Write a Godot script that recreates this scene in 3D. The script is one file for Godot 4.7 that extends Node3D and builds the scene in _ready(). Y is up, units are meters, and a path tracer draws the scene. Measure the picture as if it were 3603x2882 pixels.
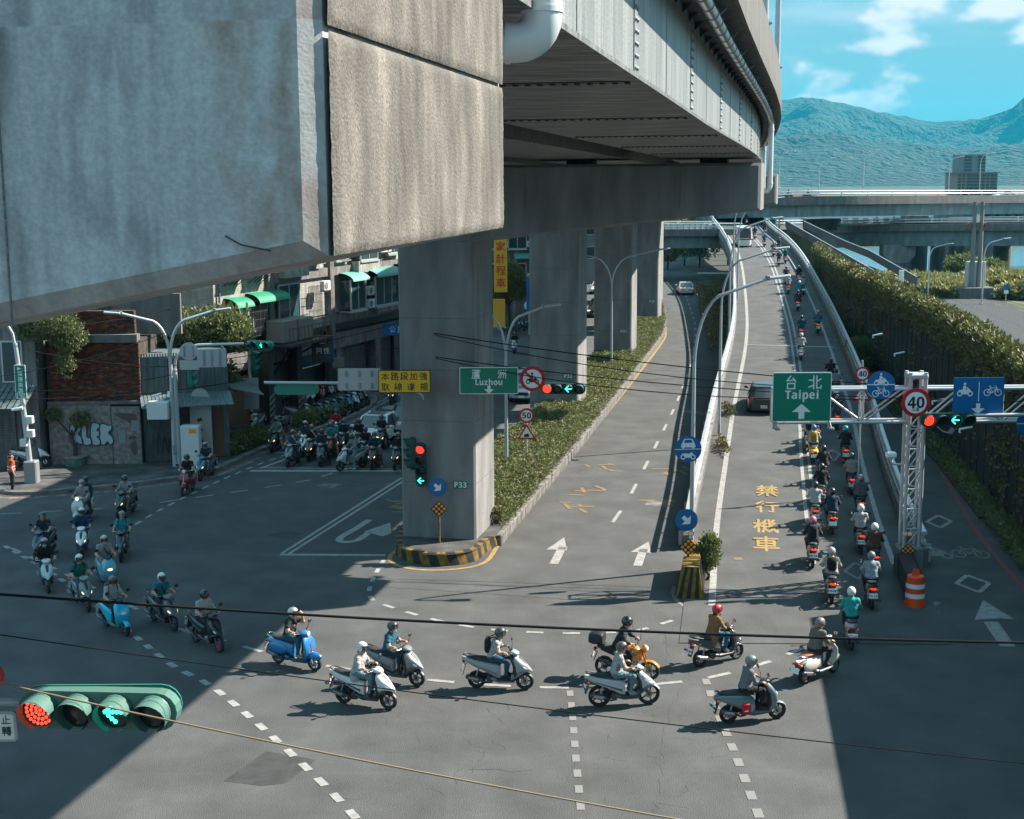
extends Node3D
# A junction under an elevated road: scooters turn past the pier row and climb the ramp towards the river.
var M := {}
var rng := RandomNumberGenerator.new()
var used := {}
var lib := {}
var sun_dir := Vector3(-0.735, -0.69, 0.25)

class MB:
	var v := PackedVector3Array()
	var n := PackedVector3Array()
	var t := PackedInt32Array()
	# corners run counter-clockwise seen from outside
	func tri(a: Vector3, b: Vector3, c: Vector3) -> void:
		var k := v.size()
		var m := (b - a).cross(c - a).normalized()
		v.append_array([a, b, c]); n.append_array([m, m, m]); t.append_array([k, k + 2, k + 1])
	func quad(a: Vector3, b: Vector3, c: Vector3, d: Vector3) -> void:
		var k := v.size()
		var m := (c - a).cross(d - b).normalized()
		v.append_array([a, b, c, d]); n.append_array([m, m, m, m]); t.append_array([k, k + 2, k + 1, k, k + 3, k + 2])
	func box(c: Vector3, s: Vector3, bs := Basis.IDENTITY) -> MB:
		var x := bs.x * s.x * 0.5
		var y := bs.y * s.y * 0.5
		var z := bs.z * s.z * 0.5
		quad(c - x - y + z, c + x - y + z, c + x + y + z, c - x + y + z)
		quad(c + x - y - z, c - x - y - z, c - x + y - z, c + x + y - z)
		quad(c + x - y + z, c + x - y - z, c + x + y - z, c + x + y + z)
		quad(c - x - y - z, c - x - y + z, c - x + y + z, c - x + y - z)
		quad(c - x + y + z, c + x + y + z, c + x + y - z, c - x + y - z)
		quad(c - x - y - z, c + x - y - z, c + x - y + z, c - x - y + z)
		return self
	# box with chamfered edges
	func cbox(c: Vector3, s: Vector3, e: float, bs := Basis.IDENTITY) -> MB:
		var h := s * 0.5
		e = minf(e, minf(h.x, minf(h.y, h.z)) * 0.9)
		var ax := [bs.x, bs.y, bs.z]
		var hh := [h.x, h.y, h.z]
		for i in 3:
			var j := (i + 1) % 3
			var k := (i + 2) % 3
			for sg in [-1.0, 1.0]:
				var o: Vector3 = c + ax[i] * hh[i] * sg
				var u: Vector3 = ax[j] * (hh[j] - e)
				var w: Vector3 = ax[k] * (hh[k] - e)
				if sg > 0: quad(o - u - w, o + u - w, o + u + w, o - u + w)
				else: quad(o - u + w, o + u + w, o + u - w, o - u - w)
			for sj in [-1.0, 1.0]:
				for sk in [-1.0, 1.0]:
					var p: Vector3 = c + ax[j] * hh[j] * sj + ax[k] * (hh[k] - e) * sk
					var q: Vector3 = c + ax[j] * (hh[j] - e) * sj + ax[k] * hh[k] * sk
					var l: Vector3 = ax[i] * (hh[i] - e)
					if sj * sk < 0: quad(p - l, p + l, q + l, q - l)
					else: quad(p + l, p - l, q - l, q + l)
		for sx in [-1.0, 1.0]:
			for sy in [-1.0, 1.0]:
				for sz in [-1.0, 1.0]:
					var a: Vector3 = c + bs.x * h.x * sx + bs.y * (h.y - e) * sy + bs.z * (h.z - e) * sz
					var b: Vector3 = c + bs.x * (h.x - e) * sx + bs.y * h.y * sy + bs.z * (h.z - e) * sz
					var d: Vector3 = c + bs.x * (h.x - e) * sx + bs.y * (h.y - e) * sy + bs.z * h.z * sz
					if sx * sy * sz > 0: tri(a, b, d)
					else: tri(a, d, b)
		return self
	# smooth sheet through rows of points; rows run so that (next column) x (next row) points outwards
	func grid(g: Array, cu := false, cv := false) -> MB:
		var r := g.size()
		var c: int = g[0].size()
		var k := v.size()
		for i in r:
			for j in c:
				var a: Vector3 = g[i][(j + 1) % c] if cu or j + 1 < c else g[i][j]
				var b: Vector3 = g[i][(j - 1 + c) % c] if cu or j > 0 else g[i][j]
				var d: Vector3 = g[(i + 1) % r][j] if cv or i + 1 < r else g[i][j]
				var f: Vector3 = g[(i - 1 + r) % r][j] if cv or i > 0 else g[i][j]
				var m := (a - b).cross(d - f)
				v.append(g[i][j]); n.append(m.normalized() if m.length() > 1e-9 else Vector3.UP)
		for i in (r if cv else r - 1):
			for j in (c if cu else c - 1):
				var p := k + i * c + j
				var q := k + i * c + (j + 1) % c
				var p2 := k + ((i + 1) % r) * c + j
				var q2 := k + ((i + 1) % r) * c + (j + 1) % c
				t.append_array([p, p2, q, q, p2, q2])
		return self
	func fan(ring: Array, up: Vector3) -> void:
		var c := Vector3.ZERO
		for p in ring: c += p
		c /= ring.size()
		for i in ring.size():
			var a: Vector3 = ring[i]
			var b: Vector3 = ring[(i + 1) % ring.size()]
			if (a - c).cross(b - c).dot(up) > 0: tri(c, a, b)
			else: tri(c, b, a)
	func loft(rings: Array, cap0 := true, cap1 := true) -> MB:
		var a: Array = rings[0]
		var z: Array = rings[-1]
		var ca := Vector3.ZERO
		var cz := Vector3.ZERO
		for p in a: ca += p / a.size()
		for p in z: cz += p / z.size()
		var ax := cz - ca
		if ((a[1] as Vector3) - a[0]).cross(rings[1][0] - a[0]).dot((a[0] as Vector3) - ca + (a[1] - ca)) < 0:
			var rr := []
			for ring in rings:
				var q: Array = ring.duplicate(); q.reverse(); rr.append(q)
			rings = rr
		grid(rings, true)
		if cap0: fan(rings[0], -ax)
		if cap1: fan(rings[-1], ax)
		return self
	func tube(path: Array, r, sides := 8, caps := true) -> MB:
		var rings := []
		var up := Vector3.ZERO
		for i in path.size():
			var d: Vector3 = ((path[mini(i + 1, path.size() - 1)] as Vector3) - path[maxi(i - 1, 0)]).normalized()
			if up == Vector3.ZERO:
				up = d.cross(Vector3.UP if absf(d.y) < 0.9 else Vector3.RIGHT).normalized()
			up = (up - d * up.dot(d)).normalized()
			var w := d.cross(up)
			var rad: float = r[i] if r is Array else r
			var ring := []
			for j in sides:
				var a := TAU * j / sides
				ring.append(path[i] + (up * cos(a) + w * sin(a)) * rad)
			rings.append(ring)
		return loft(rings, caps, caps)
	func rod(a: Vector3, b: Vector3, r: float, sides := 8) -> MB:
		return tube([a, b], r, sides)
	# bar of rectangular section from a to b
	func bar(a: Vector3, b: Vector3, w: float, h: float, up := Vector3.UP) -> MB:
		var d := (b - a).normalized()
		var s := d.cross(up).normalized()
		var u := s.cross(d)
		return box((a + b) * 0.5, Vector3((b - a).length(), h, w), Basis(d, u, s))
	# profile of (radius, height) turned round the y axis of xf
	func lathe(prof: Array, sides := 16, xf := Transform3D.IDENTITY) -> MB:
		var rings := []
		for p in prof:
			var ring := []
			for j in sides:
				var a := TAU * j / sides
				ring.append(xf * Vector3(cos(a) * p.x, p.y, -sin(a) * p.x))
			rings.append(ring)
		return grid(rings, true)
	func ball(c: Vector3, r: Vector3, sides := 10, bs := Basis.IDENTITY) -> MB:
		var prof := []
		var m := maxi(4, sides / 2)
		for i in m + 1:
			var a := -PI / 2 + PI * i / m
			prof.append(Vector2(maxf(cos(a), 0.001), sin(a)))
		return lathe(prof, sides, Transform3D(bs * Basis.from_scale(r), c))
	# flat outline (x, y of xf) given thickness along z of xf
	func prism(poly: PackedVector2Array, depth: float, xf := Transform3D.IDENTITY, sides := true) -> MB:
		if Geometry2D.is_polygon_clockwise(poly): poly.reverse()
		# Geometry2D counts y downwards: after the reversal above the outline may run either way, so measure it
		var area := 0.0
		for i in poly.size():
			area += poly[i].cross(poly[(i + 1) % poly.size()])
		if area < 0: poly.reverse()
		var ix := Geometry2D.triangulate_polygon(poly)
		var z := Vector3(0, 0, depth * 0.5)
		for i in range(0, ix.size(), 3):
			var a := Vector3(poly[ix[i]].x, poly[ix[i]].y, 0)
			var b := Vector3(poly[ix[i + 1]].x, poly[ix[i + 1]].y, 0)
			var c := Vector3(poly[ix[i + 2]].x, poly[ix[i + 2]].y, 0)
			if (b - a).cross(c - a).z < 0:
				var s := b
				b = c; c = s
			tri(xf * (a + z), xf * (b + z), xf * (c + z))
			if sides: tri(xf * (a - z), xf * (c - z), xf * (b - z))
		if sides:
			for i in poly.size():
				var a := Vector3(poly[i].x, poly[i].y, 0)
				var b2 := poly[(i + 1) % poly.size()]
				var b := Vector3(b2.x, b2.y, 0)
				quad(xf * (a - z), xf * (b - z), xf * (b + z), xf * (a + z))
		return self
	func quad_sheet(q: Array, th: float) -> MB:
		var nn: Vector3 = ((q[2] as Vector3) - q[0]).cross(q[3] - q[1]).normalized() * th * 0.5
		quad(q[0] + nn, q[1] + nn, q[2] + nn, q[3] + nn); quad(q[3] - nn, q[2] - nn, q[1] - nn, q[0] - nn)
		for i in 4: quad(q[i] - nn, q[(i + 1) % 4] - nn, q[(i + 1) % 4] + nn, q[i] + nn)
		return self
	func add(o: MB, xf := Transform3D.IDENTITY) -> MB:
		var k := v.size()
		for p in o.v: v.append(xf * p)
		for p in o.n: n.append((xf.basis * p).normalized())
		for i in o.t: t.append(i + k)
		return self
	func surface(m: ArrayMesh, mat: Material) -> void:
		var a := []
		a.resize(Mesh.ARRAY_MAX)
		a[Mesh.ARRAY_VERTEX] = v; a[Mesh.ARRAY_NORMAL] = n; a[Mesh.ARRAY_INDEX] = t
		m.add_surface_from_arrays(Mesh.PRIMITIVE_TRIANGLES, a)
		m.surface_set_material(m.get_surface_count() - 1, mat)
	func mesh(mat: Material) -> ArrayMesh:
		var m := ArrayMesh.new()
		surface(m, mat)
		return m

func numbered(called: String) -> String:
	var k: int = used.get(called, -1) + 1
	used[called] = k
	return called if k == 0 else "%s_%03d" % [called, k]

func put(called: String, mb, mat: Material, parent: Node3D = null) -> MeshInstance3D:
	var o := MeshInstance3D.new()
	o.mesh = mb.mesh(mat) if mb is MB else mb
	if mb is Mesh and mat: o.material_override = mat
	if parent == null:
		o.name = numbered(called); add_child(o)
	else:
		o.name = called; parent.add_child(o, true)
	return o

func tag(o: Node3D, label: String, category: String, group := "") -> Node3D:
	o.set_meta("label", label); o.set_meta("category", category)
	if group: o.set_meta("group", group)
	return o

func structure(o: Node3D) -> Node3D:
	o.set_meta("kind", "structure"); return o

func thing(called: String, label: String, category: String, at := Vector3.ZERO, yaw := 0.0, group := "") -> Node3D:
	var o := Node3D.new()
	o.name = numbered(called); add_child(o)
	o.position = at; o.rotation.y = yaw
	return tag(o, label, category, group)

func srgb(r: float, g: float, b: float) -> Color:
	return Color(r, g, b).linear_to_srgb()

func mat(r: float, g: float, b: float, rough := 0.8, metal := 0.0) -> StandardMaterial3D:
	var m := StandardMaterial3D.new()
	m.albedo_color = srgb(r, g, b); m.roughness = rough; m.metallic = metal
	return m

func paint(r: float, g: float, b: float) -> StandardMaterial3D:
	var m := mat(r, g, b, 0.35)
	m.clearcoat_enabled = true; m.clearcoat = 0.7; m.clearcoat_roughness = 0.12
	return m

func glow(r: float, g: float, b: float, e: float) -> StandardMaterial3D:
	var m := mat(r * 0.5, g * 0.5, b * 0.5, 0.3)
	m.emission_enabled = true; m.emission = srgb(r, g, b); m.emission_energy_multiplier = e
	return m

func noise_tex(size: int, freq: float, lo: float, hi: float, oct := 4, sd := 1, kind := FastNoiseLite.TYPE_SIMPLEX_SMOOTH, tint := Color(1, 1, 1)) -> NoiseTexture2D:
	var f := FastNoiseLite.new()
	f.noise_type = kind; f.frequency = freq; f.fractal_octaves = oct; f.seed = sd
	var t := NoiseTexture2D.new()
	t.width = size; t.height = size; t.seamless = true; t.noise = f
	var g := Gradient.new()
	g.offsets = PackedFloat32Array([0.0, 0.25, 0.75, 1.0])
	g.colors = PackedColorArray([Color(lo, lo, lo), Color(lo, lo, lo).lerp(Color(hi, hi, hi), 0.3), Color(lo, lo, lo).lerp(Color(hi, hi, hi), 0.7) * tint, Color(hi, hi, hi)])
	t.color_ramp = g
	return t

func bump_tex(size: int, freq: float, oct := 4, sd := 2, strength := 4.0) -> NoiseTexture2D:
	var f := FastNoiseLite.new()
	f.frequency = freq; f.fractal_octaves = oct; f.seed = sd
	var t := NoiseTexture2D.new()
	t.width = size; t.height = size; t.seamless = true; t.noise = f; t.as_normal_map = true; t.bump_strength = strength
	return t

# a surface with fine grain, and a coarse pattern multiplied over it
func rough_mat(c: Color, fine: Texture2D, fs: Vector3, coarse: Texture2D = null, cs := Vector3.ONE, bump: Texture2D = null, rough := 0.9, bump_scale := 0.6) -> StandardMaterial3D:
	var m := StandardMaterial3D.new()
	m.albedo_color = c.linear_to_srgb(); m.roughness = rough
	m.albedo_texture = fine
	m.uv1_triplanar = true; m.uv1_world_triplanar = true; m.uv1_scale = fs
	if coarse:
		m.detail_enabled = true; m.detail_albedo = coarse; m.detail_blend_mode = BaseMaterial3D.BLEND_MODE_MUL
		m.detail_uv_layer = BaseMaterial3D.DETAIL_UV_2
		m.uv2_triplanar = true; m.uv2_world_triplanar = true; m.uv2_scale = cs
	if bump:
		m.normal_enabled = true; m.normal_texture = bump; m.normal_scale = bump_scale
	return m

func yaw_to(d: Vector3) -> float:
	return atan2(-d.z, d.x)

func dir2(yaw: float) -> Vector3:
	return Vector3(cos(yaw), 0, -sin(yaw))

func polyline_at(p: Array, s: float) -> Vector3:
	for i in p.size() - 1:
		var l: float = p[i].distance_to(p[i + 1])
		if s <= l or i == p.size() - 2: return p[i].lerp(p[i + 1], s / l)
		s -= l
	return p[-1]

func polyline_len(p: Array) -> float:
	var l := 0.0
	for i in p.size() - 1: l += p[i].distance_to(p[i + 1])
	return l

func smooth_path(p: Array, per := 6) -> Array:
	var out := []
	for i in p.size() - 1:
		for k in per:
			out.append(p[i].cubic_interpolate(p[i + 1], p[maxi(i - 1, 0)], p[mini(i + 2, p.size() - 1)], float(k) / per))
	out.append(p[-1])
	return out

# flat band of the given half widths along a path, as a thin sheet facing up
func band(mb: MB, p: Array, wl: float, wr: float, up := 0.0, thick := 0.0) -> MB:
	var l := []
	var r := []
	for i in p.size():
		var d: Vector3 = p[mini(i + 1, p.size() - 1)] - p[maxi(i - 1, 0)]
		var s := Vector3(-d.z, 0, d.x).normalized()
		l.append(p[i] - s * wl + Vector3.UP * up); r.append(p[i] + s * wr + Vector3.UP * up)
	for i in p.size() - 1:
		mb.quad(l[i], r[i], r[i + 1], l[i + 1])
		if thick > 0.0:
			var t := Vector3.DOWN * thick
			mb.quad(l[i] + t, l[i], l[i + 1], l[i + 1] + t)
			mb.quad(r[i], r[i] + t, r[i + 1] + t, r[i + 1])
			mb.quad(r[i] + t, l[i] + t, l[i + 1] + t, r[i + 1] + t)
	if thick > 0.0:
		var t := Vector3.DOWN * thick
		mb.quad(l[0] + t, r[0] + t, r[0], l[0])
		mb.quad(r[-1] + t, l[-1] + t, l[-1], r[-1])
	return mb

# section (offset to the right, height) swept along a path
func sweep(mb: MB, p: Array, sec: Array, caps := true) -> MB:
	var rows := []
	for i in p.size():
		var d: Vector3 = p[mini(i + 1, p.size() - 1)] - p[maxi(i - 1, 0)]
		var s := Vector3(-d.z, 0, d.x).normalized()
		var row := []
		for q in sec: row.append(p[i] + s * q.x + Vector3.UP * q.y)
		rows.append(row)
	var c: int = sec.size()
	for i in p.size() - 1:
		for j in c:
			mb.quad(rows[i][j], rows[i][(j + 1) % c], rows[i + 1][(j + 1) % c], rows[i + 1][j])
	if caps:
		var d0: Vector3 = p[0] - p[1]
		var d1: Vector3 = p[-1] - p[-2]
		mb.fan(rows[0], d0); mb.fan(rows[-1], d1)
	return mb

func V(x: float, z: float, y := 0.0) -> Vector3: return Vector3(x, y, z)
func U(x: float, y: float, z: float) -> Vector3: return Vector3(x, y, z)
func W(x: float, y: float) -> Vector2: return Vector2(x, y)
func B() -> MB: return MB.new()
const DECK_H:=[[-30.0,14.3],[10.0,13.86],[22.5,13.72],[48.5,13.55],[76.0,13.3],[97.0,13.2],[125.0,13.0],[160.0,12.6],[230.0,12.0]]
func ramp_h(z:float) -> float:
	var d:=-z-55.0
	if d < -6.0:return 0.0
	if d<6.0:return 0.046*(d+6.0)*(d+6.0)/24.0
	if d<185.0:return 0.046*d
	return 0.046*185.0+(d-185.0)*0.012
func ramp_pt(p:Vector3) -> Vector3:
	return U(p.x,ramp_h(p.z),p.z)
func setup_view() -> void:
	var cam:=Camera3D.new()
	cam.name = "camera"; add_child(cam)
	cam.position=U(0,12.8,0)
	cam.rotation_degrees=U(-9.34,0,-0.35)
	cam.fov=33.12; cam.near=0.1; cam.far=14000.0
	cam.current=true
	var we:=WorldEnvironment.new()
	we.name = "world"; add_child(we)
	var e:=Environment.new()
	we.environment=e
	e.background_mode=Environment.BG_SKY
	e.tonemap_mode=Environment.TONE_MAPPER_LINEAR
	e.tonemap_exposure=5.4
	e.sdfgi_enabled=true; e.ssao_enabled=true; e.ssil_enabled=true
	e.fog_enabled=true; e.fog_density=0.000055; e.fog_light_color=Color(0.16,0.74,0.86)
	var sm:=ProceduralSkyMaterial.new()
	sm.sky_top_color=Color(0.42,0.60,0.69)
	sm.sky_horizon_color=Color(0.30,0.435,0.455)
	sm.sky_curve=0.16
	sm.ground_bottom_color=Color(0.24,0.29,0.31)
	sm.ground_horizon_color=Color(0.50,0.68,0.74)
	sm.sky_energy_multiplier=0.72; sm.ground_energy_multiplier=0.72
	sm.sun_angle_max=1.0
	sm.sky_cover=cloud_cover()
	sm.sky_cover_modulate=Color(1,1,1,1)
	var sk:=Sky.new()
	sk.sky_material=sm
	e.sky=sk
	e.background_energy_multiplier=1.0
	var sun:=DirectionalLight3D.new()
	sun.name = "sun"; add_child(sun)
	sun.light_energy=0.78; sun.light_color=Color(1.0,0.965,0.915); sun.light_angular_distance=0.5
	sun.shadow_enabled=true
	sun.look_at_from_position(Vector3.ZERO,sun_dir)
# white of the clouds that is added over the blue; the picture runs round the horizon, the middle row is the horizon
func cloud_cover() -> ImageTexture:
	var w:=4096
	var h:=2048
	var im:=Image.create(w,h,false,Image.FORMAT_RGBA8)
	var a:=FastNoiseLite.new()
	a.frequency=1.0; a.fractal_octaves=6; a.seed=7; a.fractal_gain=0.55
	var b:=FastNoiseLite.new()
	b.frequency=1.0; b.fractal_octaves=2; b.seed=21
	for y in range(h/4,h/2):
		var el:=PI/2*(1.0-(y+0.5)/(h/2.0))
		var up:=smoothstep(0.02,0.07,el)*(1.0-smoothstep(0.35,0.75,el))
		var high:=0.34*smoothstep(0.05,0.12,el)*(1.0-smoothstep(0.5,0.78,el))
		for x in w:
			var az:=TAU*(x+0.5)/w
			var d:=U(sin(az),0,cos(az))*cos(el)
			d.y=sin(el)
			# low heaped clouds with flat bases, thin streaks higher up
			var lump:=a.get_noise_3d(d.x*11.0,d.y*26.0,d.z*11.0)+0.5*b.get_noise_3d(d.x*7.0+3.0,d.y*16.0+1.0,d.z*7.0)
			var k:=smoothstep(0.08,0.46,lump)*up
			var s:=a.get_noise_3d(d.x*3.0,d.y*26.0,d.z*3.0+40.0)
			var al:=clampf(k*0.95+smoothstep(-0.1,0.5,s)*high*(1.0-k),0.0,1.0)
			if al>0.0:im.set_pixel(x,y,Color(0.46,0.36,0.34,al))
	return ImageTexture.create_from_image(im)
func make_materials() -> void:
	var grain:=noise_tex(512,0.30,0.55,1.0,4,3)
	var grain2:=noise_tex(512,0.12,0.55,1.0,5,9)
	var blotch:=noise_tex(1024,0.010,0.74,1.0,7,5)
	var blotch2:=noise_tex(512,0.012,0.45,1.0,6,15)
	var bump:=bump_tex(512,0.2,4,8,5.0)
	var bump_c:=bump_tex(512,0.03,6,12,9.0)
	var streak:=noise_tex(512,0.02,0.55,1.0,5,31)
	var streak2:=noise_tex(512,0.016,0.66,1.0,6,33)
	M.crease=bump_tex(512,0.014,3,19,26.0); M.grain=grain; M.blotch=blotch; M.streak=streak; M.bump=bump
	M.asphalt=rough_mat(Color(0.178,0.181,0.180),grain,Vector3.ONE*0.33,blotch,Vector3.ONE*0.045,bump,0.88,0.7)
	M.asphalt_new=rough_mat(Color(0.135,0.138,0.14),grain,Vector3.ONE*0.33,blotch,Vector3.ONE*0.05,bump,0.85,0.6)
	M.asphalt_patch=rough_mat(Color(0.108,0.11,0.112),grain2,Vector3.ONE*0.9,blotch,Vector3.ONE*0.2,bump,0.9,0.8)
	M.tar=mat(0.06,0.06,0.062,0.8)
	M.pavement=rough_mat(Color(0.24,0.235,0.23),grain,Vector3.ONE*0.9,blotch2,Vector3.ONE*0.12,bump,0.9)
	M.kerb=rough_mat(Color(0.52,0.49,0.45),grain2,Vector3.ONE*0.8,blotch2,Vector3.ONE*0.3,bump,0.9)
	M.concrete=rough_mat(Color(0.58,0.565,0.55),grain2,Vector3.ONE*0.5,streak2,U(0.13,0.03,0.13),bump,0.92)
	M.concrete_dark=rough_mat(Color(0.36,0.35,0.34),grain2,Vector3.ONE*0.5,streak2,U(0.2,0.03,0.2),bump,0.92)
	M.concrete_near=rough_mat(Color(0.56,0.57,0.56),noise_tex(1024,0.05,0.82,1.0,6,77),Vector3.ONE*0.7,near_stains(),U(0.30,0.30,0.30),bump,0.95,0.10)
	M.concrete_rough=rough_mat(Color(0.50,0.45,0.39),noise_tex(1024,0.06,0.55,1.0,5,78),Vector3.ONE*0.9,blotch2,U(0.6,0.2,0.6),bump_tex(512,0.12,5,41,8.0),0.95,0.22)
	M.steel_deck=rough_mat(Color(0.64,0.67,0.66),grain,Vector3.ONE*0.2,streak,U(0.6,0.02,0.6),null,0.5)
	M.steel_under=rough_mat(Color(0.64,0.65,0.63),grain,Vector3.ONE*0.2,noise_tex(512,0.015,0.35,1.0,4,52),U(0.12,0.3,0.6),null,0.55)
	M.steel_dark=rough_mat(Color(0.10,0.10,0.10),grain,Vector3.ONE*0.3,streak,U(0.3,0.03,0.3),null,0.6)
	M.bridge_paint=rough_mat(Color(0.42,0.60,0.62),grain,Vector3.ONE*0.1,streak,U(0.1,0.02,0.1),null,0.6)
	M.galv=mat(0.46,0.48,0.49,0.42,0.35)
	M.galv_dark=mat(0.25,0.27,0.28,0.5,0.3)
	M.pipe=mat(0.62,0.66,0.67,0.38)
	M.pipe_steel=mat(0.62,0.63,0.63,0.28,0.8)
	M.white_line=rough_mat(Color(0.72,0.71,0.68),noise_tex(512,0.25,0.45,1.0,4,61),Vector3.ONE*0.9,blotch,Vector3.ONE*0.3,null,0.8)
	M.worn_line=rough_mat(Color(0.50,0.49,0.47),noise_tex(512,0.2,0.25,1.0,4,62),Vector3.ONE*0.9,null,Vector3.ONE,null,0.8)
	M.yellow_line=rough_mat(Color(0.72,0.47,0.16),noise_tex(512,0.25,0.5,1.0,4,63),Vector3.ONE*0.9,blotch,Vector3.ONE*0.3,null,0.8)
	M.worn_yellow=rough_mat(Color(0.50,0.33,0.13),noise_tex(512,0.2,0.3,1.0,4,64),Vector3.ONE*0.9,null,Vector3.ONE,null,0.8)
	M.red_line=rough_mat(Color(0.30,0.10,0.08),grain2,Vector3.ONE*0.9,null,Vector3.ONE,null,0.8)
	M.blue_lane=rough_mat(Color(0.06,0.20,0.29),grain2,Vector3.ONE*0.9,blotch2,Vector3.ONE*0.2,null,0.8)
	M.sign_green=mat(0.0,0.19,0.115,0.4)
	M.sign_blue=mat(0.006,0.12,0.32,0.4)
	M.sign_white=mat(0.78,0.78,0.76,0.4)
	M.sign_red=mat(0.50,0.012,0.02,0.4)
	M.sign_yellow=mat(0.80,0.44,0.01,0.4)
	M.sign_black=mat(0.012,0.012,0.014,0.45)
	M.sign_back=mat(0.42,0.43,0.43,0.55,0.2)
	M.signal_green=mat(0.03,0.20,0.16,0.4)
	M.signal_pale=rough_mat(Color(0.13,0.30,0.25),grain2,Vector3.ONE*1.5,null,Vector3.ONE,null,0.5)
	M.signal_dark=mat(0.015,0.06,0.055,0.5)
	M.lens_off=mat(0.02,0.025,0.025,0.15)
	M.lens_red=glow(1.0,0.06,0.03,0.5)
	M.lens_green=glow(0.06,1.0,0.72,0.45)
	M.orange=mat(0.80,0.075,0.012,0.5)
	M.reflect_white=mat(0.8,0.8,0.8,0.35)
	M.rubber=mat(0.018,0.018,0.02,0.75)
	M.black_plastic=mat(0.022,0.023,0.026,0.45)
	M.grey_plastic=mat(0.10,0.105,0.11,0.5)
	M.chrome=mat(0.7,0.7,0.7,0.15,0.9)
	M.rim_metal=mat(0.35,0.35,0.36,0.3,0.7)
	M.rim_black=mat(0.03,0.03,0.032,0.35)
	M.rim_red=mat(0.42,0.02,0.03,0.35)
	M.seat=mat(0.028,0.028,0.03,0.6)
	M.seat_brown=mat(0.20,0.06,0.03,0.55)
	M.exhaust=mat(0.07,0.07,0.072,0.4,0.4)
	M.headlamp=mat(0.75,0.78,0.80,0.08)
	M.headlamp_on=glow(1.0,0.80,0.52,0.35)
	M.tail_red=mat(0.42,0.01,0.012,0.2)
	M.tail_on=glow(1.0,0.05,0.02,0.22)
	M.amber=mat(0.85,0.30,0.02,0.25)
	M.plate=mat(0.78,0.80,0.80,0.5)
	M.mirror=mat(0.55,0.6,0.63,0.05,0.9)
	M.glass=mat(0.03,0.045,0.05,0.06)
	M.glass.clearcoat_enabled=true
	M.visor=StandardMaterial3D.new()
	M.visor.albedo_color=Color(0.12,0.13,0.14,0.55); M.visor.roughness=0.08; M.visor.transparency=BaseMaterial3D.TRANSPARENCY_ALPHA
	M.skin=mat(0.46,0.26,0.17,0.55)
	M.skin2=mat(0.36,0.19,0.12,0.55)
	M.hair=mat(0.02,0.014,0.012,0.5)
	M.eye=mat(0.02,0.015,0.012,0.2)
	M.mask_white=mat(0.72,0.75,0.77,0.8)
	M.mask_black=mat(0.02,0.02,0.022,0.8)
	M.brick_mortar=rough_mat(Color(0.17,0.14,0.125),grain2,Vector3.ONE,blotch2,Vector3.ONE*0.3,bump,0.95)
	M.bricks=[]
	for c in [[0.50,0.13,0.07],[0.40,0.10,0.06],[0.60,0.17,0.09],[0.24,0.08,0.06],[0.18,0.12,0.10],[0.64,0.24,0.14]]:
		M.bricks.append(rough_mat(Color(c[0],c[1],c[2]),grain2,Vector3.ONE*1.2,blotch2,Vector3.ONE*0.5,bump,0.95))
	M.plaster=rough_mat(Color(0.74,0.73,0.71),grain2,Vector3.ONE*0.7,noise_tex(512,0.02,0.5,1.0,6,91,FastNoiseLite.TYPE_SIMPLEX_SMOOTH,Color(1.0,0.9,0.88)),Vector3.ONE*0.35,bump,0.92)
	M.wall_grey=rough_mat(Color(0.50,0.48,0.47),grain2,Vector3.ONE*0.6,streak,U(0.4,0.04,0.4),bump,0.92)
	M.tile_white=rough_mat(Color(0.74,0.73,0.70),tile_tex(),Vector3.ONE*0.7,blotch2,U(0.3,0.06,0.3),null,0.55)
	M.tile_grey=rough_mat(Color(0.40,0.37,0.37),tile_tex(),Vector3.ONE*0.9,blotch2,U(0.3,0.1,0.3),null,0.6)
	M.tin=rough_mat(Color(0.34,0.44,0.45),grain2,Vector3.ONE*0.5,streak,U(0.5,0.05,0.5),null,0.55)
	M.tin_green=mat(0.02,0.22,0.12,0.5)
	M.awning=mat(0.10,0.30,0.26,0.5)
	M.shutter=rough_mat(Color(0.30,0.32,0.33),grain2,Vector3.ONE*0.5,streak,U(0.5,0.1,0.5),null,0.5)
	M.alu=mat(0.45,0.47,0.47,0.4,0.4)
	M.window_glass=mat(0.03,0.07,0.075,0.07)
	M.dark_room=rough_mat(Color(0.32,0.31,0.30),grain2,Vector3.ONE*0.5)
	M.ac=mat(0.60,0.60,0.57,0.55)
	M.wood=mat(0.16,0.09,0.05,0.7)
	M.bark=rough_mat(Color(0.11,0.08,0.06),grain2,Vector3.ONE*2.0,null,Vector3.ONE,bump_c,0.95)
	M.soil=rough_mat(Color(0.09,0.07,0.05),grain2,Vector3.ONE*1.0)
	M.leaf=leaf_mat(Color(0.10,0.12,0.05))
	M.leaf_dark=M.leaf
	M.leaf_ivy=leaf_mat(Color(0.112,0.096,0.034),0.3)
	M.leaf_straw=leaf_mat(Color(0.16,0.155,0.075))
	M.leaf_yellow=leaf_mat(Color(0.17,0.16,0.02))
	M.grass=rough_mat(Color(0.17,0.18,0.06),grain2,Vector3.ONE*0.4,blotch2,Vector3.ONE*0.05,null,0.95)
	M.bank=rough_mat(Color(0.12,0.125,0.05),grain2,Vector3.ONE*0.2,blotch2,Vector3.ONE*0.03,null,0.95)
	M.land=rough_mat(Color(0.14,0.16,0.12),grain2,Vector3.ONE*0.05,blotch2,Vector3.ONE*0.01,null,0.95)
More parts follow.
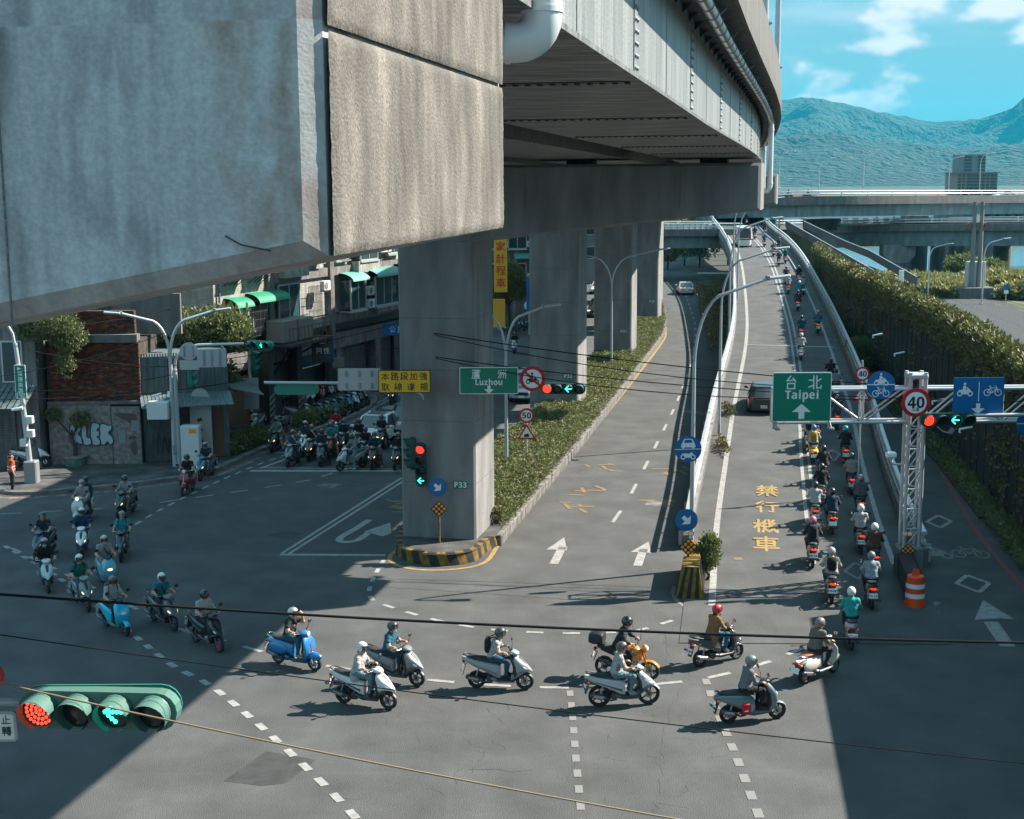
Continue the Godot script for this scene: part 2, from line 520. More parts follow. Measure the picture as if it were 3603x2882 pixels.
	M.hill=rough_mat(Color(0.08,0.17,0.085),noise_tex(1024,0.045,0.0,1.0,3,95,FastNoiseLite.TYPE_CELLULAR),Vector3.ONE*0.0008,noise_tex(512,0.01,0.45,1.0,5,96),Vector3.ONE*0.0012,bump_tex(1024,0.03,5,98,30.0),0.95,1.0)
	M.water=StandardMaterial3D.new()
	M.water.albedo_color=srgb(0.03,0.16,0.22); M.water.roughness=0.12
	M.water.normal_enabled=true; M.water.normal_texture=bump_tex(512,0.04,4,70,6.0); M.water.normal_scale=0.35
	M.water.uv1_triplanar=true; M.water.uv1_world_triplanar=true; M.water.uv1_scale=U(0.02,0.1,0.16)
	M.net=rough_mat(Color(0.012,0.045,0.042),grain2,Vector3.ONE*0.4,noise_tex(512,0.03,0.3,1.0,4,97),U(0.9,0.03,0.9),null,0.9)
	M.roof_red=mat(0.52,0.16,0.11,0.8)
	M.far_white=mat(0.62,0.64,0.62,0.8)
	M.far_grey=mat(0.17,0.19,0.20,0.8)
	M.far_tan=mat(0.24,0.20,0.165,0.8)
	M.rail_white=mat(0.58,0.60,0.60,0.5,0.2)
	M.hazard_yellow=rough_mat(Color(0.62,0.36,0.02),grain2,Vector3.ONE*0.8,blotch2,Vector3.ONE*0.6,bump,0.75)
	M.hazard_black=rough_mat(Color(0.05,0.052,0.055),grain2,Vector3.ONE*0.8,blotch2,Vector3.ONE*0.6,bump,0.75)
	M.wire=mat(0.02,0.02,0.022,1.0); M.wire.metallic_specular=0.1
	M.wire_tan=mat(0.22,0.17,0.11,0.7)
func leaf_mat(c:Color,thru:=0.8) -> StandardMaterial3D:
	var m:=StandardMaterial3D.new()
	m.albedo_color=c.linear_to_srgb(); m.roughness=0.62
	m.backlight_enabled=true; m.backlight=Color(c.r*thru,c.g*thru,c.b*thru*0.5).linear_to_srgb()
	m.cull_mode=BaseMaterial3D.CULL_DISABLED
	return m
# old run-off marks on the nearest beam: rust at one side, two broad dark bands, faint runs between them
func near_stains() -> ImageTexture:
	var n:=512
	var im:=Image.create(n,n,false,Image.FORMAT_RGB8)
	var f:=FastNoiseLite.new()
	f.seed=9; f.frequency=0.02; f.fractal_octaves=5
	for x in n:
		for y in n:
			var wob:=f.get_noise_2d(x*0.35,y*0.25)*60.0+f.get_noise_2d(x*3.0,y*0.12)*26.0
			var v:=0.95+0.12*f.get_noise_2d(x*3.0,y*0.1)+0.06*f.get_noise_2d(x*5.0,y*5.0)
			var c:=Color(v,v,v)
			for b in [[95.0,30.0,0.42],[215.0,24.0,0.5],[300.0,12.0,0.25],[452.0,20.0,0.35]]:
				var k:float=exp(-pow((x+wob-b[0])/b[1],2.0))*b[2]*(0.55+0.6*f.get_noise_2d(x*2.0+90.0,y*0.5))
				c=c.lerp(Color(0.32,0.27,0.27),clampf(k,0.0,0.75))
			var r:float=exp(-pow((x+wob-385.0)/28.0,2.0))*0.5*(0.4+f.get_noise_2d(x*2.0,y+40.0))
			c=c.lerp(Color(0.62,0.33,0.20),clampf(r,0.0,0.6))
			im.set_pixel(x,y,c)
	return ImageTexture.create_from_image(im)
# glazed facing tiles too small to pick apart: pale faces, darker joints
func tile_tex() -> ImageTexture:
	if lib.has("tile_tex"):return lib.tile_tex
	var im:=Image.create(256,256,false,Image.FORMAT_RGB8)
	var r:=RandomNumberGenerator.new()
	r.seed=5
	im.fill(Color(0.62,0.60,0.58))
	for j in 16:
		for i in 4:
			var s:=r.randf_range(0.86,1.0)
			var x:=(i*64+(32 if j % 2 else 0)) % 256
			im.fill_rect(Rect2i(x,j*16,mini(62,256-x),14),Color(s,s,s*0.98))
			if x+62>256:im.fill_rect(Rect2i(0,j*16,x+62-256,14),Color(s,s,s*0.98))
	lib.tile_tex=ImageTexture.create_from_image(im)
	return lib.tile_tex
# ---------------------------------------------------------------- ground
func mark(name_:String,pts:Array,w:float,m:Material,up:=0.010,parent:Node3D=null) -> void:
	var mb:=B()
	band(mb,pts,w*0.5,w*0.5,up)
	put(name_,mb,m,parent)
func dashes(p:Array,w:float,on:float,off:float,m:Material,parent:Node3D,up:=0.010,called := "lane_dash") -> void:
	var l:=polyline_len(p)
	var s:=0.0
	while s+on*0.5<l:
		mark(called,[polyline_at(p,s),polyline_at(p,minf(s+on,l))],w,m,up,parent)
		s += on+off
func ground_poly(called:String,pts:Array,y:float,m:Material,parent:Node3D=null) -> MeshInstance3D:
	var poly:=PackedVector2Array()
	for p in pts:poly.append(W(p.x,-p.z))
	var xf:=Transform3D(Basis(Vector3.RIGHT,U(0,0,-1),Vector3.UP),U(0,y,0))
	return put(called,B().prism(poly,0.0,xf,false),m,parent)
func build_ground() -> void:
	var road:=Node3D.new()
	road.name = "road"; add_child(road); structure(road)
	ground_poly("asphalt",[U(-260,0,90),U(26.5,0,90),U(26.5,0,-240),U(-260,0,-240)],0.0,M.asphalt,road)
	var bank:=Node3D.new()
	bank.name = "riverside_ground"; add_child(bank); structure(bank)
	ground_poly("bank_ground",[U(26.5,0,90),U(420,0,90),U(420,0,-192),U(26.5,0,-196)],-0.03,M.bank,bank)
	var sl:=B()
	sl.quad(U(26.5,-0.03,-196),U(420,-0.03,-192),U(420,-2.6,-204),U(26.5,-2.6,-208))
	put("bank_slope",sl,M.bank,bank)
	ground_poly("service_road",[V(49.23,-120.2),V(52.12,-171.27),V(51.49,-181.6),V(54.6,-210.76),V(51.07,-211.12),U(31,0,-100),U(31,0,-40),U(60,0,-40)],0.01,M.asphalt_patch,bank)
	ground_poly("cycle_path",[V(43.79,-109.52),V(54.1,-135.76),V(53.72,-158.42),V(53.34,-175.31),V(52.3,-177.97),V(50.4,-171.42),V(47.09,-141.55)],0.02,M.asphalt_patch,bank)
	ground_poly("lawn",[V(49.23,-120.2),V(58.65,-143.56),V(56.59,-152.84),V(54.42,-171.08),V(53.72,-173.6),V(53.72,-158.42)],0.03,M.grass,bank)
	mark("path_line",[V(53.71,-134.77),V(53.38,-157.41),V(52.63,-174.94)],0.12,M.white_line,0.035,bank)
	for q in [[V(50.27,-150.76),V(50.27,-148.9)],[V(50.52,-144.13),V(50.52,-141.87)],[V(50.57,-137.02),V(50.57,-134.47)]]:
		mark("path_dash",q,0.15,M.worn_yellow,0.035,bank)
	var river:=ground_poly("river",[U(46,0,-198),U(1500,0,-198),U(1500,0,-322),U(46,0,-322)],-2.0,M.water)
	structure(river)
	var land:=Node3D.new()
	land.name = "far_shore_ground"; add_child(land); structure(land)
	ground_poly("land",[U(-4000,0,-316),U(5000,0,-316),U(8000,0,-9000),U(-8000,0,-9000)],-1.0,M.land,land)
	ground_poly("land",[U(-4000,0,300),U(-260,0,300),U(-260,0,-317),U(-4000,0,-317)],-0.1,M.land,land)
	ground_poly("land",[U(-260,0,-240),U(47,0,-196),U(47,0,-317),U(-260,0,-317)],-0.1,M.land,land)
	var ss:=B()
	ss.quad(U(47,-2.6,-308),U(1600,-2.6,-308),U(1600,-1.0,-316),U(47,-1.0,-316))
	put("shore_slope",ss,M.bank,land)
	# resurfaced asphalt
	ground_poly("resurfaced_lane",[V(-20.04,-49.59),V(-17.31,-53.24),V(-14.65,-56.55),V(-12.93,-60.31),V(-9.49,-71.61),V(-5.82,-80.2),V(-2.43,-89.98),V(-1.18,-89.92),V(-3.86,-47.21),V(-8.18,-46.99),V(-15.03,-48.12),V(-19.52,-48.22)],0.004,M.asphalt_new,road)
	ground_poly("patch",[V(-6.33,-28.25),V(-5.79,-29.55),V(-5.67,-29.82),V(-4.47,-29.35),V(-4.96,-28.11),V(-5.46,-28)],0.004,M.asphalt_patch,road)
	ground_poly("manhole_frame",[V(-8.48,-57.94),V(-8.02,-58.49),V(-7.3,-58.19),V(-7.68,-57.45)],0.008,M.kerb,road)
	ground_poly("manhole_frame",[V(-9.15,-49.46),V(-8.69,-50.08),V(-7.76,-49.78),V(-8.16,-48.96)],0.008,M.asphalt_patch,road)
	ground_poly("manhole_frame",[V(5.32,-53.94),V(5.47,-54.78),V(6.26,-54.5),V(6.12,-53.59)],0.008,M.kerb,road)
	ground_poly("manhole_frame",[V(9.59,-76.39),V(9.77,-77.2),V(10.91,-76.5),V(10.62,-75.55)],0.008,M.kerb,road)
	# cracks
	for c in [[V(4.4,-33.97),V(3.72,-31.74),V(3.5,-30.3),V(3.28,-28.73),V(2.93,-26.86),V(2.81,-26.21)],[V(1.62,-30.06),V(0.99,-27.79)],[V(-1.08,-28.79),V(0.7,-28.64)],[V(4.89,-39.04),V(4.33,-37.75),V(4.09,-35.04),V(3.87,-33.64)],[V(7.75,-35.34),V(8.21,-31.97),V(8.17,-29.16)],[V(3.63,-39.06),V(3.14,-36.56)],[V(-0.14,-32.73),V(-0.47,-30.36),V(-0.96,-28.3)]]:
		var pts:=[]
		for i in c.size()-1:
			for k in 7:
				pts.append(c[i].lerp(c[i+1],k/7.0)+U(rng.randf_range(-0.09,0.09),0,rng.randf_range(-0.09,0.09)))
		mark("crack",pts,0.022,M.tar,0.005,road)
	# fine crazing where the surface is worn out
	for e in [[V(4.42,-37.96),1.3],[V(7.23,-45.12),1.0],[V(3.71,-32.67),1.5],[V(7.99,-39.89),1.6],[V(8.48,-32.59),1.6],[V(-0.91,-30.37),1.6],[V(-3.34,-30.41),1.4],[V(2.51,-41.44),1.6],[V(2.97,-28.24),1.6]]:
		var mb:=B()
		for k in 9:
			var q:Vector3=e[0]+U(rng.randfn()*e[1]*0.5,0,rng.randfn()*e[1])
			var an:=rng.randf()*TAU
			var pts:=[q]
			for j in 4:
				an += rng.randf_range(-0.8,0.8)
				pts.append(pts[-1]+U(cos(an),0,sin(an))*rng.randf_range(0.08,0.22))
			band(mb,pts,0.004,0.004,0.0052+k*0.0001)
		put("crazing",mb,M.tar,road)
	build_markings(road)
func build_markings(road:Node3D) -> void:
	var w:Material=M.white_line
	# two curved guide lines through the junction
	var a:=smooth_path([V(-18.31,-48.19),V(-15.12,-44.18),V(-11.32,-38.69),V(-9.26,-35.64),V(-7.91,-34.11),V(-6.44,-31.9),V(-5.2,-29.89),V(-4.01,-27.86),V(-3.11,-26.19),V(-2.21,-24.5)])
	dashes(a,0.19,0.45,0.45,w,road,0.010,"guide_dash")
	var b:=smooth_path([V(-17.93,-47.86),V(-14.65,-44.17),V(-11.57,-40.65),V(-9.62,-38.53),V(-8.1,-37.49),V(-6.7,-36.43),V(-5,-35.45),V(-3.28,-34.8),V(-2.25,-34.36),V(-0.39,-33.92),V(1.44,-33.72),V(3.04,-33.83),V(4.94,-34.31),V(6.61,-35.36),V(7.46,-36.09),V(8.38,-37.06),V(8.93,-38.3),V(9.45,-40.33)])
	dashes(b,0.15,0.75,0.75,w,road,0.010,"guide_dash")
	var c:=smooth_path([V(-4.45,-45.98),V(-4.57,-44.23),V(-4.6,-42.61),V(-4.43,-41.48),V(-3.79,-40.69),V(-2.49,-39.5),V(-1.12,-38.63),V(0.26,-38.21),V(1.9,-38.05),V(3.42,-38.19),V(4.15,-38.7),V(5.25,-39.71),V(5.84,-40.88)])
	dashes(c,0.15,0.5,0.55,w,road,0.010,"guide_dash")
	dashes([V(1.43,-33.52),V(1.43,-32.08),V(1.39,-29.26),V(1.37,-26.13),V(1.39,-24.83)],0.17,0.38,0.42,M.worn_line,road,0.010,"guide_dash")
	dashes([V(5,-34.31),V(4.97,-32.02),V(5.01,-29.74),V(5,-26.61),V(4.98,-25.17)],0.20,0.42,0.42,M.worn_line,road,0.010,"guide_dash")
	# left street
	var s:=smooth_path([V(-14.42,-51.24),V(-14.13,-53.31),V(-13.5,-56.34),V(-12.61,-59.8),V(-11.82,-62.38),V(-10.73,-65.18)])
	dashes(s,0.13,0.55,0.5,w,road,0.010,"guide_dash")
	dashes([V(-20.26,-53.07),V(-19.21,-53.29),V(-15.66,-54.08),V(-13,-55.88),V(-10.55,-57.62),V(-8.92,-59),V(-7.36,-61.71)],0.10,0.8,0.75,w,road,0.010,"guide_dash")
	mark("stop_line",[V(-11.87,-61.11),V(-5.01,-60.9)],0.35,w,0.010,road)
	mark("waiting_box_line",[V(-11.45,-61.78),V(-5.04,-61.32)],0.12,w,0.011,road)
	mark("waiting_box_line",[V(-11.51,-61.62),V(-10.26,-64.81)],0.14,w,0.012,road)
	mark("waiting_box_line",[V(-12.84,-65.48),V(-11,-65.42)],0.14,w,0.013,road)
	for q in [[V(-8.12,-46.93),V(-4.89,-59.38)],[V(-7.88,-46.8),V(-4.76,-58.69)]]:
		mark("double_line",q,0.13,w,0.011,road)
	mark("stop_line",[V(-8.15,-46.77),V(-4.44,-46.59)],0.25,w,0.012,road)
	for q in [[V(-8.32,-78.56),V(-6.85,-86.33)],[V(-8.06,-78.21),V(-6.73,-84.72)]]:
		mark("double_line",q,0.13,w,0.012,road)
	# turning arrow
	mark("turn_arrow",smooth_path([V(-5.53,-51.77),V(-5.89,-50.44),V(-6.26,-49.32),V(-6.32,-48.71),V(-6.07,-48.43),V(-5.66,-48.69),V(-5.33,-49.86)],4),0.28,w,0.011,road)
	ground_poly("turn_arrow_head",[V(-5.55,-49.94),V(-4.68,-51.3),V(-4.5,-49.63),V(-4.8,-49.22)],0.011,w,road)
	ground_poly("bicycle_box",[V(-12.92,-63.29),V(-10.72,-65.41),V(-10.11,-67.23),V(-11.42,-68.03),V(-12.42,-66.31)],0.008,M.blue_lane,road)
	ground_poly("bicycle_box",[V(-9.13,-76.6),V(-6.15,-77.14),V(-6.85,-86.33),V(-8.14,-83.99)],0.008,M.blue_lane,road)
	mark("turn_arrow",[V(-7.99,-77.54),V(-7.94,-78.88),V(-7.35,-81.7)],0.22,w,0.012,road)
	ground_poly("turn_arrow_head",[V(-7.63,-78.53),V(-6.76,-80.77),V(-6.94,-78.16)],0.012,w,road)
	# lane between the planter and the ramp
	mark("kerb_line",smooth_path([V(-3.91,-47.85),V(-4.27,-46.59),V(-4.05,-45.49),V(-3.19,-44.77),V(-1.92,-44.8),V(-0.97,-45.6),V(-0.54,-47.78),V(-0.08,-50.37),V(4.28,-71.13),V(8.32,-91.08),V(12.14,-110.54),V(13.32,-118.36),V(14.54,-130.98)]),0.16,M.yellow_line,0.011,road)
	dashes(smooth_path([V(3.82,-51.16),V(4.66,-54.71),V(5.91,-60.79),V(8.67,-74.68),V(10.29,-83.25),V(12.4,-95.2),V(14.39,-107.81),V(16.87,-126.32),V(18.86,-146.37),V(20.8,-166.05)]),0.14,1.9,3.1,w,road)
	for q in [[V(1.39,-45.37),V(1.68,-47.08),V(1.81,-47.59)],[V(4.21,-45.07),V(4.52,-46.7),V(4.63,-47.2)]]:
		mark("straight_arrow",q,0.30,w,0.011,road)
	ground_poly("straight_arrow_head",[V(1.18,-47.22),V(1.88,-48.92),V(1.91,-47.07),V(1.73,-47.21)],0.011,w,road)
	ground_poly("straight_arrow_head",[V(4.13,-46.83),V(4.9,-48.24),V(4.83,-46.63),V(4.67,-46.76)],0.011,w,road)
	# right-hand lane beside the ivy wall
	mark("edge_line",smooth_path([V(16,-40.67),V(17.23,-50.09),V(19.95,-64.8),V(21.26,-75.79),V(23.86,-91.09),V(25.59,-102.67)]),0.18,M.red_line,0.011,road)
	for d in [[V(15.73,-50.93),V(16.46,-51.9),V(16.68,-50.98),V(15.96,-49.98)],[V(14.26,-42.79),V(14.9,-43.7),V(15.31,-42.77),V(14.65,-41.79)]]:
		for i in 4:mark("diamond_line",[d[i],d[(i+1) % 4]],0.16,w,0.011+0.001*i,road)
	mark("straight_arrow",[V(14.01,-38.86),V(13.8,-37.16),V(13.74,-36.68)],0.42,w,0.011,road)
	ground_poly("straight_arrow_head",[V(13.6,-39.05),V(14.51,-40.99),V(14.78,-39.07),V(14.43,-39.16)],0.012,w,road)
	for k in 3:
		mark("chevron",[V(11.68,-39.4),V(12.37,-39.94),V(13.08,-40.73)] if k==0 else ([V(11.76,-39.81),V(12.32,-40.27),V(13.07,-40.83)] if k==1 else [V(11.69,-39.22),V(12.16,-39.25),V(12.75,-39.79)]),0.13,M.worn_line,0.011+0.001*k,road)
	# worn lane pictograms
	for e in [[V(15.92,-46.62),0.62],[V(12.97,-53.49),0.45]]:
		var up:Vector3=e[0]+U(0,0.03 if e[1]<0.5 else 0.008,0)
		put("bicycle_mark",B().add(bicycle_icon(B(),Vector2.ZERO,e[1],0.0),Transform3D(Basis(U(1,0,0.16),U(0.32,0,-2.0),Vector3.UP),up)),M.worn_line,road)
		put("motorcycle_mark",B().add(motorbike_icon(B(),Vector2.ZERO,e[1],0.0),Transform3D(Basis(U(1,0,0.16),U(0.32,0,-2.0),Vector3.UP),up+U(-1.25 if e[1]>0.5 else -1.0,0,0.1))),M.worn_line,road)
	# white paint round the nose of the ramp kerb
	mark("nose_line",smooth_path([V(5.17,-42.66),V(5.04,-41.89),V(5.07,-41.14),V(5.28,-40.5),V(5.66,-40.64),V(6.04,-41.27)]),0.12,M.worn_line,0.011,road)
	# worn yellow lettering on the lane
	for q in [[V(4.17,-61.36),2.2],[V(7.1,-60.54),2.4],[V(3.05,-56.51),2.2],[V(5.98,-54.43),2.4],[V(2.58,-53.69),2.0]]:
		for k in 6:
			var o:Vector3=q[0]+U(rng.randf_range(-0.9,0.9),0,rng.randf_range(-1.0,1.0))
			var dd:=U(rng.randf_range(0.2,0.7),0,rng.randf_range(-0.1,0.1)) if k % 2 else U(rng.randf_range(0.05,0.2),0,rng.randf_range(0.3,0.8))
			mark("worn_lettering",[o-dd*0.6,o+dd*0.6],0.17,M.worn_yellow,0.011+0.0006*k,road)
	for q in [V(-4.79,-54.88),V(-4.68,-53.55)]:
		for k in 5:
			var o:Vector3=q+U(rng.randf_range(-0.6,0.3),0,rng.randf_range(-0.8,0.8))
			mark("worn_lettering",[o,o+U(rng.randf_range(0.2,0.8),0,rng.randf_range(-0.3,0.3))],0.16,M.worn_yellow,0.011+0.0006*k,road)
	# far box junction and the yellow hatching behind the pier
	for q in [[V(-0.96,-101.12),V(2.01,-100.42)],[V(-0.93,-97.09),V(2.08,-103.84)],[V(-0.72,-92.18),V(0.58,-95.75)],[V(-8.05,-83.03),V(-6.95,-87.58)]]:
		mark("box_line",q,0.14,M.worn_yellow,0.011,road)
# ---------------------------------------------------------------- ramp
const RAMP_L:=[Vector3(5.5,0,-37.0),Vector3(6.28,0,-41.86),Vector3(7.79,0,-51.06),Vector3(9.88,0,-62.27),Vector3(11.88,0,-72.8),Vector3(15.99,0,-93.5),Vector3(19.12,0,-111.8),Vector3(24.11,0,-144.4),Vector3(26.83,0,-165.8),Vector3(28.86,0,-186.4),Vector3(30.33,0,-203.3),Vector3(32.2,0,-223.0),Vector3(34.6,0,-240.0),Vector3(39.5,0,-262.0)]
const RAMP_R:=[Vector3(11.5,0,-37.0),Vector3(12.3,0,-41.74),Vector3(13.9,0,-50.9),Vector3(16.01,0,-62.1),Vector3(18.07,0,-72.6),Vector3(21.62,0,-93.3),Vector3(24.58,0,-111.5),Vector3(29.5,0,-144.0),Vector3(32.16,0,-165.4),Vector3(34.02,0,-186.0),Vector3(35.82,0,-202.9),Vector3(37.81,0,-223.0),Vector3(40.0,0,-239.0),Vector3(44.5,0,-260.0)]
func side_path(p:Array,off:float,z0:float,z1:float,dy:=0.0) -> Array:
	var s:=smooth_path(p,5)
	var out:=[]
	for i in s.size():
		if s[i].z>z0 or s[i].z<z1:continue
		var d:Vector3=s[mini(i+1,s.size()-1)]-s[maxi(i-1,0)]
		var q:Vector3=s[i]+U(-d.z,0,d.x).normalized()*off
		q.y=ramp_h(q.z)+dy
		out.append(q)
	return out
# wall of fixed width whose foot stays at the given height
func wall_strip(mb:MB,p:Array,w:float,top:float,foot:float,rel:=false) -> MB:
	var row:=[]
	for i in p.size():
		var d:Vector3=p[mini(i+1,p.size()-1)]-p[maxi(i-1,0)]
		var s:=U(-d.z,0,d.x).normalized()*w*0.5
		var f:float=p[i].y+foot if rel else foot
		row.append([U(p[i].x,f,p[i].z)-s,p[i]-s+Vector3.UP*top,p[i]+s+Vector3.UP*top,U(p[i].x,f,p[i].z)+s])
	for i in p.size()-1:
		for j in 4:
			mb.quad(row[i][j],row[i][(j+1) % 4],row[i+1][(j+1) % 4],row[i+1][j])
	mb.fan(row[0],p[0]-p[1]); mb.fan(row[-1],p[-1]-p[-2])
	return mb
func barrier(label:String,p:Array,side:float,z_open:float) -> void:
	var b:=thing("ramp_barrier",label,"barrier")
	var near:=[]
	var far:=[]
	for q in p:
		if q.z>z_open:near.append(q)
		else:far.append(q)
	if near.size():far.push_front(near[-1])
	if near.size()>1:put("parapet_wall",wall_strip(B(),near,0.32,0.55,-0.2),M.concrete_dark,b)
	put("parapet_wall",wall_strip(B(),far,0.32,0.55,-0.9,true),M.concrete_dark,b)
	put("coping",sweep(B(),p,[W(-0.2,0.55),W(-0.2,0.63),W(0.2,0.63),W(0.2,0.55)]),M.concrete,b)
	for h in [0.80,1.14]:
		put("rail",sweep(B(),p,[W(-0.07,h-0.055),W(-0.10,h),W(-0.07,h+0.055),W(0.07,h+0.055),W(0.10,h),W(0.07,h-0.055)]),M.galv,b)
	var l:=polyline_len(p)
	var s:=0.5
	var post:=B().cbox(U(0,0.9,0),U(0.10,0.62,0.14),0.015)
	post.box(U(0.0,0.28,side*0.22),U(0.16,0.5,0.14))
	var pm:=post.mesh(M.galv)
	while s<l:
		var q:=polyline_at(p,s)
		var q2:=polyline_at(p,minf(s+0.5,l))
		var o:=put("post",pm,null,b)
		o.position=q
		o.rotation.y=yaw_to(q2-q) if q2!=q else 0.0
		s += 2.2
func build_ramp() -> void:
	var r:=Node3D.new()
	r.name = "ramp"; add_child(r); structure(r)
	var l:=side_path(RAMP_L,-0.85,-36.0,-300.0)
	var rr:=side_path(RAMP_R,0.75,-36.0,-300.0)
	var mb:=B()
	var under:=B()
	var n:=mini(l.size(),rr.size())
	for i in n-1:
		var up:=Vector3.UP*0.02
		mb.quad(l[i]+up,rr[i]+up,rr[i+1]+up,l[i+1]+up)
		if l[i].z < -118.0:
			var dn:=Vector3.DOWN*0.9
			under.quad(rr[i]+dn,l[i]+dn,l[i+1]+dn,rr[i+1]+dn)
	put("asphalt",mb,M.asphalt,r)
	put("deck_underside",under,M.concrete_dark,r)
	mark("edge_line",side_path(RAMP_L,0.0,-40.0,-300.0),0.22,M.white_line,0.03,r)
	mark("edge_line",side_path(RAMP_R,0.0,-44.0,-300.0),0.18,M.white_line,0.03,r)
	var mid:=[]
	for i in RAMP_L.size():mid.append(RAMP_L[i].lerp(RAMP_R[i],0.585))
	mark("double_line",side_path(mid,-0.17,-43.5,-300.0),0.15,M.white_line,0.031,r)
	mark("double_line",side_path(mid,0.17,-55.5,-300.0),0.15,M.white_line,0.031,r)
	mark("expansion_joint",[ramp_pt(V(15.92,-93.53,1.77)),ramp_pt(V(18.49,-93.03,1.75)),ramp_pt(V(21.71,-92.32,1.72))],0.35,M.galv_dark,0.034,r)
	for d in [[V(14.34,-61.88,0.32),V(14.96,-63.25,0.38),V(15.1,-62.32,0.34),V(14.57,-61.08,0.28)],[V(10.99,-44.17),V(11.59,-45.2),V(11.78,-44.44),V(11.23,-43.23)]]:
		for i in 4:mark("diamond_line",[ramp_pt(d[i]),ramp_pt(d[(i+1) % 4])],0.12,M.worn_line,0.034+0.001*i,r)
	# yellow lettering across the lane, one above the other as the driver meets them
	var cells:=[["禁",V(10.57,-55.86,0.04)],["行",V(10.09,-53.25)],["機",V(9.51,-50.28)],["車",V(9.05,-47.75)]]
	var hd:=U(0.165,0,-1).normalized()
	var rt:=U(1,0,0.165).normalized()
	for c in cells:
		var base:Vector3=ramp_pt(c[1])+Vector3.UP*0.04
		var f:=U(hd.x,0.02,hd.z)
		put("road_lettering",glyphs(c[0],1.0,1.15,0.0,Transform3D(Basis(rt*0.9,f*1.8,Vector3.UP),base-f*0.9-rt*0.45),true),M.yellow_line,r)
	for k in 3:
		mark("patch_fleck",[V(7.62,-45.95)+U(0.1*k,0,0),V(7.62,-45.65)+U(0.1*k,0,0)],0.1,M.worn_yellow,0.03+k*0.001,r)
	barrier("concrete and steel barrier along the outer edge of the ramp beside the lower road",side_path(RAMP_L,-1.0,-46.0,-262.0),-1.0,-118.0)
	barrier("concrete and steel barrier between the ramp scooters and the ivy wall",side_path(RAMP_R,0.95,-43.5,-258.0),1.0,-118.0)
	# columns where the ramp leaves the ground
	for q in [[27.5,-136.0],[30.0,-160.0],[32.0,-188.0],[34.5,-216.0],[40.0,-250.0]]:
		var z:float=q[1]
		var h:=ramp_h(z)-0.9
		var c:=thing("ramp_column","square concrete column carrying the curved ramp, %s" % {-136.0:"first behind the hedge",-160.0:"beside the dark underpass",-188.0:"under the ambulance",-216.0:"behind the lower bridge",-250.0:"last before the upper bridge"}[z],"column",U(q[0],0,z),-0.2,"columns under the ramp")
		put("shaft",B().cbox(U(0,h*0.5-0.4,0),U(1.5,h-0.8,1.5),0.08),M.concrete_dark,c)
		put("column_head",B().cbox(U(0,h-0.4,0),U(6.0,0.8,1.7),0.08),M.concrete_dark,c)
	# yellow and black nose block at the foot of the ramp
	var nb:=thing("crash_block","worn yellow and black concrete block at the foot of the ramp","barrier",V(5.48,-41.28),0.0)
	nb.rotation.y=-0.17
	var w0:=0.42
	var sec:=[[0.0,w0,0.0],[-0.25,0.42,1.0],[-3.0,0.36,1.05],[-3.0,w0,0.0]]
	var body:=B()
	var a:=[U(-w0,0,0),U(w0,0,0),U(0.27,0.98,-0.22),U(-0.27,0.98,-0.22)]
	var z:=[U(-w0,0,-3.2),U(w0,0,-3.2),U(0.24,1.05,-3.2),U(-0.24,1.05,-3.2)]
	body.quad(a[0],a[1],a[2],a[3]); body.quad(a[1],z[1],z[2],a[2]); body.quad(z[0],a[0],a[3],z[3]); body.quad(a[3],a[2],z[2],z[3]); body.quad(z[1],z[0],z[3],z[2])
	put("block",body,M.hazard_yellow,nb)
	var st:=B()
	for k in 3:
		var x0:=-0.38+k*0.27
		var f:=func(x:float,y:float) -> Vector3:return U(x*(1.0-0.35*y/0.98),y,-0.22*y/0.98+0.006)
		st.quad(f.call(x0,0.02),f.call(x0+0.14,0.02),f.call(x0+0.28 if k<2 else 0.40,0.96),f.call(x0+0.15,0.96))
	for k in 7:
		var zz:=-0.35-k*0.4
		st.quad(U(w0+0.004,0.02,zz),U(w0+0.004,0.02,zz-0.2),U(0.276,0.96,zz-0.30),U(0.276,0.96,zz-0.1))
	put("black_stripe",st,M.hazard_black,nb)
	# the same at the foot of the other barrier
	var nb2:=thing("crash_block","weathered striped concrete block behind the orange drum","barrier",V(12.31,-40.65),0.0)
	nb2.rotation.y=-0.17
	put("block",B().cbox(U(0,0.45,-1.5),U(0.5,0.9,3.0),0.1),M.hazard_black,nb2)
	var st2:=B()
	for k in 7:st2.box(U(0.252,0.45,-0.3-k*0.4),U(0.008,0.75,0.2),Basis(Vector3.RIGHT,0.3))
	put("yellow_stripe",st2,M.hazard_yellow,nb2)
# ---------------------------------------------------------------- elevated road
const WEB:=[Vector3(-0.87,0,-4.6),Vector3(0.35,0,-10.2),Vector3(3.04,0,-22.5),Vector3(8.6,0,-48.5),Vector3(13.2,0,-76.0),Vector3(15.6,0,-97.0),Vector3(16.8,0,-125.0),Vector3(15.8,0,-160.0),Vector3(11.0,0,-200.0),Vector3(4.0,0,-235.0)]
func deck_h(z:float) -> float:
	var d:=-z
	for i in DECK_H.size()-1:
		if d<=DECK_H[i+1][0] or i==DECK_H.size()-2:
			return lerpf(DECK_H[i][1],DECK_H[i+1][1],(d-DECK_H[i][0])/(DECK_H[i+1][0]-DECK_H[i][0]))
	return 13.0
func inset(p:Array,c:float) -> Array:
	var out:=[]
	var n:=p.size()
	for i in n:
		var a:Vector2=p[(i-1+n) % n]
		var b:Vector2=p[i]
		var d:Vector2=p[(i+1) % n]
		var n1:=(b-a).normalized().orthogonal()*-1.0
		var n2:=(d-b).normalized().orthogonal()*-1.0
		var k:=n1+n2
		out.append(b+k*(c/(1.0+n1.dot(n2))) if k.length()>0.01 else b)
	return out
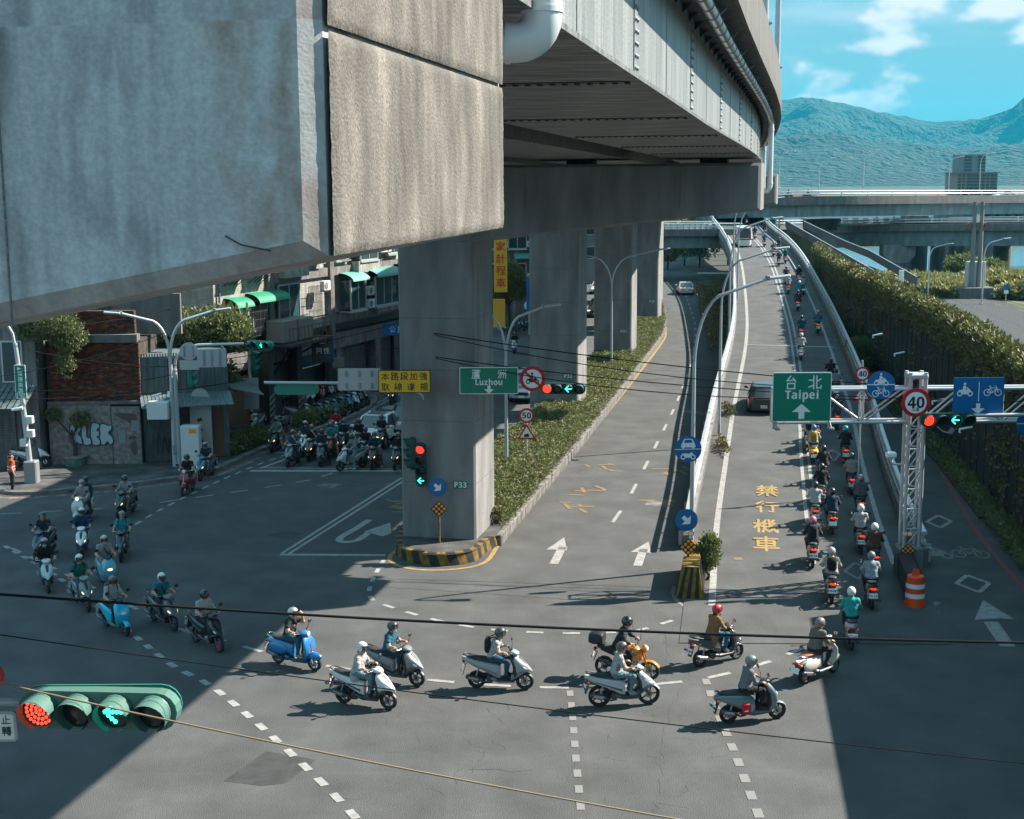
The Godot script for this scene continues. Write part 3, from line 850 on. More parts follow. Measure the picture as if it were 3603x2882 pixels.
# outline (counter-clockwise, x right, y up) run back from z = 0 by w, its front and back edges chamfered
func bevel_prism(poly:Array,w:float,c:float) -> MB:
	var area:=0.0
	for i in poly.size():area += poly[i].cross(poly[(i+1) % poly.size()])
	if area<0:poly.reverse()
	var q:=inset(poly,c)
	var cen:=Vector2.ZERO
	for p in poly:cen += p/poly.size()
	if q[0].distance_to(cen)>poly[0].distance_to(cen):q=inset(poly,-c)
	var rings:=[]
	for e in [[q,0.0],[poly,-c],[poly,-w+c],[q,-w]]:
		var ring:=[]
		for p in e[0]:ring.append(U(p.x,p.y,e[1]))
		rings.append(ring)
	var mb:=B()
	var n:=poly.size()
	for i in 3:
		for j in n:
			mb.quad(rings[i][j],rings[i+1][j],rings[i+1][(j+1) % n],rings[i][(j+1) % n])
	mb.fan(rings[0],Vector3.BACK); mb.fan(rings[3],Vector3.FORWARD)
	return mb
func pier(num:int,corner:Vector3,label:String,right_end:float,left_end:float) -> void:
	var phi:=0.218
	var o:=thing("highway_pier",label,"pier",corner,-phi,"piers of the elevated road")
	var top:=deck_h(corner.z)-0.16
	var cap:Array=[W(-left_end,top),W(-left_end,top-1.5),W(-2.75,top-2.75),W(0.0,top-2.6),W(right_end,top-1.52),W(right_end,top)]
	var body:=B().add(bevel_prism([W(-2.7,-0.3),W(0,-0.3),W(0,top-2.5),W(-2.7,top-2.5)],2.9,0.07),Transform3D(Basis.IDENTITY,U(0,0,0)))
	put("shaft",body,M.concrete,o)
	put("cap_beam",bevel_prism(cap,2.9,0.09),M.concrete,o).position=U(0,0,0.0)
	for h in [2.4,4.6,6.4,8.2]:
		put("formwork_seam",B().box(U(-1.35,h,0.0),U(2.56,0.018,0.012)).box(U(0.0,h,-1.45),U(0.012,0.018,2.76)),M.concrete_dark,o)
	for k in 6:
		var u:=-6.0+k*2.6
		if u>right_end-0.5:continue
		put("formwork_seam",B().box(U(u,top-0.9,0.0),U(0.02,1.2,0.012)),M.concrete_dark,o)
	var x0:=right_end-1.6
	for k in 4:
		put("bearing",B().cbox(U(x0-k*4.5,top+0.08,-1.4),U(0.9,0.16,0.9),0.02),M.steel_dark,o)
	var pl:=put("number_plate",B().cbox(U(-0.55,2.36,0.014),U(0.50,0.27,0.02),0.004),M.sign_green,o)
	put("lettering",text_mb("P%d" % num,0.2,Transform3D(Basis.IDENTITY,U(-0.55,2.36,0.030))),M.sign_white,pl)
func build_highway() -> void:
	var hw:=thing("elevated_road","grey steel box girder viaduct running overhead above the junction","viaduct")
	var web:=[]
	for p in smooth_path(WEB,5):web.append(U(p.x,deck_h(p.z),p.z))
	for g in [[-2.9,0.0],[-7.4,-4.4],[-11.9,-8.9]]:
		put("box_girder",sweep(B(),web,[W(g[0],0.05),W(g[0],1.42),W(g[1],1.42),W(g[1],0.05)]),M.steel_deck,hw)
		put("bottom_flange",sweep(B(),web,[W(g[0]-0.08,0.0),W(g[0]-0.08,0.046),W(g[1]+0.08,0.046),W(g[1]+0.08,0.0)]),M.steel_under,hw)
	put("deck_slab",sweep(B(),web,[W(-13.9,1.50),W(-13.9,1.74),W(0.68,1.74),W(0.68,1.50),W(0.1,1.43),W(-12.5,1.43)]),M.concrete_dark,hw)
	for sd in [[0.44,0.74],[-13.96,-13.66]]:
		put("parapet",sweep(B(),web,[W(sd[0],1.741),W(sd[0]+0.06,2.65),W(sd[1]-0.04,2.65),W(sd[1],1.741),W(sd[1],1.46),W(sd[1]-0.05,1.46)]),M.concrete_dark,hw)
	# brackets below the overhang, splices of the girder plates with their bolts
	var l:=polyline_len(web)
	var s:=1.0
	var br:=B().prism(PackedVector2Array([W(0.0,1.42),W(0.0,1.30),W(0.13,1.42)]),0.05).mesh(M.steel_dark)
	var br2:=B().prism(PackedVector2Array([W(0.24,1.45),W(0.36,1.30),W(0.54,1.48)]),0.10).mesh(M.galv_dark)
	var bolts:=B()
	for j in 11:
		for k in [-0.07,0.07]:
			bolts.lathe([W(0.022,0.0),W(0.022,0.02),W(0.001,0.022)],6,Transform3D(Basis(U(0,1,0),U(1,0,0),U(0,0,-1)),U(0.012,0.13+j*0.12,k)))
	bolts.box(U(0.006,0.73,0),U(0.012,1.3,0.24))
	var bm:=bolts.mesh(M.galv_dark)
	var under:=B()
	for k in 22:under.box(U(-2.8+k*0.13,-0.012,0),U(0.05,0.024,0.09))
	under.box(U(-1.45,-0.004,0),U(2.7,0.008,0.3))
	var um:=under.mesh(M.steel_dark)
	var m_stiff:=B().box(U(0.004,0.73,0),U(0.008,1.32,0.02)).mesh(M.galv_dark)
	var k:=0
	while s<l-60.0:
		var p:=polyline_at(web,s)
		var d:=(polyline_at(web,s+0.5)-p).normalized()
		var yaw:=atan2(-d.x,-d.z)
		if k % 2==0:
			var o:=put("web_bracket",br,null,hw)
			o.position=p; o.rotation.y=yaw
		if k % 6==0:
			var o:=put("pipe_bracket",br2,null,hw)
			o.position=p; o.rotation.y=yaw
		if k % 13==5:
			for e in [["splice_plate",bm],["flange_splice",um]]:
				var o:=put(e[0],e[1],null,hw)
				o.position=p; o.rotation.y=yaw
		elif k % 13==11:
			var o:=put("stiffener",m_stiff,null,hw)
			o.position=p; o.rotation.y=yaw
		s += 0.5; k += 1
	# drain pipe under the overhang, with couplings, and its down pipes
	var pp:=side_of(web,0.40,1.28)
	var cut:=[]
	for q in pp:
		if q.z > -78.0:cut.append(q)
	var dp:=thing("drain_pipe","bright steel drain pipe hung below the edge of the viaduct","pipe")
	put("pipe",B().tube(cut,0.085,12),M.pipe_steel,dp)
	var cl:=polyline_len(cut)
	s=0.6
	while s<cl:
		var p:=polyline_at(cut,s)
		var d:=(polyline_at(cut,s+0.2)-p).normalized()
		put("coupling",B().rod(p-d*0.03,p+d*0.03,0.096,12),M.galv_dark,dp)
		s += 0.9
	for q in [[-43.5,"white down pipe dropping beside the end of the first cap beam"],[-71.5,"white down pipe dropping beside the end of the second cap beam"],[-69.0,"second thin white down pipe near the far cap beam"]]:
		var i:=0
		while i<cut.size()-1 and cut[i].z>q[0]:i += 1
		var p:Vector3=cut[i]
		var o:=thing("down_pipe",q[1],"pipe",U(p.x,0,p.z),0.0,"down pipes of the viaduct")
		var y0:=p.y-2.35
		put("pipe",B().tube([U(0,p.y+0.05,0),U(0,p.y-0.2,0.02),U(0,y0+0.15,0.02),U(-0.06,y0,0.0),U(-0.3,y0-0.03,-0.1)],0.095,12),M.pipe,o)
		put("collar",B().rod(U(0,p.y-0.32,0.02),U(0,p.y-0.22,0.02),0.108,12),M.pipe,o)
		put("collar",B().rod(U(0,y0+0.22,0.02),U(0,y0+0.30,0.02),0.108,12),M.pipe,o)
	# near elbow pipe beside the first cap
	var el:=thing("elbow_pipe","large pale elbow pipe beside the end of the nearest cap beam","pipe")
	var c:=U(0.205,13.74,-9.0)
	var path:=[c+U(0,1.6,0),c+U(0,0.16,0)]
	for i in 7:
		var a:=PI/2*i/6.0
		path.append(c+U(-0.16+0.16*cos(a),0.10-0.16*sin(a),0))
	path.append(c+U(-0.9,-0.06,0.0))
	put("pipe",B().tube(path,0.128,20),M.pipe,el)
	put("collar",B().rod(c+U(0,0.12,0),c+U(0,0.155,0),0.136,20),M.pipe,el)
	put("collar",B().rod(c+U(-0.20,-0.06,0),c+U(-0.235,-0.06,0),0.136,20),M.pipe,el)
	# nearest cap beam
	var nc:=thing("near_cap_beam","massive stained concrete cap beam filling the upper corner beside the camera","beam",U(-0.63,0,-4.62),-0.192)
	var t:=0.195
	var poly:Array=[W(0.0,12.56),W(0.0,14.4),W(-11.0,14.4),W(-11.0,12.56-t*11.0)]
	put("beam",bevel_prism(poly,3.05,0.065),M.concrete_near,nc)
	# rough end facing in two pours with a joint between them
	for q in [[12.561,13.30],[13.318,14.38]]:
		put("end_face",rough_panel(2.915,q[0],q[1]),M.concrete_rough,nc)
	put("pier_shaft",B().cbox(U(-9.5,5.5,-1.5),U(2.7,11.4,2.9),0.08),M.concrete,nc)
	for u in [-1.15,-2.2,-3.4]:
		put("formwork_seam",B().box(U(u,13.3,0.001),U(0.006,2.1+0.1*u,0.006)),M.concrete_dark,nc)
	for q in [[-0.34,12.58]]:
		put("rebar",B().tube([U(q[0]+0.16,q[1],0.0),U(q[0]+0.06,q[1]+0.02,0.012),U(q[0],q[1]+0.05,0.004)],0.003,5),M.steel_dark,nc)
	pier(33,U(-1.29,0,-47.15),"nearest square concrete pier, marked P33, on the striped island",9.6,13.0)
	pier(32,U(3.62,0,-74.5),"second concrete pier of the row, marked P32, rising from the hedge",10.4,12.5)
	pier(31,U(8.5,0,-97.2),"third concrete pier of the row, marked P31",9.8,12.5)
	pier(30,U(13.0,0,-122.0),"fourth concrete pier of the row, marked P30, at the hedge end",7.5,12.5)
	pier(29,U(16.2,0,-150.0),"farthest pier of the row beyond P30",4.0,12.5)
	for q in [[-30.0,"tall lamp mast standing on the viaduct edge, nearer one"],[-41.0,"tall lamp mast standing on the viaduct edge, farther one"]]:
		var i:=0
		var pl:=side_of(web,0.60,2.6)
		while pl[i].z>q[0]:i += 1
		var o:=thing("lamp_mast",q[1],"lamp",pl[i],0.0,"lamp masts on the viaduct")
		put("mast",B().tube([Vector3.ZERO,U(0,5,0),U(0,9,0)],[0.09,0.075,0.05],10),M.galv,o)
		put("base_plate",B().cbox(U(0,0.03,0),U(0.32,0.06,0.24),0.01),M.galv,o)
func side_of(p:Array,off:float,dy:float) -> Array:
	var out:=[]
	for i in p.size():
		var d:Vector3=p[mini(i+1,p.size()-1)]-p[maxi(i-1,0)]
		out.append(p[i]+U(-d.z,0,d.x).normalized()*off+Vector3.UP*dy)
	return out
# hacked concrete skin, seen from close by: uneven to about a centimetre
func rough_panel(len_:float,y0:float,y1:float) -> MB:
	var f:=FastNoiseLite.new()
	f.seed=4; f.frequency=26.0; f.fractal_octaves=4
	var g:=[]
	var nx:=150
	var ny:=int(nx*(y1-y0)/len_)
	for j in ny+1:
		var row:=[]
		for i in nx+1:
			var z:=-0.066-len_*i/nx
			var y:=lerpf(y0,y1,float(j)/ny)
			var e:=minf(minf(i,nx-i)/2.0,minf(j,ny-j)/1.2)
			var ragged:=clampf(e,0.0,1.0)
			var h:=0.011+0.003*f.get_noise_3d(z,y,0.0)+0.004*maxf(0.0,f.get_noise_3d(z*3.0,y*3.0,5.0))
			row.append(U(0.02+h-0.012*(1.0-ragged),y,z))
		g.append(row)
	return B().grid(g)
# ---------------------------------------------------------------- bridges over the river
func bridge(label:String,p:Array,girder:float,width:float,barrier_h:float) -> Node3D:
	var o:=thing("river_bridge",label,"bridge")
	put("girder",sweep(B(),p,[W(-width,-girder),W(-width,-0.4),W(-0.8,-0.4),W(-0.8,-girder)]),M.bridge_paint,o)
	put("deck",sweep(B(),p,[W(-width-0.8,-0.398),W(-width-0.8,0.0),W(0.0,0.0),W(0.0,-0.398)]),M.concrete_dark,o)
	for e in [-0.3,-width-0.8]:
		put("parapet",sweep(B(),p,[W(e,0.001),W(e,barrier_h),W(e+0.3,barrier_h),W(e+0.3,0.001)]),M.concrete_dark,o)
		for h in [barrier_h+0.35,barrier_h+0.75]:
			put("rail",B().tube(side_of(p,e+0.15,h),0.06,6),M.rail_white,o)
	var l:=polyline_len(p)
	var s:=1.0
	var post:=B().cbox(U(0,0.42,0),U(0.14,0.84,0.16),0.02).mesh(M.rail_white)
	var rib:=B().box(U(0,-0.1,0),U(0.22,1.2,0.08)).mesh(M.concrete)
	var q:=side_of(p,-0.15,barrier_h)
	var q2:=side_of(p,0.02,barrier_h*0.5-0.1)
	while s<l:
		var a:=put("post",post,null,o)
		a.position=polyline_at(q,s)
		var b:=put("parapet_rib",rib,null,o)
		b.position=polyline_at(q2,s)
		s += 5.5
	return o
func bridge_pier(label:String,at:Vector3,top:float,w:float,r:float,foot:float) -> void:
	var o:=thing("bridge_pier",label,"pier",at,0.0,"river bridge piers")
	put("column",B().lathe([W(r,foot),W(r,top-2.6)],16),M.concrete_dark,o)
	if w<1.6:
		put("column_top",B().lathe([W(r,top-2.601),W(r,top)],16),M.concrete_dark,o)
		return
	var head:=bevel_prism([W(-r,top-2.7),W(r,top-2.7),W(w,top-1.6),W(w,top),W(-w,top),W(-w,top-1.6)],2.4,0.1)
	put("head",head,M.concrete,o).position=U(0,0,1.2)
func build_bridges() -> void:
	var up:=[]
	for q in [V(37.73,-228,7.62),V(37.94,-216,8.75),V(39,-208,9.59),V(42.48,-206,9.88),V(48.57,-208,9.88),V(60.75,-216,9.78),V(75.12,-226,9.65),V(91.29,-238,9.41),V(127.32,-262,8.81)]:up.append(q)
	up.reverse()
	bridge("upper curved river bridge with dark ribbed parapet and pale railing, merging with the ramp",smooth_path(up,6),2.1,8.0,0.75)
	var low:=[]
	for q in [V(39.21,-206,5.78),V(48.65,-219,5.45),V(57.22,-216,5.67),V(66.4,-210,5.95),V(78.46,-204,6.16),V(100.12,-192,6.46)]:low.append(q)
	low.reverse()
	var lb:=bridge("lower pale blue river bridge carrying a green direction sign",smooth_path(low,5),2.6,9.0,0.55)
	bridge("pale blue bridge with noise wall passing over the underpass left of the ramp",[V(27.68,-192,6.12),V(21.08,-190,6.23),V(11.21,-188,6.29)],2.0,9.0,0.5)
	bridge_pier("hammerhead pier standing before the lower bridge and holding up the upper bridge",V(46.33,-207,-5.42)*U(1,0,1),7.3,2.6,1.3,-1.0)
	bridge_pier("dark stub pier under the upper bridge, left of the twin utility poles",V(65.64,-226,-7.19)*U(1,0,1) ,7.3,2.0,1.6,-2.6)
	bridge_pier("broad dark stub pier under the upper bridge behind the twin utility poles",V(73.87,-232,-7.76)*U(1,0,1),7.3,3.0,1.6,-2.6)
	var k:=0
	for x in [1885,1930,1972,2012,2068,2110]:
		bridge_pier(["pier under the lower bridge nearest the pedestrian ramp","second pier under the lower bridge from the pedestrian ramp","third pier under the lower bridge, in shade","fourth pier under the lower bridge, in shade","fifth pier under the lower bridge, behind the bushes","last pier under the lower bridge, right of the twin poles"][k],[V(57.48,-206,-5.4),V(63.04,-214,-6.13),V(66.76,-216,-6.33),V(68.45,-212,-5.99),V(71.05,-211,-5.92),V(73.13,-206,-5.5)][k]*U(1,0,1),3.4,2.4 if k in [0,4] else 1.5,1.3,-2.6)
		k += 1
	# abutment and noise wall of the left part
	var nw:=thing("noise_wall","grey panelled noise wall on the bridge left of the ramp","wall")
	var base:Array=[V(19.85,-187.5,5.94),V(23.5,-188.5,5.91),V(27.67,-190.5,5.85)]
	for i in 9:
		var p:Vector3=polyline_at(base,i*polyline_len(base)/9.0)
		var p2:Vector3=polyline_at(base,(i+1)*polyline_len(base)/9.0)
		put("panel",B().bar(p.lerp(p2,0.03)+Vector3.UP*0.55,p.lerp(p2,0.97)+Vector3.UP*0.55,0.1,1.1),M.galv,nw)
		put("post",B().box(p+Vector3.UP*0.6,U(0.14,1.3,0.16)),M.galv_dark,nw)
	var sg:=thing("bridge_sign","small green sign with white characters on the lower bridge","sign",V(50.52,-214.2,5.44),0.0)
	put("panel",B().cbox(Vector3.ZERO,U(3.2,1.7,0.08),0.02),M.sign_green,sg)
	put("lettering",glyphs("台北橋",0.72,0.95,0.3,Transform3D(Basis.IDENTITY,U(-1.3,-0.15,0.05))),M.sign_white,sg)
	put("lettering",text_mb("Taipei Br.",0.42,Transform3D(Basis.IDENTITY,U(0,-0.5,0.055))),M.sign_white,sg)
	# lamps on the upper bridge
	k=0
	for q in [[V(39.84,-207,10.86),6.3,"bridge lamp nearest the viaduct"],[V(45.76,-207,10.96),5.2,"second bridge lamp from the viaduct"],[V(53.33,-211,10.95),6.4,"curved bridge lamp above the hammerhead pier"],[V(70.04,-223,10.92),5.6,"bridge lamp in front of the distant tower, left of it"],[V(76.66,-228,10.92),6.2,"bridge lamp in front of the distant tower, right of it"]]:
		street_lamp(q[2],q[0],q[1],1.6,0.0,"lamps on the upper bridge",k!=1)
		k += 1
	# twin pedestrian ramp with slatted sides going down to the river
	var j:=0
	for e in [[V(35.27,-178,7.03),V(36.72,-160,4.75),V(37.29,-140,2.75),"near slatted grey side of the footpath ramp to the river"],[V(39.21,-186,6.76),V(40.56,-168,4.8),V(41.41,-160,4.07),V(41.75,-142,2.2),"far slatted grey side of the footpath ramp to the river"]]:
		var f:=thing("slatted_fence",e[-1],"fence",Vector3.ZERO,0.0,"sides of the footpath ramp")
		var pts:Array=e.slice(0,e.size()-1)
		var ln:=polyline_len(pts)
		var s:=0.0
		while s<ln:
			var p:=polyline_at(pts,s)
			put("slat",B().box(p+Vector3.UP*0.35,U(0.19,0.8,0.06)),M.concrete_dark,f)
			s += 0.235
		if j==0:
			var em:=B()
			for i in pts.size()-1:em.quad(pts[i]*U(1,0,1)+U(0,0,9),pts[i+1]*U(1,0,1)+U(0,0,6),pts[i+1]+Vector3.UP*-0.05,pts[i]+Vector3.UP*-0.05)
			put("embankment",em,M.bank,f)
		put("top_rail",B().tube(pts.map(func(v):return v+Vector3.UP*0.8),0.05,6),M.galv,f)
		j += 1
# ---------------------------------------------------------------- far things
func build_far() -> void:
	# hills
	var f:=FastNoiseLite.new()
	f.seed=11; f.frequency=0.0009; f.fractal_octaves=6; f.fractal_gain=0.5
	for layer in 2:
		var g:=[]
		var nx:=220
		var ny:=60
		var z0:float=[-3300.0,-5200.0][layer]
		var z1:float=[-5600.0,-8200.0][layer]
		for j in ny+1:
			var row:=[]
			var tt:=float(j)/ny
			var z:=lerpf(z0,z1,tt)
			for i in nx+1:
				var px:=lerpf(-1400.0,3400.0,float(i)/nx)
				var x:=(px-1078.0)/2900.0*-z
				# skyline heights read as metres above the plain, over the bearing
				var prof:Array=[[-1400,240],[600,240],[1300,300],[1640,268],[1700,262],[1800,235],[1900,215],[2000,195],[2100,205],[2250,230],[3400,260]] if layer==0 else [[-1400,420],[1200,560],[1640,520],[1700,528],[1790,470],[1880,415],[1960,372],[2040,388],[2110,420],[2156,466],[2300,560],[3400,520]]
				var ht:=0.0
				for k in prof.size()-1:
					if px>=prof[k][0] and px<=prof[k+1][0]:
						ht=lerpf(prof[k][1],prof[k+1][1],smoothstep(0.0,1.0,(px-prof[k][0])/float(prof[k+1][0]-prof[k][0])))
				ht *= 0.58 if layer==0 else 0.76
				var rise:=smoothstep(0.0,0.55,tt)
				var nz:=f.get_noise_2d(x,z)*0.62+f.get_noise_2d(x*4.0,z*4.0)*0.26
				var y:=ht*rise*(1.0+nz*(0.9 if tt<0.5 else 0.35))*(1.0-0.15*smoothstep(0.6,1.0,tt))
				row.append(U(x,y-4.0,z))
			g.append(row)
		structure(put("hills",B().grid(g),M.hill))
	# tower block across the river
	var tz:=1300.0
	var at:Vector3=V(204.6,-620,4.37)*U(1,0,1)
	var t:=thing("tower_block","tan apartment tower with dark window bands across the river","building",at+U(0,2.0,0),0.12)
	t.scale=Vector3.ONE*0.477
	put("wall",B().box(U(0,8,0),U(40,42,24)),M.far_tan,t)
	put("upper_block",B().box(U(-3,35,0),U(24,22,18)),M.far_grey,t)
	put("roof_slab",B().box(U(0,29.4,0),U(43,0.9,27)),M.far_grey,t)
	var wm:=B().box(Vector3.ZERO,U(2.6,1.9,0.5)).mesh(M.glass)
	var wide:=B().box(Vector3.ZERO,U(7.0,2.0,0.5)).mesh(M.glass)
	for r in 7:
		for c in [-17.0,-13.0,6.5,10.5,14.5,17.6]:
			put("window",wm,null,t).position=U(c,10.0+r*2.8,12.1)
		for c in [-6.5,1.0]:
			put("window",wide,null,t).position=U(c,10.0+r*2.8,12.1)
	for r in 5:
		for c in [-11.0,2.0]:
			put("window",wide,null,t).position=U(c+3.0,32.0+r*3.0,9.1)
	# buildings on the far shore
	var fb:=[
		[V(84.47,-430,-0.84),20.0,7.0,10.0,true,"small gabled far-shore house left of the hammerhead pier"],
		[V(95.04,-470,-1.17),14.0,9.0,10.0,false,"white far-shore block behind the gabled house"],
		[V(109.24,-520,-2.68),16.0,8.0,10.0,false,"tall pale far-shore flats beside the hammerhead pier"],
		[V(97.61,-420,-1.19),24.0,7.2,12.0,true,"white far-shore hall with red roof, nearest the hammerhead pier"],
		[V(104.69,-410,-0.91),46.0,7.6,12.0,true,"long white school building with red roof across the river"],
		[V(124.85,-440,-1.99),30.0,6.4,12.0,false,"low pale far-shore building under the upper bridge"],
		[V(136.14,-440,-2.06),34.0,6.0,12.0,false,"pale far-shore shed seen between the two stub piers"],
		[V(148.5,-430,-1.81),40.0,5.8,12.0,false,"wide pale far-shore shed right of the twin poles"],
		[V(158.07,-430,-1.87),30.0,6.2,12.0,false,"pale far-shore building at the frame edge"],
		[V(64.98,-560,-3.55),22.0,12.0,12.0,false,"blue-white distant building seen left of the ramp"],
		[V(77.21,-600,-4.77),26.0,14.0,12.0,false,"second distant building seen left of the ramp"],
		[V(87.39,-640,-5.97),20.0,17.0,12.0,false,"third distant building seen left of the ramp, tallest of them"],
	]
	for b in fb:
		var o:=thing("far_building",b[5],"building",b[0]*U(1,0,1)+U(0,-1.2,0),0.0,"buildings across the river")
		put("wall",B().box(U(0,b[2]*0.5,0),U(b[1],b[2],b[3])),M.far_white,o)
		if b[4]:
			put("roof",B().prism(PackedVector2Array([W(-b[3]*0.58,0),W(b[3]*0.58,0),W(0,2.2)]),b[1]*1.03,Transform3D(Basis(U(0,0,-1),Vector3.UP,Vector3.RIGHT),U(0,b[2]+0.002,0))),M.roof_red,o)
		else:
			put("roof",B().box(U(0,b[2]+0.252,0),U(b[1]*1.02,0.5,b[3]*1.04)),M.far_grey,o)
		var nw:=int(b[1]/3.2)
		var rows:=maxi(1,int(b[2]/3.3))
		var win:=B().box(Vector3.ZERO,U(1.7,1.5,0.3)).mesh(M.glass)
		for r in rows:
			for k in nw:
				put("window",win,null,o).position=U((k-(nw-1)*0.5)*3.0,b[2]-1.9-r*3.1,b[3]*0.5)
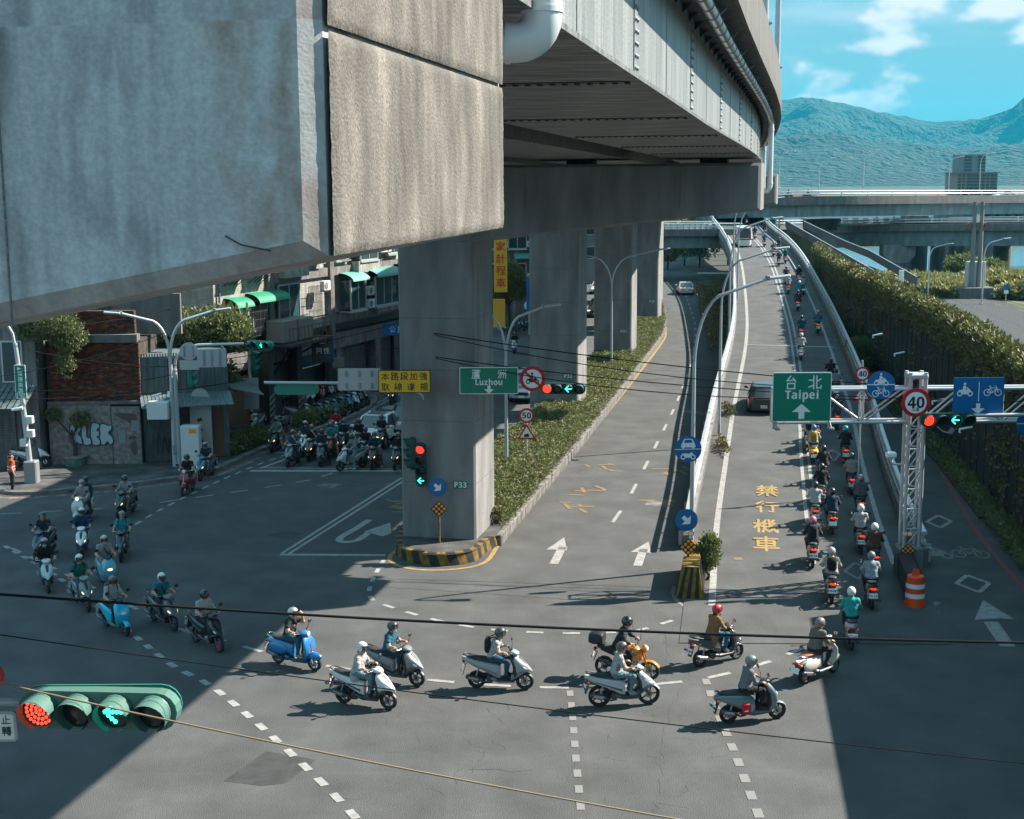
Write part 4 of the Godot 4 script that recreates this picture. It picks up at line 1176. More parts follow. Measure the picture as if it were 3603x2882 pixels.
# ---------------------------------------------------------------- lettering
# strokes of the characters on a grid of ten, y upwards
const STROKES:={
	"台":"4.5,9.6 2,6.3 7.6,6.7/6.3,8.2 8.3,5.6/2.4,4.3 7.6,4.3 7.6,0.5 2.4,0.5 2.4,4.3",
	"北":"4,9.6 4,0.4/0.8,6.6 4,6.6/0.6,1.6 4,3/6.2,9.6 6.2,1 9.2,1 9.4,2.6/9,7.4 6.2,5.6",
	"本":"0.6,7 9.4,7/5,9.8 5,0.2/5,6.8 0.6,1.8/5,6.8 9.4,1.8/3,2.4 7,2.4",
	"路":"0.8,9.4 3.8,9.4 3.8,6.6 0.8,6.6 0.8,9.4/2.4,6.6 2.4,0.8/2.4,4 4,4/0.9,4.4 0.9,0.8 4.2,1.4/6.6,9.8 4.6,6.2/6.4,8.6 8.8,8.6 4.8,4.2/5.6,7 9.4,4.2/5.6,3.6 8.8,3.6 8.8,0.4 5.6,0.4 5.6,3.6",
	"段":"1.4,9 1.4,0.4/1.4,8.6 4,9.4/1.4,6.4 4,6.4/1.4,4 4,4/0.4,1.4 4.4,2.6/6,9.4 6,6.6 4.9,5.4/6,9.4 8.4,9.4 8.4,6.4 9.6,6.2/5.2,4.6 8.8,4.6 4.8,0.4/5.6,3.6 9.6,0.4",
	"加":"0.6,7 4.6,7 4.2,1 3.2,1/2.4,9.6 2.4,5 0.6,0.6/6,7.6 9,7.6 9,1 6,1 6,7.6",
	"強":"0.8,9.2 3.6,9.2 3.6,6.8 1,6.8 1,4.6 3.6,4.6 3.4,0.8 2,0.8/6.6,9.6 5.2,7.4 8.6,7.6/7.8,8.8 9.4,6.8/5,6 9,6 9,3.6 5,3.6 5,6/7,6.8 7,1.2/4.6,1 9.2,1.4/8.4,2.4 9.6,0.4",
	"取":"0.4,9 5.2,9/1.4,9 1.4,1.6/4.2,9 4.2,0.4/1.4,6.6 4.2,6.6/1.4,4.2 4.2,4.2/0.4,1.4 4.8,2.4/5.6,7.8 9.2,7.8 5.4,0.6/6.2,6 9.6,0.6",
	"締":"2.4,9.8 0.9,7.6 2.8,7 0.8,4.4 3.4,4.8/2.1,4.6 2.1,2.6/0.8,3 0.6,1.2/3.2,3 3.6,1.6/7,9.8 7,8.4/4.4,8.2 9.6,8.2/5.6,7.6 6,6.4/8.4,7.6 8,6.4/4.6,4.6 4.6,6 9.4,6 9.2,4.8/5.2,4 5.2,1/5.2,4 8.8,4 8.8,1.4/7,5.4 7,0.2",
	"違":"0.8,8.6 2,7.4/0.6,5.4 2.4,5.4 1.2,2.6 2.6,1.2 9.6,0.8/4,8.6 9,8.6 8.8,7.2/3.6,7.2 9.4,7.2/5.6,9.6 5.4,7.4/4.6,6 8.4,6 8.4,4.6 4.6,4.6 4.6,6/3.8,3.4 9.4,3.4/6.6,4.6 6.6,1.4/4.4,2.4 6.6,2.4",
	"規":"0.4,7.6 4.4,7.6/2.4,9.6 2.4,5 0.6,0.8/0.4,5 4.6,5/2.6,4 4.4,2/5.2,9.4 9,9.4 9,3.6 5.2,3.6 5.2,9.4/5.2,7.4 9,7.4/5.2,5.6 9,5.6/6.4,3.6 5,0.6/7.6,3.6 7.6,0.8 9.6,0.8 9.6,2",
	"蘆":"0.8,9.2 9.2,9.2/3.4,9.9 3.4,8.4/6.6,9.9 6.6,8.4/5,8.4 5,7/5,7.7 8,7.7/1.2,7 9,7/1.4,7 1.2,3 0.4,0.4/2.6,6 7.6,6/3.8,6.6 3.8,5 7,5/2.8,4.4 8,4.4 8,2.6 2.8,2.6 2.8,4.4/2.8,3.5 8,3.5/5.4,4.4 5.4,2.6/3,1.8 8,1.8 8,0.3 3,0.3 3,1.8/5.5,1.8 5.5,0.3/1.8,0.3 9,0.3",
	"洲":"1,9 2,7.8/0.6,6.4 1.6,5.2/0.6,0.8 2,3.6/3.8,9.4 3.8,4 3,0.6/6.2,9 6.2,1/8.8,9.6 8.8,0.4/2.8,6.4 2.8,5/5,6.6 5.2,5/7.4,6.6 7.6,5",
	"禁":"0.8,8.4 4.6,8.4/2.7,9.8 2.7,5.4/2.7,8 0.6,5.8/2.7,8 4.4,6.4/5.4,8.4 9.2,8.4/7.3,9.8 7.3,5.4/7.3,8 5.4,6/7.3,8 9.4,6/2,4.6 8,4.6/0.6,3 9.4,3/5,3 5,0.4/2.8,2.2 1,0.4/7.2,2.2 9,0.4",
	"行":"3.2,9.6 0.6,7.4/3.4,7.2 0.6,4.4/2.2,5.4 2.2,0.3/5,8.6 9.2,8.6/4.4,6 9.6,6/7.4,6 7.4,0.6 6,0.8",
	"機":"0.3,7 3.4,7/1.9,9.8 1.9,0.3/1.9,6.6 0.3,3.4/1.9,6.6 3.2,4.6/5,9.6 3.9,7.6 5.2,7 3.9,5.4/8.2,9.6 7.2,7.6 8.6,7 7.2,5.4/3.6,4.4 9.6,4.4/6.2,9.8 6.6,4.6 9.2,0.4/4.6,4.2 3.6,0.4/4.4,2.4 5.8,1/8.4,3.4 6.2,0.6/9.4,1.6 9.4,0.4",
	"車":"0.6,8.6 9.4,8.6/5,9.8 5,0.2/1.8,7 8.2,7 8.2,3.4 1.8,3.4 1.8,7/1.8,5.2 8.2,5.2/0.4,1.9 9.6,1.9",
	"公":"3.6,9.2 0.8,5/6.2,9.2 9.2,5/4.6,5.6 2.4,1 8,1.6/6.6,3.6 8.8,0.4",
	"里":"1.8,9.4 8.2,9.4 8.2,4.6 1.8,4.6 1.8,9.4/1.8,7 8.2,7/5,9.4 5,0.5/1.6,2.6 8.4,2.6/0.6,0.5 9.4,0.5",
	"福":"1.8,9.8 2.4,8.6/0.6,7.6 3.6,7.6 0.6,3.6/2.2,5.6 2.2,0.3/2.6,5 3.8,3.8/4.6,9.2 9.4,9.2/5.2,7.8 8.8,7.8 8.8,5.8 5.2,5.8 5.2,7.8/4.8,4.6 9.2,4.6 9.2,0.5 4.8,0.5 4.8,4.6/4.8,2.6 9.2,2.6/7,4.6 7,0.5",
	"德":"2.6,9.8 0.8,7.6/2.8,7.4 0.6,4.6/1.9,5.8 1.9,0.3/6.6,9.8 6.4,6.8/4,8.6 9.4,8.6/4.4,7 9,7 9,5 4.4,5 4.4,7/6,7 6,5/7.4,7 7.4,5/4,4 9.4,4/4.2,2.8 3.6,1/5.4,3 5.8,0.8 8,0.8 8.2,1.8/8.8,2.8 9.6,1.2",
	"南":"0.8,8.6 9.2,8.6/5,9.8 5,6.8/1.4,0.3 1.4,6.8 8.6,6.8 8.6,0.6/3.4,6 4,4.8/6.6,6 6,4.8/2.8,4.4 7.2,4.4/2.6,2.8 7.4,2.8/5,4.4 5,0.4",
	"橋":"0.3,7 3.4,7/1.9,9.8 1.9,0.3/1.9,6.6 0.3,3.4/1.9,6.6 3.2,4.6/8.4,9.6 4.6,8.8/4,7.8 9.6,7.8/6.6,9 4,5.6/6.8,7.6 9.6,5.8/5.4,6 8,6 8,4.6 5.4,4.6 5.4,6/4.2,0.3 4.2,3.8 9.4,3.8 9.4,0.5/5.6,2.6 7.8,2.6 7.8,1.2 5.6,1.2 5.6,2.6",
	"阿":"1,9.6 1,0.2/1,9.2 3.4,9.2 2.4,6.6 3.6,4.6 2.2,3/4,8.8 9.8,8.8/4.8,6.8 7,6.8 7,3.6 4.8,3.6 4.8,6.8/8.8,8.8 8.8,0.8 7.4,0.8",
	"性":"2,9.8 2,0.2/0.8,7.4 0.6,5.4/3,7.6 3.4,6.4/5,8.8 4,5.8/4.6,7.2 9.4,7.2/6.8,9.8 6.8,0.6/4.6,4 9,4/3.8,0.6 9.6,0.6",
	"宜":"5,9.9 5,8.8/0.8,7 0.8,8.6 9.2,8.6 9.2,7/2.6,6.8 2.6,0.8/7.4,6.8 7.4,0.8/2.6,6.8 7.4,6.8/2.6,4.8 7.4,4.8/2.6,2.8 7.4,2.8/0.6,0.7 9.4,0.7",
	"家":"5,9.9 5,8.8/0.8,7 0.8,8.6 9.2,8.6 9.2,7/2,6.8 8,6.8/5,6.8 1,3.8/4.4,5.6 5.6,2.6 4,0.5/5,4.4 1,2/5.4,3 1.4,0.6/5.4,4.6 8.4,6/5.6,4 9.4,0.8",
	"計":"2.4,9.6 2.8,8.6/0.6,7.8 4.4,7.8/1,6.2 4,6.2/1,4.8 4,4.8/1,3.2 4,3.2 4,0.8 1,0.8 1,3.2/5,5.8 9.6,5.8/7.2,9.6 7.2,0.3",
	"程":"3.8,9.6 0.8,8.8/0.4,7 4.4,7/2.4,9.2 2.4,0.3/2.4,6.4 0.4,3.2/2.6,6 4,4.4/5.2,9.2 9.2,9.2 9.2,6.4 5.2,6.4 5.2,9.2/5,4.8 9.4,4.8/5.2,2.6 9.2,2.6/7.2,4.8 7.2,0.5/4.6,0.5 9.8,0.5",
	"止":"5,9.6 5,0.8/5,5.6 8.6,5.6/2.2,6.6 2.2,0.8/0.6,0.8 9.4,0.8",
	"轉":"0.4,8.6 4.4,8.6/2.4,9.8 2.4,0.3/0.9,7.2 3.9,7.2 3.9,4.2 0.9,4.2 0.9,7.2/0.9,5.7 3.9,5.7/0.4,2.6 4.6,2.6/5,8.8 9.6,8.8/7.2,9.8 7.2,4.6/5.6,7.8 9,7.8 9,5.8 5.6,5.8 5.6,7.8/5,4.6 9.4,4.6/4.8,3 9.8,3/8.6,4 8.6,0.4 7.4,0.4/6,2.2 6.8,1.2",
}
func stroke(mb:MB,pts:Array,w:float,d:float,xf:Transform3D,flat:bool) -> void:
	for i in pts.size()-1:
		var a:Vector2=pts[i]
		var b:Vector2=pts[i+1]
		var t:=(b-a).normalized()*w*0.5
		var n:=t.orthogonal()
		# neighbouring strokes lie a hair apart so that no two faces share a plane
		d += 0.00012
		var q:=[a-t-n,b+t-n,b+t+n,a-t+n]
		var v:=[]
		for p in q:v.append(xf*U(p.x,p.y,d))
		mb.quad(v[3],v[2],v[1],v[0])
		if not flat:
			var u:=[]
			for p in q:u.append(xf*U(p.x,p.y,d-0.006))
			for k in 4:mb.quad(v[k],v[(k+1) % 4],u[(k+1) % 4],u[k])
# a row (or column) of characters; the first one's lower left corner is the origin of xf
func glyphs(s:String,size:float,weight:float,gap:float,xf:Transform3D,flat:=false,down:=false) -> MB:
	var mb:=B()
	for i in s.length():
		var k:=0
		var o:=W(0,-i*(size+gap)) if down else W(i*(size+gap),0)
		for st in STROKES.get(s[i],"").split("/",false):
			var pts:=[]
			for p in st.split(" ",false):
				var c:PackedFloat64Array=(p as String).split_floats(",")
				pts.append(o+W(c[0],c[1])*size*0.1)
			k += 1
			stroke(mb,pts,weight*size*0.1,0.0006*k if not flat else 0.0004*k,xf,flat)
	return mb
# latin letters and figures, centred on xf
func text_mb(s:String,height:float,xf:Transform3D,bold:=true) -> ArrayMesh:
	var key := "%s|%f|%s" % [s,height,bold]
	var base:ArrayMesh
	if lib.has(key):base=lib[key]
	else:
		var f:=SystemFont.new()
		f.font_names=PackedStringArray(["Droid Sans"]); f.font_weight=700 if bold else 400
		var t:=TextMesh.new()
		t.text=s; t.font=f; t.font_size=32; t.pixel_size=height/23.0; t.depth=0.008; t.curve_step=4.0
		base=ArrayMesh.new()
		for i in t.get_surface_count():
			base.add_surface_from_arrays(Mesh.PRIMITIVE_TRIANGLES,t.surface_get_arrays(i))
		lib[key]=base
	var out:=ArrayMesh.new()
	for i in base.get_surface_count():
		var a:=base.surface_get_arrays(i)
		var v:PackedVector3Array=a[Mesh.ARRAY_VERTEX]
		var n:PackedVector3Array=a[Mesh.ARRAY_NORMAL]
		for k in v.size():
			v[k]=xf*v[k]; n[k]=(xf.basis*n[k]).normalized()
		var b:=[]
		b.resize(Mesh.ARRAY_MAX)
		b[Mesh.ARRAY_VERTEX]=v; b[Mesh.ARRAY_NORMAL]=n; b[Mesh.ARRAY_INDEX]=a[Mesh.ARRAY_INDEX]
		out.add_surface_from_arrays(Mesh.PRIMITIVE_TRIANGLES,b)
	return out
func circle(r:float,n:=32,c:=Vector2.ZERO) -> PackedVector2Array:
	var p:=PackedVector2Array()
	for i in n:p.append(c+W(cos(TAU*i/n),sin(TAU*i/n))*r)
	return p
func ring_mb(mb:MB,c:Vector2,r:float,w:float,z:float,n:=24) -> MB:
	for i in n:
		var a:=Vector2.from_angle(TAU*i/n)
		var b:=Vector2.from_angle(TAU*(i+1)/n)
		var p:=[c+a*(r-w),c+a*(r+w),c+b*(r+w),c+b*(r-w)]
		mb.quad(U(p[0].x,p[0].y,z),U(p[1].x,p[1].y,z),U(p[2].x,p[2].y,z),U(p[3].x,p[3].y,z))
	return mb
func line_mb(mb:MB,pts:Array,w:float,z:float) -> MB:
	for i in pts.size()-1:
		var a:Vector2=pts[i]
		var b:Vector2=pts[i+1]
		var n:=(b-a).normalized().orthogonal()*w*0.5
		z += 0.0002
		mb.quad(U(a.x+n.x,a.y+n.y,z),U(a.x-n.x,a.y-n.y,z),U(b.x-n.x,b.y-n.y,z),U(b.x+n.x,b.y+n.y,z))
	return mb
func at_z(z:float) -> Transform3D:return Transform3D(Basis.IDENTITY,U(0,0,z))
func bicycle_icon(mb:MB,c:Vector2,s:float,z:float) -> MB:
	for k in [-1.0,1.0]:ring_mb(mb,c+W(k*0.62,-0.25)*s,0.36*s,0.045*s,z)
	var p:=func(x:float,y:float) -> Vector2:return c+W(x,y)*s
	line_mb(mb,[p.call(-0.62,-0.25),p.call(-0.28,0.28),p.call(0.42,0.28),p.call(0.0,-0.25),p.call(-0.28,0.28)],0.08*s,z+0.001)
	line_mb(mb,[p.call(-0.62,-0.25),p.call(0.0,-0.25)],0.08*s,z+0.0015)
	line_mb(mb,[p.call(0.62,-0.25),p.call(0.36,0.5),p.call(0.2,0.56)],0.08*s,z+0.002)
	line_mb(mb,[p.call(-0.28,0.28),p.call(-0.34,0.46)],0.08*s,z+0.0025)
	line_mb(mb,[p.call(-0.48,0.48),p.call(-0.2,0.48)],0.09*s,z+0.003)
	return mb
func motorbike_icon(mb:MB,c:Vector2,s:float,z:float,rider:=true) -> MB:
	for k in [-1.0,1.0]:ring_mb(mb,c+W(k*0.62,-0.3)*s,0.25*s,0.07*s,z)
	var poly:=PackedVector2Array()
	for q in [[-0.8,0.12],[-0.3,0.18],[0.1,0.1],[0.35,0.3],[0.55,0.25],[0.7,0.0],[0.45,-0.02],[0.25,-0.38],[-0.25,-0.38],[-0.4,-0.1],[-0.75,0.0]]:poly.append(c+W(q[0],q[1])*s)
	mb.prism(poly,0.002,at_z(z+0.002),false)
	if rider:
		var body:=PackedVector2Array()
		for q in [[-0.28,0.15],[-0.22,0.62],[0.0,0.68],[0.1,0.52],[0.42,0.34],[0.38,0.26],[0.06,0.36],[0.12,0.1]]:body.append(c+W(q[0],q[1])*s)
		mb.prism(body,0.002,at_z(z+0.0035),false)
		mb.prism(circle(0.16*s,14,c+W(-0.04,0.86)*s),0.002,at_z(z+0.003),false)
	return mb
func disc(parent:Node3D,called:String,r:float,th:float,m:Material,z:=0.0) -> MeshInstance3D:
	return put(called,B().lathe([W(0.001,-th/2),W(r,-th/2),W(r,th/2),W(0.001,th/2)],40,Transform3D(Basis(Vector3.RIGHT,PI/2),U(0,0,z))),m,parent)
func arrow_poly(c:Vector2,s:float,ang:float) -> PackedVector2Array:
	var p:=PackedVector2Array()
	for q in [[-0.22,-0.55],[0.22,-0.55],[0.22,-0.02],[0.72,-0.02],[0.0,0.6],[-0.72,-0.02],[-0.22,-0.02]]:
		p.append(c+W(q[0],q[1]).rotated(ang)*s)
	return p
func round_rect(w:float,h:float,r:float) -> PackedVector2Array:
	var p:=PackedVector2Array()
	for c in [[1,1,0.0],[-1,1,PI/2],[-1,-1,PI],[1,-1,PI*1.5]]:
		for k in 5:p.append(W(c[0]*(w/2-r),c[1]*(h/2-r))+Vector2.from_angle(c[2]+PI/2*k/4.0)*r)
	return p
# panel with a thin border, facing +z
func panel(parent:Node3D,w:float,h:float,face:Material,edge:Material,back:=true) -> Node3D:
	var p:=put("panel",B().prism(round_rect(w,h,0.04),0.03),edge,parent)
	put("face",B().prism(round_rect(w-0.05,h-0.05,0.03),0.004,at_z(0.018)),face,p)
	if back:
		for k in [-0.3,0.3]:put("bracket",B().box(U(k*w,0,-0.04),U(0.06,h*0.8,0.05)),M.galv,p)
	return p
func speed_sign(parent:Node3D,txt:String,r:float) -> void:
	var o:=disc(parent,"disc",r,0.02,M.sign_red)
	disc(o,"face",r*0.74,0.006,M.sign_white,0.013)
	put("lettering",text_mb(txt,r*0.78,at_z(0.020)),M.sign_black,o)
# ---------------------------------------------------------------- signals
func lens(parent:Node3D,c:Vector3,on:String,r:float,shade:Material) -> void:
	# hood: open tube cut back below
	var g:=[]
	for i in 2:
		var row:=[]
		for j in 17:
			var a:=-PI*0.40+PI*1.80*j/16.0
			var len_:=(0.02 if i==0 else r*(1.15+0.55*maxf(-0.6,sin(a))))
			row.append(c+U(cos(a)*r*1.06,sin(a)*r*1.06,len_))
		g.append(row)
	put("lamp_hood",B().grid(g),shade,parent)
	put("rim",B().lathe([W(r*1.12,0),W(r*1.12,0.03),W(r,0.04)],20,Transform3D(Basis(Vector3.RIGHT,PI/2),c)),shade,parent)
	if on == "arrow":
		put("lens",B().lathe([W(r,0.012),W(0.001,0.014)],20,Transform3D(Basis(Vector3.RIGHT,PI/2),c)),M.lens_off,parent)
		var mb:=B()
		for q in [[0.62,0.0],[0.36,0.0],[0.1,0.0],[-0.16,0.0],[-0.42,0.0],[-0.66,0.0],[-0.45,0.22],[-0.24,0.44],[-0.03,0.62],[-0.45,-0.22],[-0.24,-0.44],[-0.03,-0.62]]:
			mb.ball(c+U(q[0]*r,q[1]*r,0.022),Vector3.ONE*r*0.15,6)
		put("arrow_light",mb,M.lens_green,parent)
	elif on == "red":
		put("lens",B().lathe([W(r,0.012),W(0.001,0.014)],20,Transform3D(Basis(Vector3.RIGHT,PI/2),c)),M.lens_off,parent)
		var mb:=B()
		for k in 4:
			var n:=maxi(1,k*7)
			for j in n:mb.ball(c+U(cos(TAU*j/n),sin(TAU*j/n),0)*r*0.29*k+U(0,0,0.02),Vector3.ONE*r*0.115,6)
		put("red_light",mb,M.lens_red,parent)
	else:
		put("lens",B().lathe([W(r*0.97,0.012),W(r*0.6,0.026),W(0.001,0.032)],20,Transform3D(Basis(Vector3.RIGHT,PI/2),c)),M.lens_off,parent)
func signal_head(parent:Node3D,lamps:Array,r:float,vertical:bool,xf:Transform3D,shade:Material) -> Node3D:
	var h:=Node3D.new()
	h.name = "signal_head"; parent.add_child(h,true)
	h.transform=xf
	var n:=lamps.size()
	var len_:=n*r*2.4+r*0.5
	var sz:=W(r*2.45,len_) if vertical else W(len_,r*2.45)
	put("housing",B().prism(round_rect(sz.x,sz.y,r*1.2),0.16,at_z(-0.08)),shade,h)
	for i in n:
		var u:=(i-(n-1)*0.5)*r*2.4
		lens(h,U(0,-u,0) if vertical else U(u,0,0),lamps[i],r,shade)
	return h
func street_lamp(label:String,at:Vector3,h:float,reach:float,yaw:float,group:String,curved:=true,two:=false,foot:=0.085) -> Node3D:
	var o:=thing("street_lamp",label,"street lamp",at,yaw,group)
	put("post",B().tube([Vector3.ZERO,U(0,h*0.4,0),U(0,h*0.72,0)],[foot,foot*0.85,foot*0.7],10),M.galv,o)
	put("base",B().cbox(U(0,0.06,0),U(foot*4,0.12,foot*4),0.02),M.galv_dark,o)
	put("door",B().box(U(0,0.9,foot),U(foot*0.9,0.45,0.012)),M.galv_dark,o)
	for sg in ([1.0,-1.0] if two else [1.0]):
		var arm:=[U(0,h*0.70,0)]
		if curved:
			for k in 7:
				var a:=PI/2*k/7.0
				arm.append(U(sg*reach*0.42*(1.0-cos(a)),h*0.70+h*0.25*sin(a),0))
		arm.append(U(sg*reach*0.5,h*0.958 if curved else h*0.98,0)); arm.append(U(sg*reach,h,0))
		put("arm",B().tube(arm,foot*0.6,8),M.galv,o)
		put("lamp_head",B().cbox(U(sg*(reach+0.32),h+0.03,0),U(0.72,0.10,0.26),0.03,Basis(Vector3.BACK,0.10*sg)),M.galv,o)
		put("clamp",B().cbox(U(sg*(reach-0.05),h+0.01,0),U(0.14,0.16,0.16),0.02),M.galv_dark,o)
	return o
func wire(label:String,a:Vector3,b:Vector3,sag:float,r:float,m:Material) -> void:
	var p:=[]
	for i in 25:
		var t:=i/24.0
		p.append(a.lerp(b,t)+Vector3.DOWN*sag*4.0*t*(1.0-t))
	tag(put("overhead_wire",B().tube(p,r,6),m),label,"wire","overhead wires")
func build_signs() -> void:
	# --- mast on the pier island
	var m:=thing("signal_mast","grey signal mast with two arms in front of pier P33","signal mast",V(-2.64,-47.69))
	put("post",B().tube([Vector3.ZERO,U(0,3,0),U(0,7.4,0)],[0.10,0.09,0.07],12),M.galv,m)
	put("base",B().cbox(U(0,0.04,0),U(0.5,0.08,0.5),0.02),M.galv_dark,m)
	for y in [6.0,5.45]:put("clamp",B().cbox(U(0,y,0),U(0.36,0.18,0.3),0.03),M.galv_dark,m)
	put("arm",B().tube([U(-0.16,4.1,0.0),U(-0.2,4.7,0.05),U(-0.5,5.5,0.1),U(-1.2,5.92,0.12),U(-6.0,5.98,0.12)],0.055,10),M.galv,m)
	put("arm",B().tube([U(0.16,4.1,0.0),U(0.2,4.7,0.05),U(0.5,5.4,0.1),U(1.2,5.72,0.1),U(5.3,5.8,0.1)],0.055,10),M.galv,m)
	put("finial",B().rod(U(0,7.4,0),U(0,7.9,0),0.03,8),M.galv_dark,m)
	signal_head(m,["red","","","arrow"],0.155,true,Transform3D(Basis(Vector3.UP,-0.10),U(-0.58,3.05,0.30)),M.signal_dark)
	signal_head(m,["","",""],0.155,true,Transform3D(Basis(Vector3.UP,-1.5),U(-0.95,3.42,0.0)),M.signal_dark)
	for y in [4.0,2.2]:put("bracket",B().tube([U(0,y,0.05),U(-0.3,y+0.02,0.12),U(-0.55,y-0.05,0.14)],0.025,6),M.galv_dark,m)
	signal_head(m,["red","","arrow",""],0.155,false,Transform3D(Basis(Vector3.UP,-0.12),U(4.42,5.72,0.28)),M.signal_dark)
	signal_head(m,["","","",""],0.155,false,Transform3D(Basis(Vector3.UP,PI),U(-4.9,5.72,-0.1)),M.signal_green)
	var o:=thing("yellow_warning_sign","yellow sign with two rows of black characters beside the signal mast","sign",V(-3.67,-46.6,6.13))
	var p:=panel(o,1.78,0.78,M.sign_yellow,M.sign_black)
	put("lettering",glyphs("本路段加強",0.27,0.95,0.055,Transform3D(Basis.IDENTITY,U(-0.79,0.045,0.021))),M.sign_black,p)
	put("lettering",glyphs("取締違規",0.27,0.95,0.17,Transform3D(Basis.IDENTITY,U(-0.79,-0.32,0.021))),M.sign_black,p)
	o=thing("blank_sign","blank grey back of a wide sign on the arm left of the yellow sign","sign",V(-5.24,-46.9,6.17))
	put("panel",B().prism(round_rect(1.45,0.76,0.04),0.03),M.sign_back,o)
	for x in [-0.45,0.0,0.42]:
		for y in [-0.22,0.2]:put("bracket",B().cbox(U(x,y,0.035),U(0.08,0.2,0.05),0.01),M.galv_dark,o)
	o=thing("direction_sign","green direction sign reading Luzhou with a downward arrow","sign",V(-0.78,-46.4,6.17),-0.02)
	p=panel(o,2.0,0.92,M.sign_green,M.sign_white)
	put("lettering",glyphs("蘆",0.31,0.9,0.0,Transform3D(Basis.IDENTITY,U(-0.58,0.07,0.021))),M.sign_white,p)
	put("lettering",glyphs("洲",0.31,0.9,0.0,Transform3D(Basis.IDENTITY,U(0.30,0.07,0.021))),M.sign_white,p)
	put("lettering",text_mb("Luzhou",0.20,Transform3D(Basis.IDENTITY,U(0,-0.055,0.026))),M.sign_white,p)
	put("arrow",B().prism(arrow_poly(W(0,-0.30),0.24,PI),0.004,at_z(0.024)),M.sign_white,p)
	o=thing("no_motorcycle_sign","round red-ringed no motorcycles sign beside the Luzhou sign","sign",V(0.7,-46.3,6.24))
	var d:=disc(o,"disc",0.43,0.02,M.sign_red)
	disc(d,"face",0.32,0.006,M.sign_white,0.013)
	put("pictogram",motorbike_icon(B(),W(0.0,-0.03),0.24,0.018),M.sign_black,d)
	put("slash",B().box(U(0,0,0.026),U(0.70,0.075,0.004),Basis(Vector3.BACK,-0.75)),M.sign_red,d)
	# median posts
	o=thing("camera_warning_sign","speed limit 50 disc above a red triangle with a camera, in the hedge","sign",V(0.64,-59.92))
	put("post",B().rod(Vector3.ZERO,U(0,2.75,0),0.035,10),M.galv,o)
	var q:=Node3D.new()
	q.name = "speed_limit_disc"; o.add_child(q,true); q.position=U(0,2.68,0.06)
	speed_sign(q,"50",0.335)
	var tr:=put("triangle",B().prism(PackedVector2Array([W(-0.40,-0.25),W(0.40,-0.25),W(0,0.44)]),0.02,Transform3D(Basis.IDENTITY,U(0,1.88,0.06))),M.sign_red,o)
	put("face",B().prism(PackedVector2Array([W(-0.29,-0.19),W(0.29,-0.19),W(0,0.31)]),0.006,Transform3D(Basis.IDENTITY,U(0,1.88,0.074))),M.sign_white,tr)
	var cm:=B().box(U(0,1.78,0.082),U(0.22,0.12,0.006)).box(U(0.03,1.855,0.082),U(0.08,0.03,0.006))
	put("pictogram",cm,M.sign_black,tr)
	# keep right signs with arrow and hazard diamonds
	for e in [["round blue keep right sign on the signal mast above the striped island",V(-2.61,-46.9,2.36),0.33,V(-2.56,-46.7,1.63),false],["round blue keep right sign at the foot of the ramp above the yellow block",V(5.52,-42.6,2.2),0.36,V(5.58,-42.5,1.34),true]]:
		o=thing("keep_right_sign",e[0],"sign",e[1])
		d=disc(o,"disc",e[2],0.02,M.sign_blue)
		put("arrow",B().prism(arrow_poly(Vector2.ZERO,e[2]*0.8,-PI*0.75),0.004,at_z(0.014)),M.sign_white,d)
		o=thing("hazard_diamond","black diamond with nine amber reflectors below the %s" % ("ramp keep right sign" if e[4] else "island keep right sign"),"sign",e[3],0.0,"reflector diamonds")
		put("plate",B().box(Vector3.ZERO,U(0.42,0.42,0.02),Basis(Vector3.BACK,PI/4)),M.sign_black,o)
		for i in 9:
			put("reflector",B().lathe([W(0.052,0),W(0.04,0.015),W(0.001,0.02)],12,Transform3D(Basis(Vector3.RIGHT,PI/2),Basis(Vector3.BACK,PI/4)*U((i % 3-1)*0.13,(i/3-1)*0.13,0.01))),M.amber,o)
		put("post",B().rod(U(0,-0.02,-0.04),U(0,-(e[3] as Vector3).y+(1.0 if e[4] else 0.16),-0.04),0.035,8),M.wood if e[4] else M.hazard_yellow,o)
	o=thing("hazard_diamond","black diamond with nine amber reflectors on the gantry column","sign",V(12.81,-43.3,0.96),0.0,"reflector diamonds")
	put("plate",B().box(Vector3.ZERO,U(0.36,0.36,0.02),Basis(Vector3.BACK,PI/4)),M.sign_black,o)
	for i in 9:put("reflector",B().lathe([W(0.046,0),W(0.035,0.015),W(0.001,0.02)],12,Transform3D(Basis(Vector3.RIGHT,PI/2),Basis(Vector3.BACK,PI/4)*U((i % 3-1)*0.112,(i/3-1)*0.112,0.01))),M.amber,o)
	for e in [["amber twin reflector box above the ramp diamond",V(5.56,-42.4,1.81)],["amber twin reflector box on the gantry column",V(12.73,-43.2,1.54)]]:
		o=thing("reflector_box",e[0],"reflector",e[1],0.0,"reflector boxes")
		put("case",B().cbox(Vector3.ZERO,U(0.36,0.13,0.05),0.015),M.amber,o)
		for k in [-0.08,0.08]:put("reflector",B().cbox(U(k,0,0.027),U(0.12,0.08,0.01),0.003),M.reflect_white,o)
	# --- street lamps along the ramp
	var l1:=street_lamp("nearest ramp lamp with long curved arm and a round blue vehicle sign",V(5.95,-44.57)*U(1,0,1),9.7,2.45,0.10,"lamps along the ramp")
	o=thing("vehicle_lane_sign","round blue sign with a white car above a white motorcycle on the lamp post","sign",V(5.67,-43.6,4.3))
	d=disc(o,"disc",0.435,0.02,M.sign_blue)
	put("divider",B().box(U(0,0.0,0.013),U(0.86,0.02,0.006),Basis(Vector3.BACK,0.02)),M.sign_white,d)
	var car:=B()
	car.prism(PackedVector2Array([W(-0.23,0.12),W(-0.2,0.2),W(-0.13,0.34),W(0.13,0.34),W(0.2,0.2),W(0.23,0.12),W(0.23,0.06),W(-0.23,0.06)]),0.004,at_z(0.014))
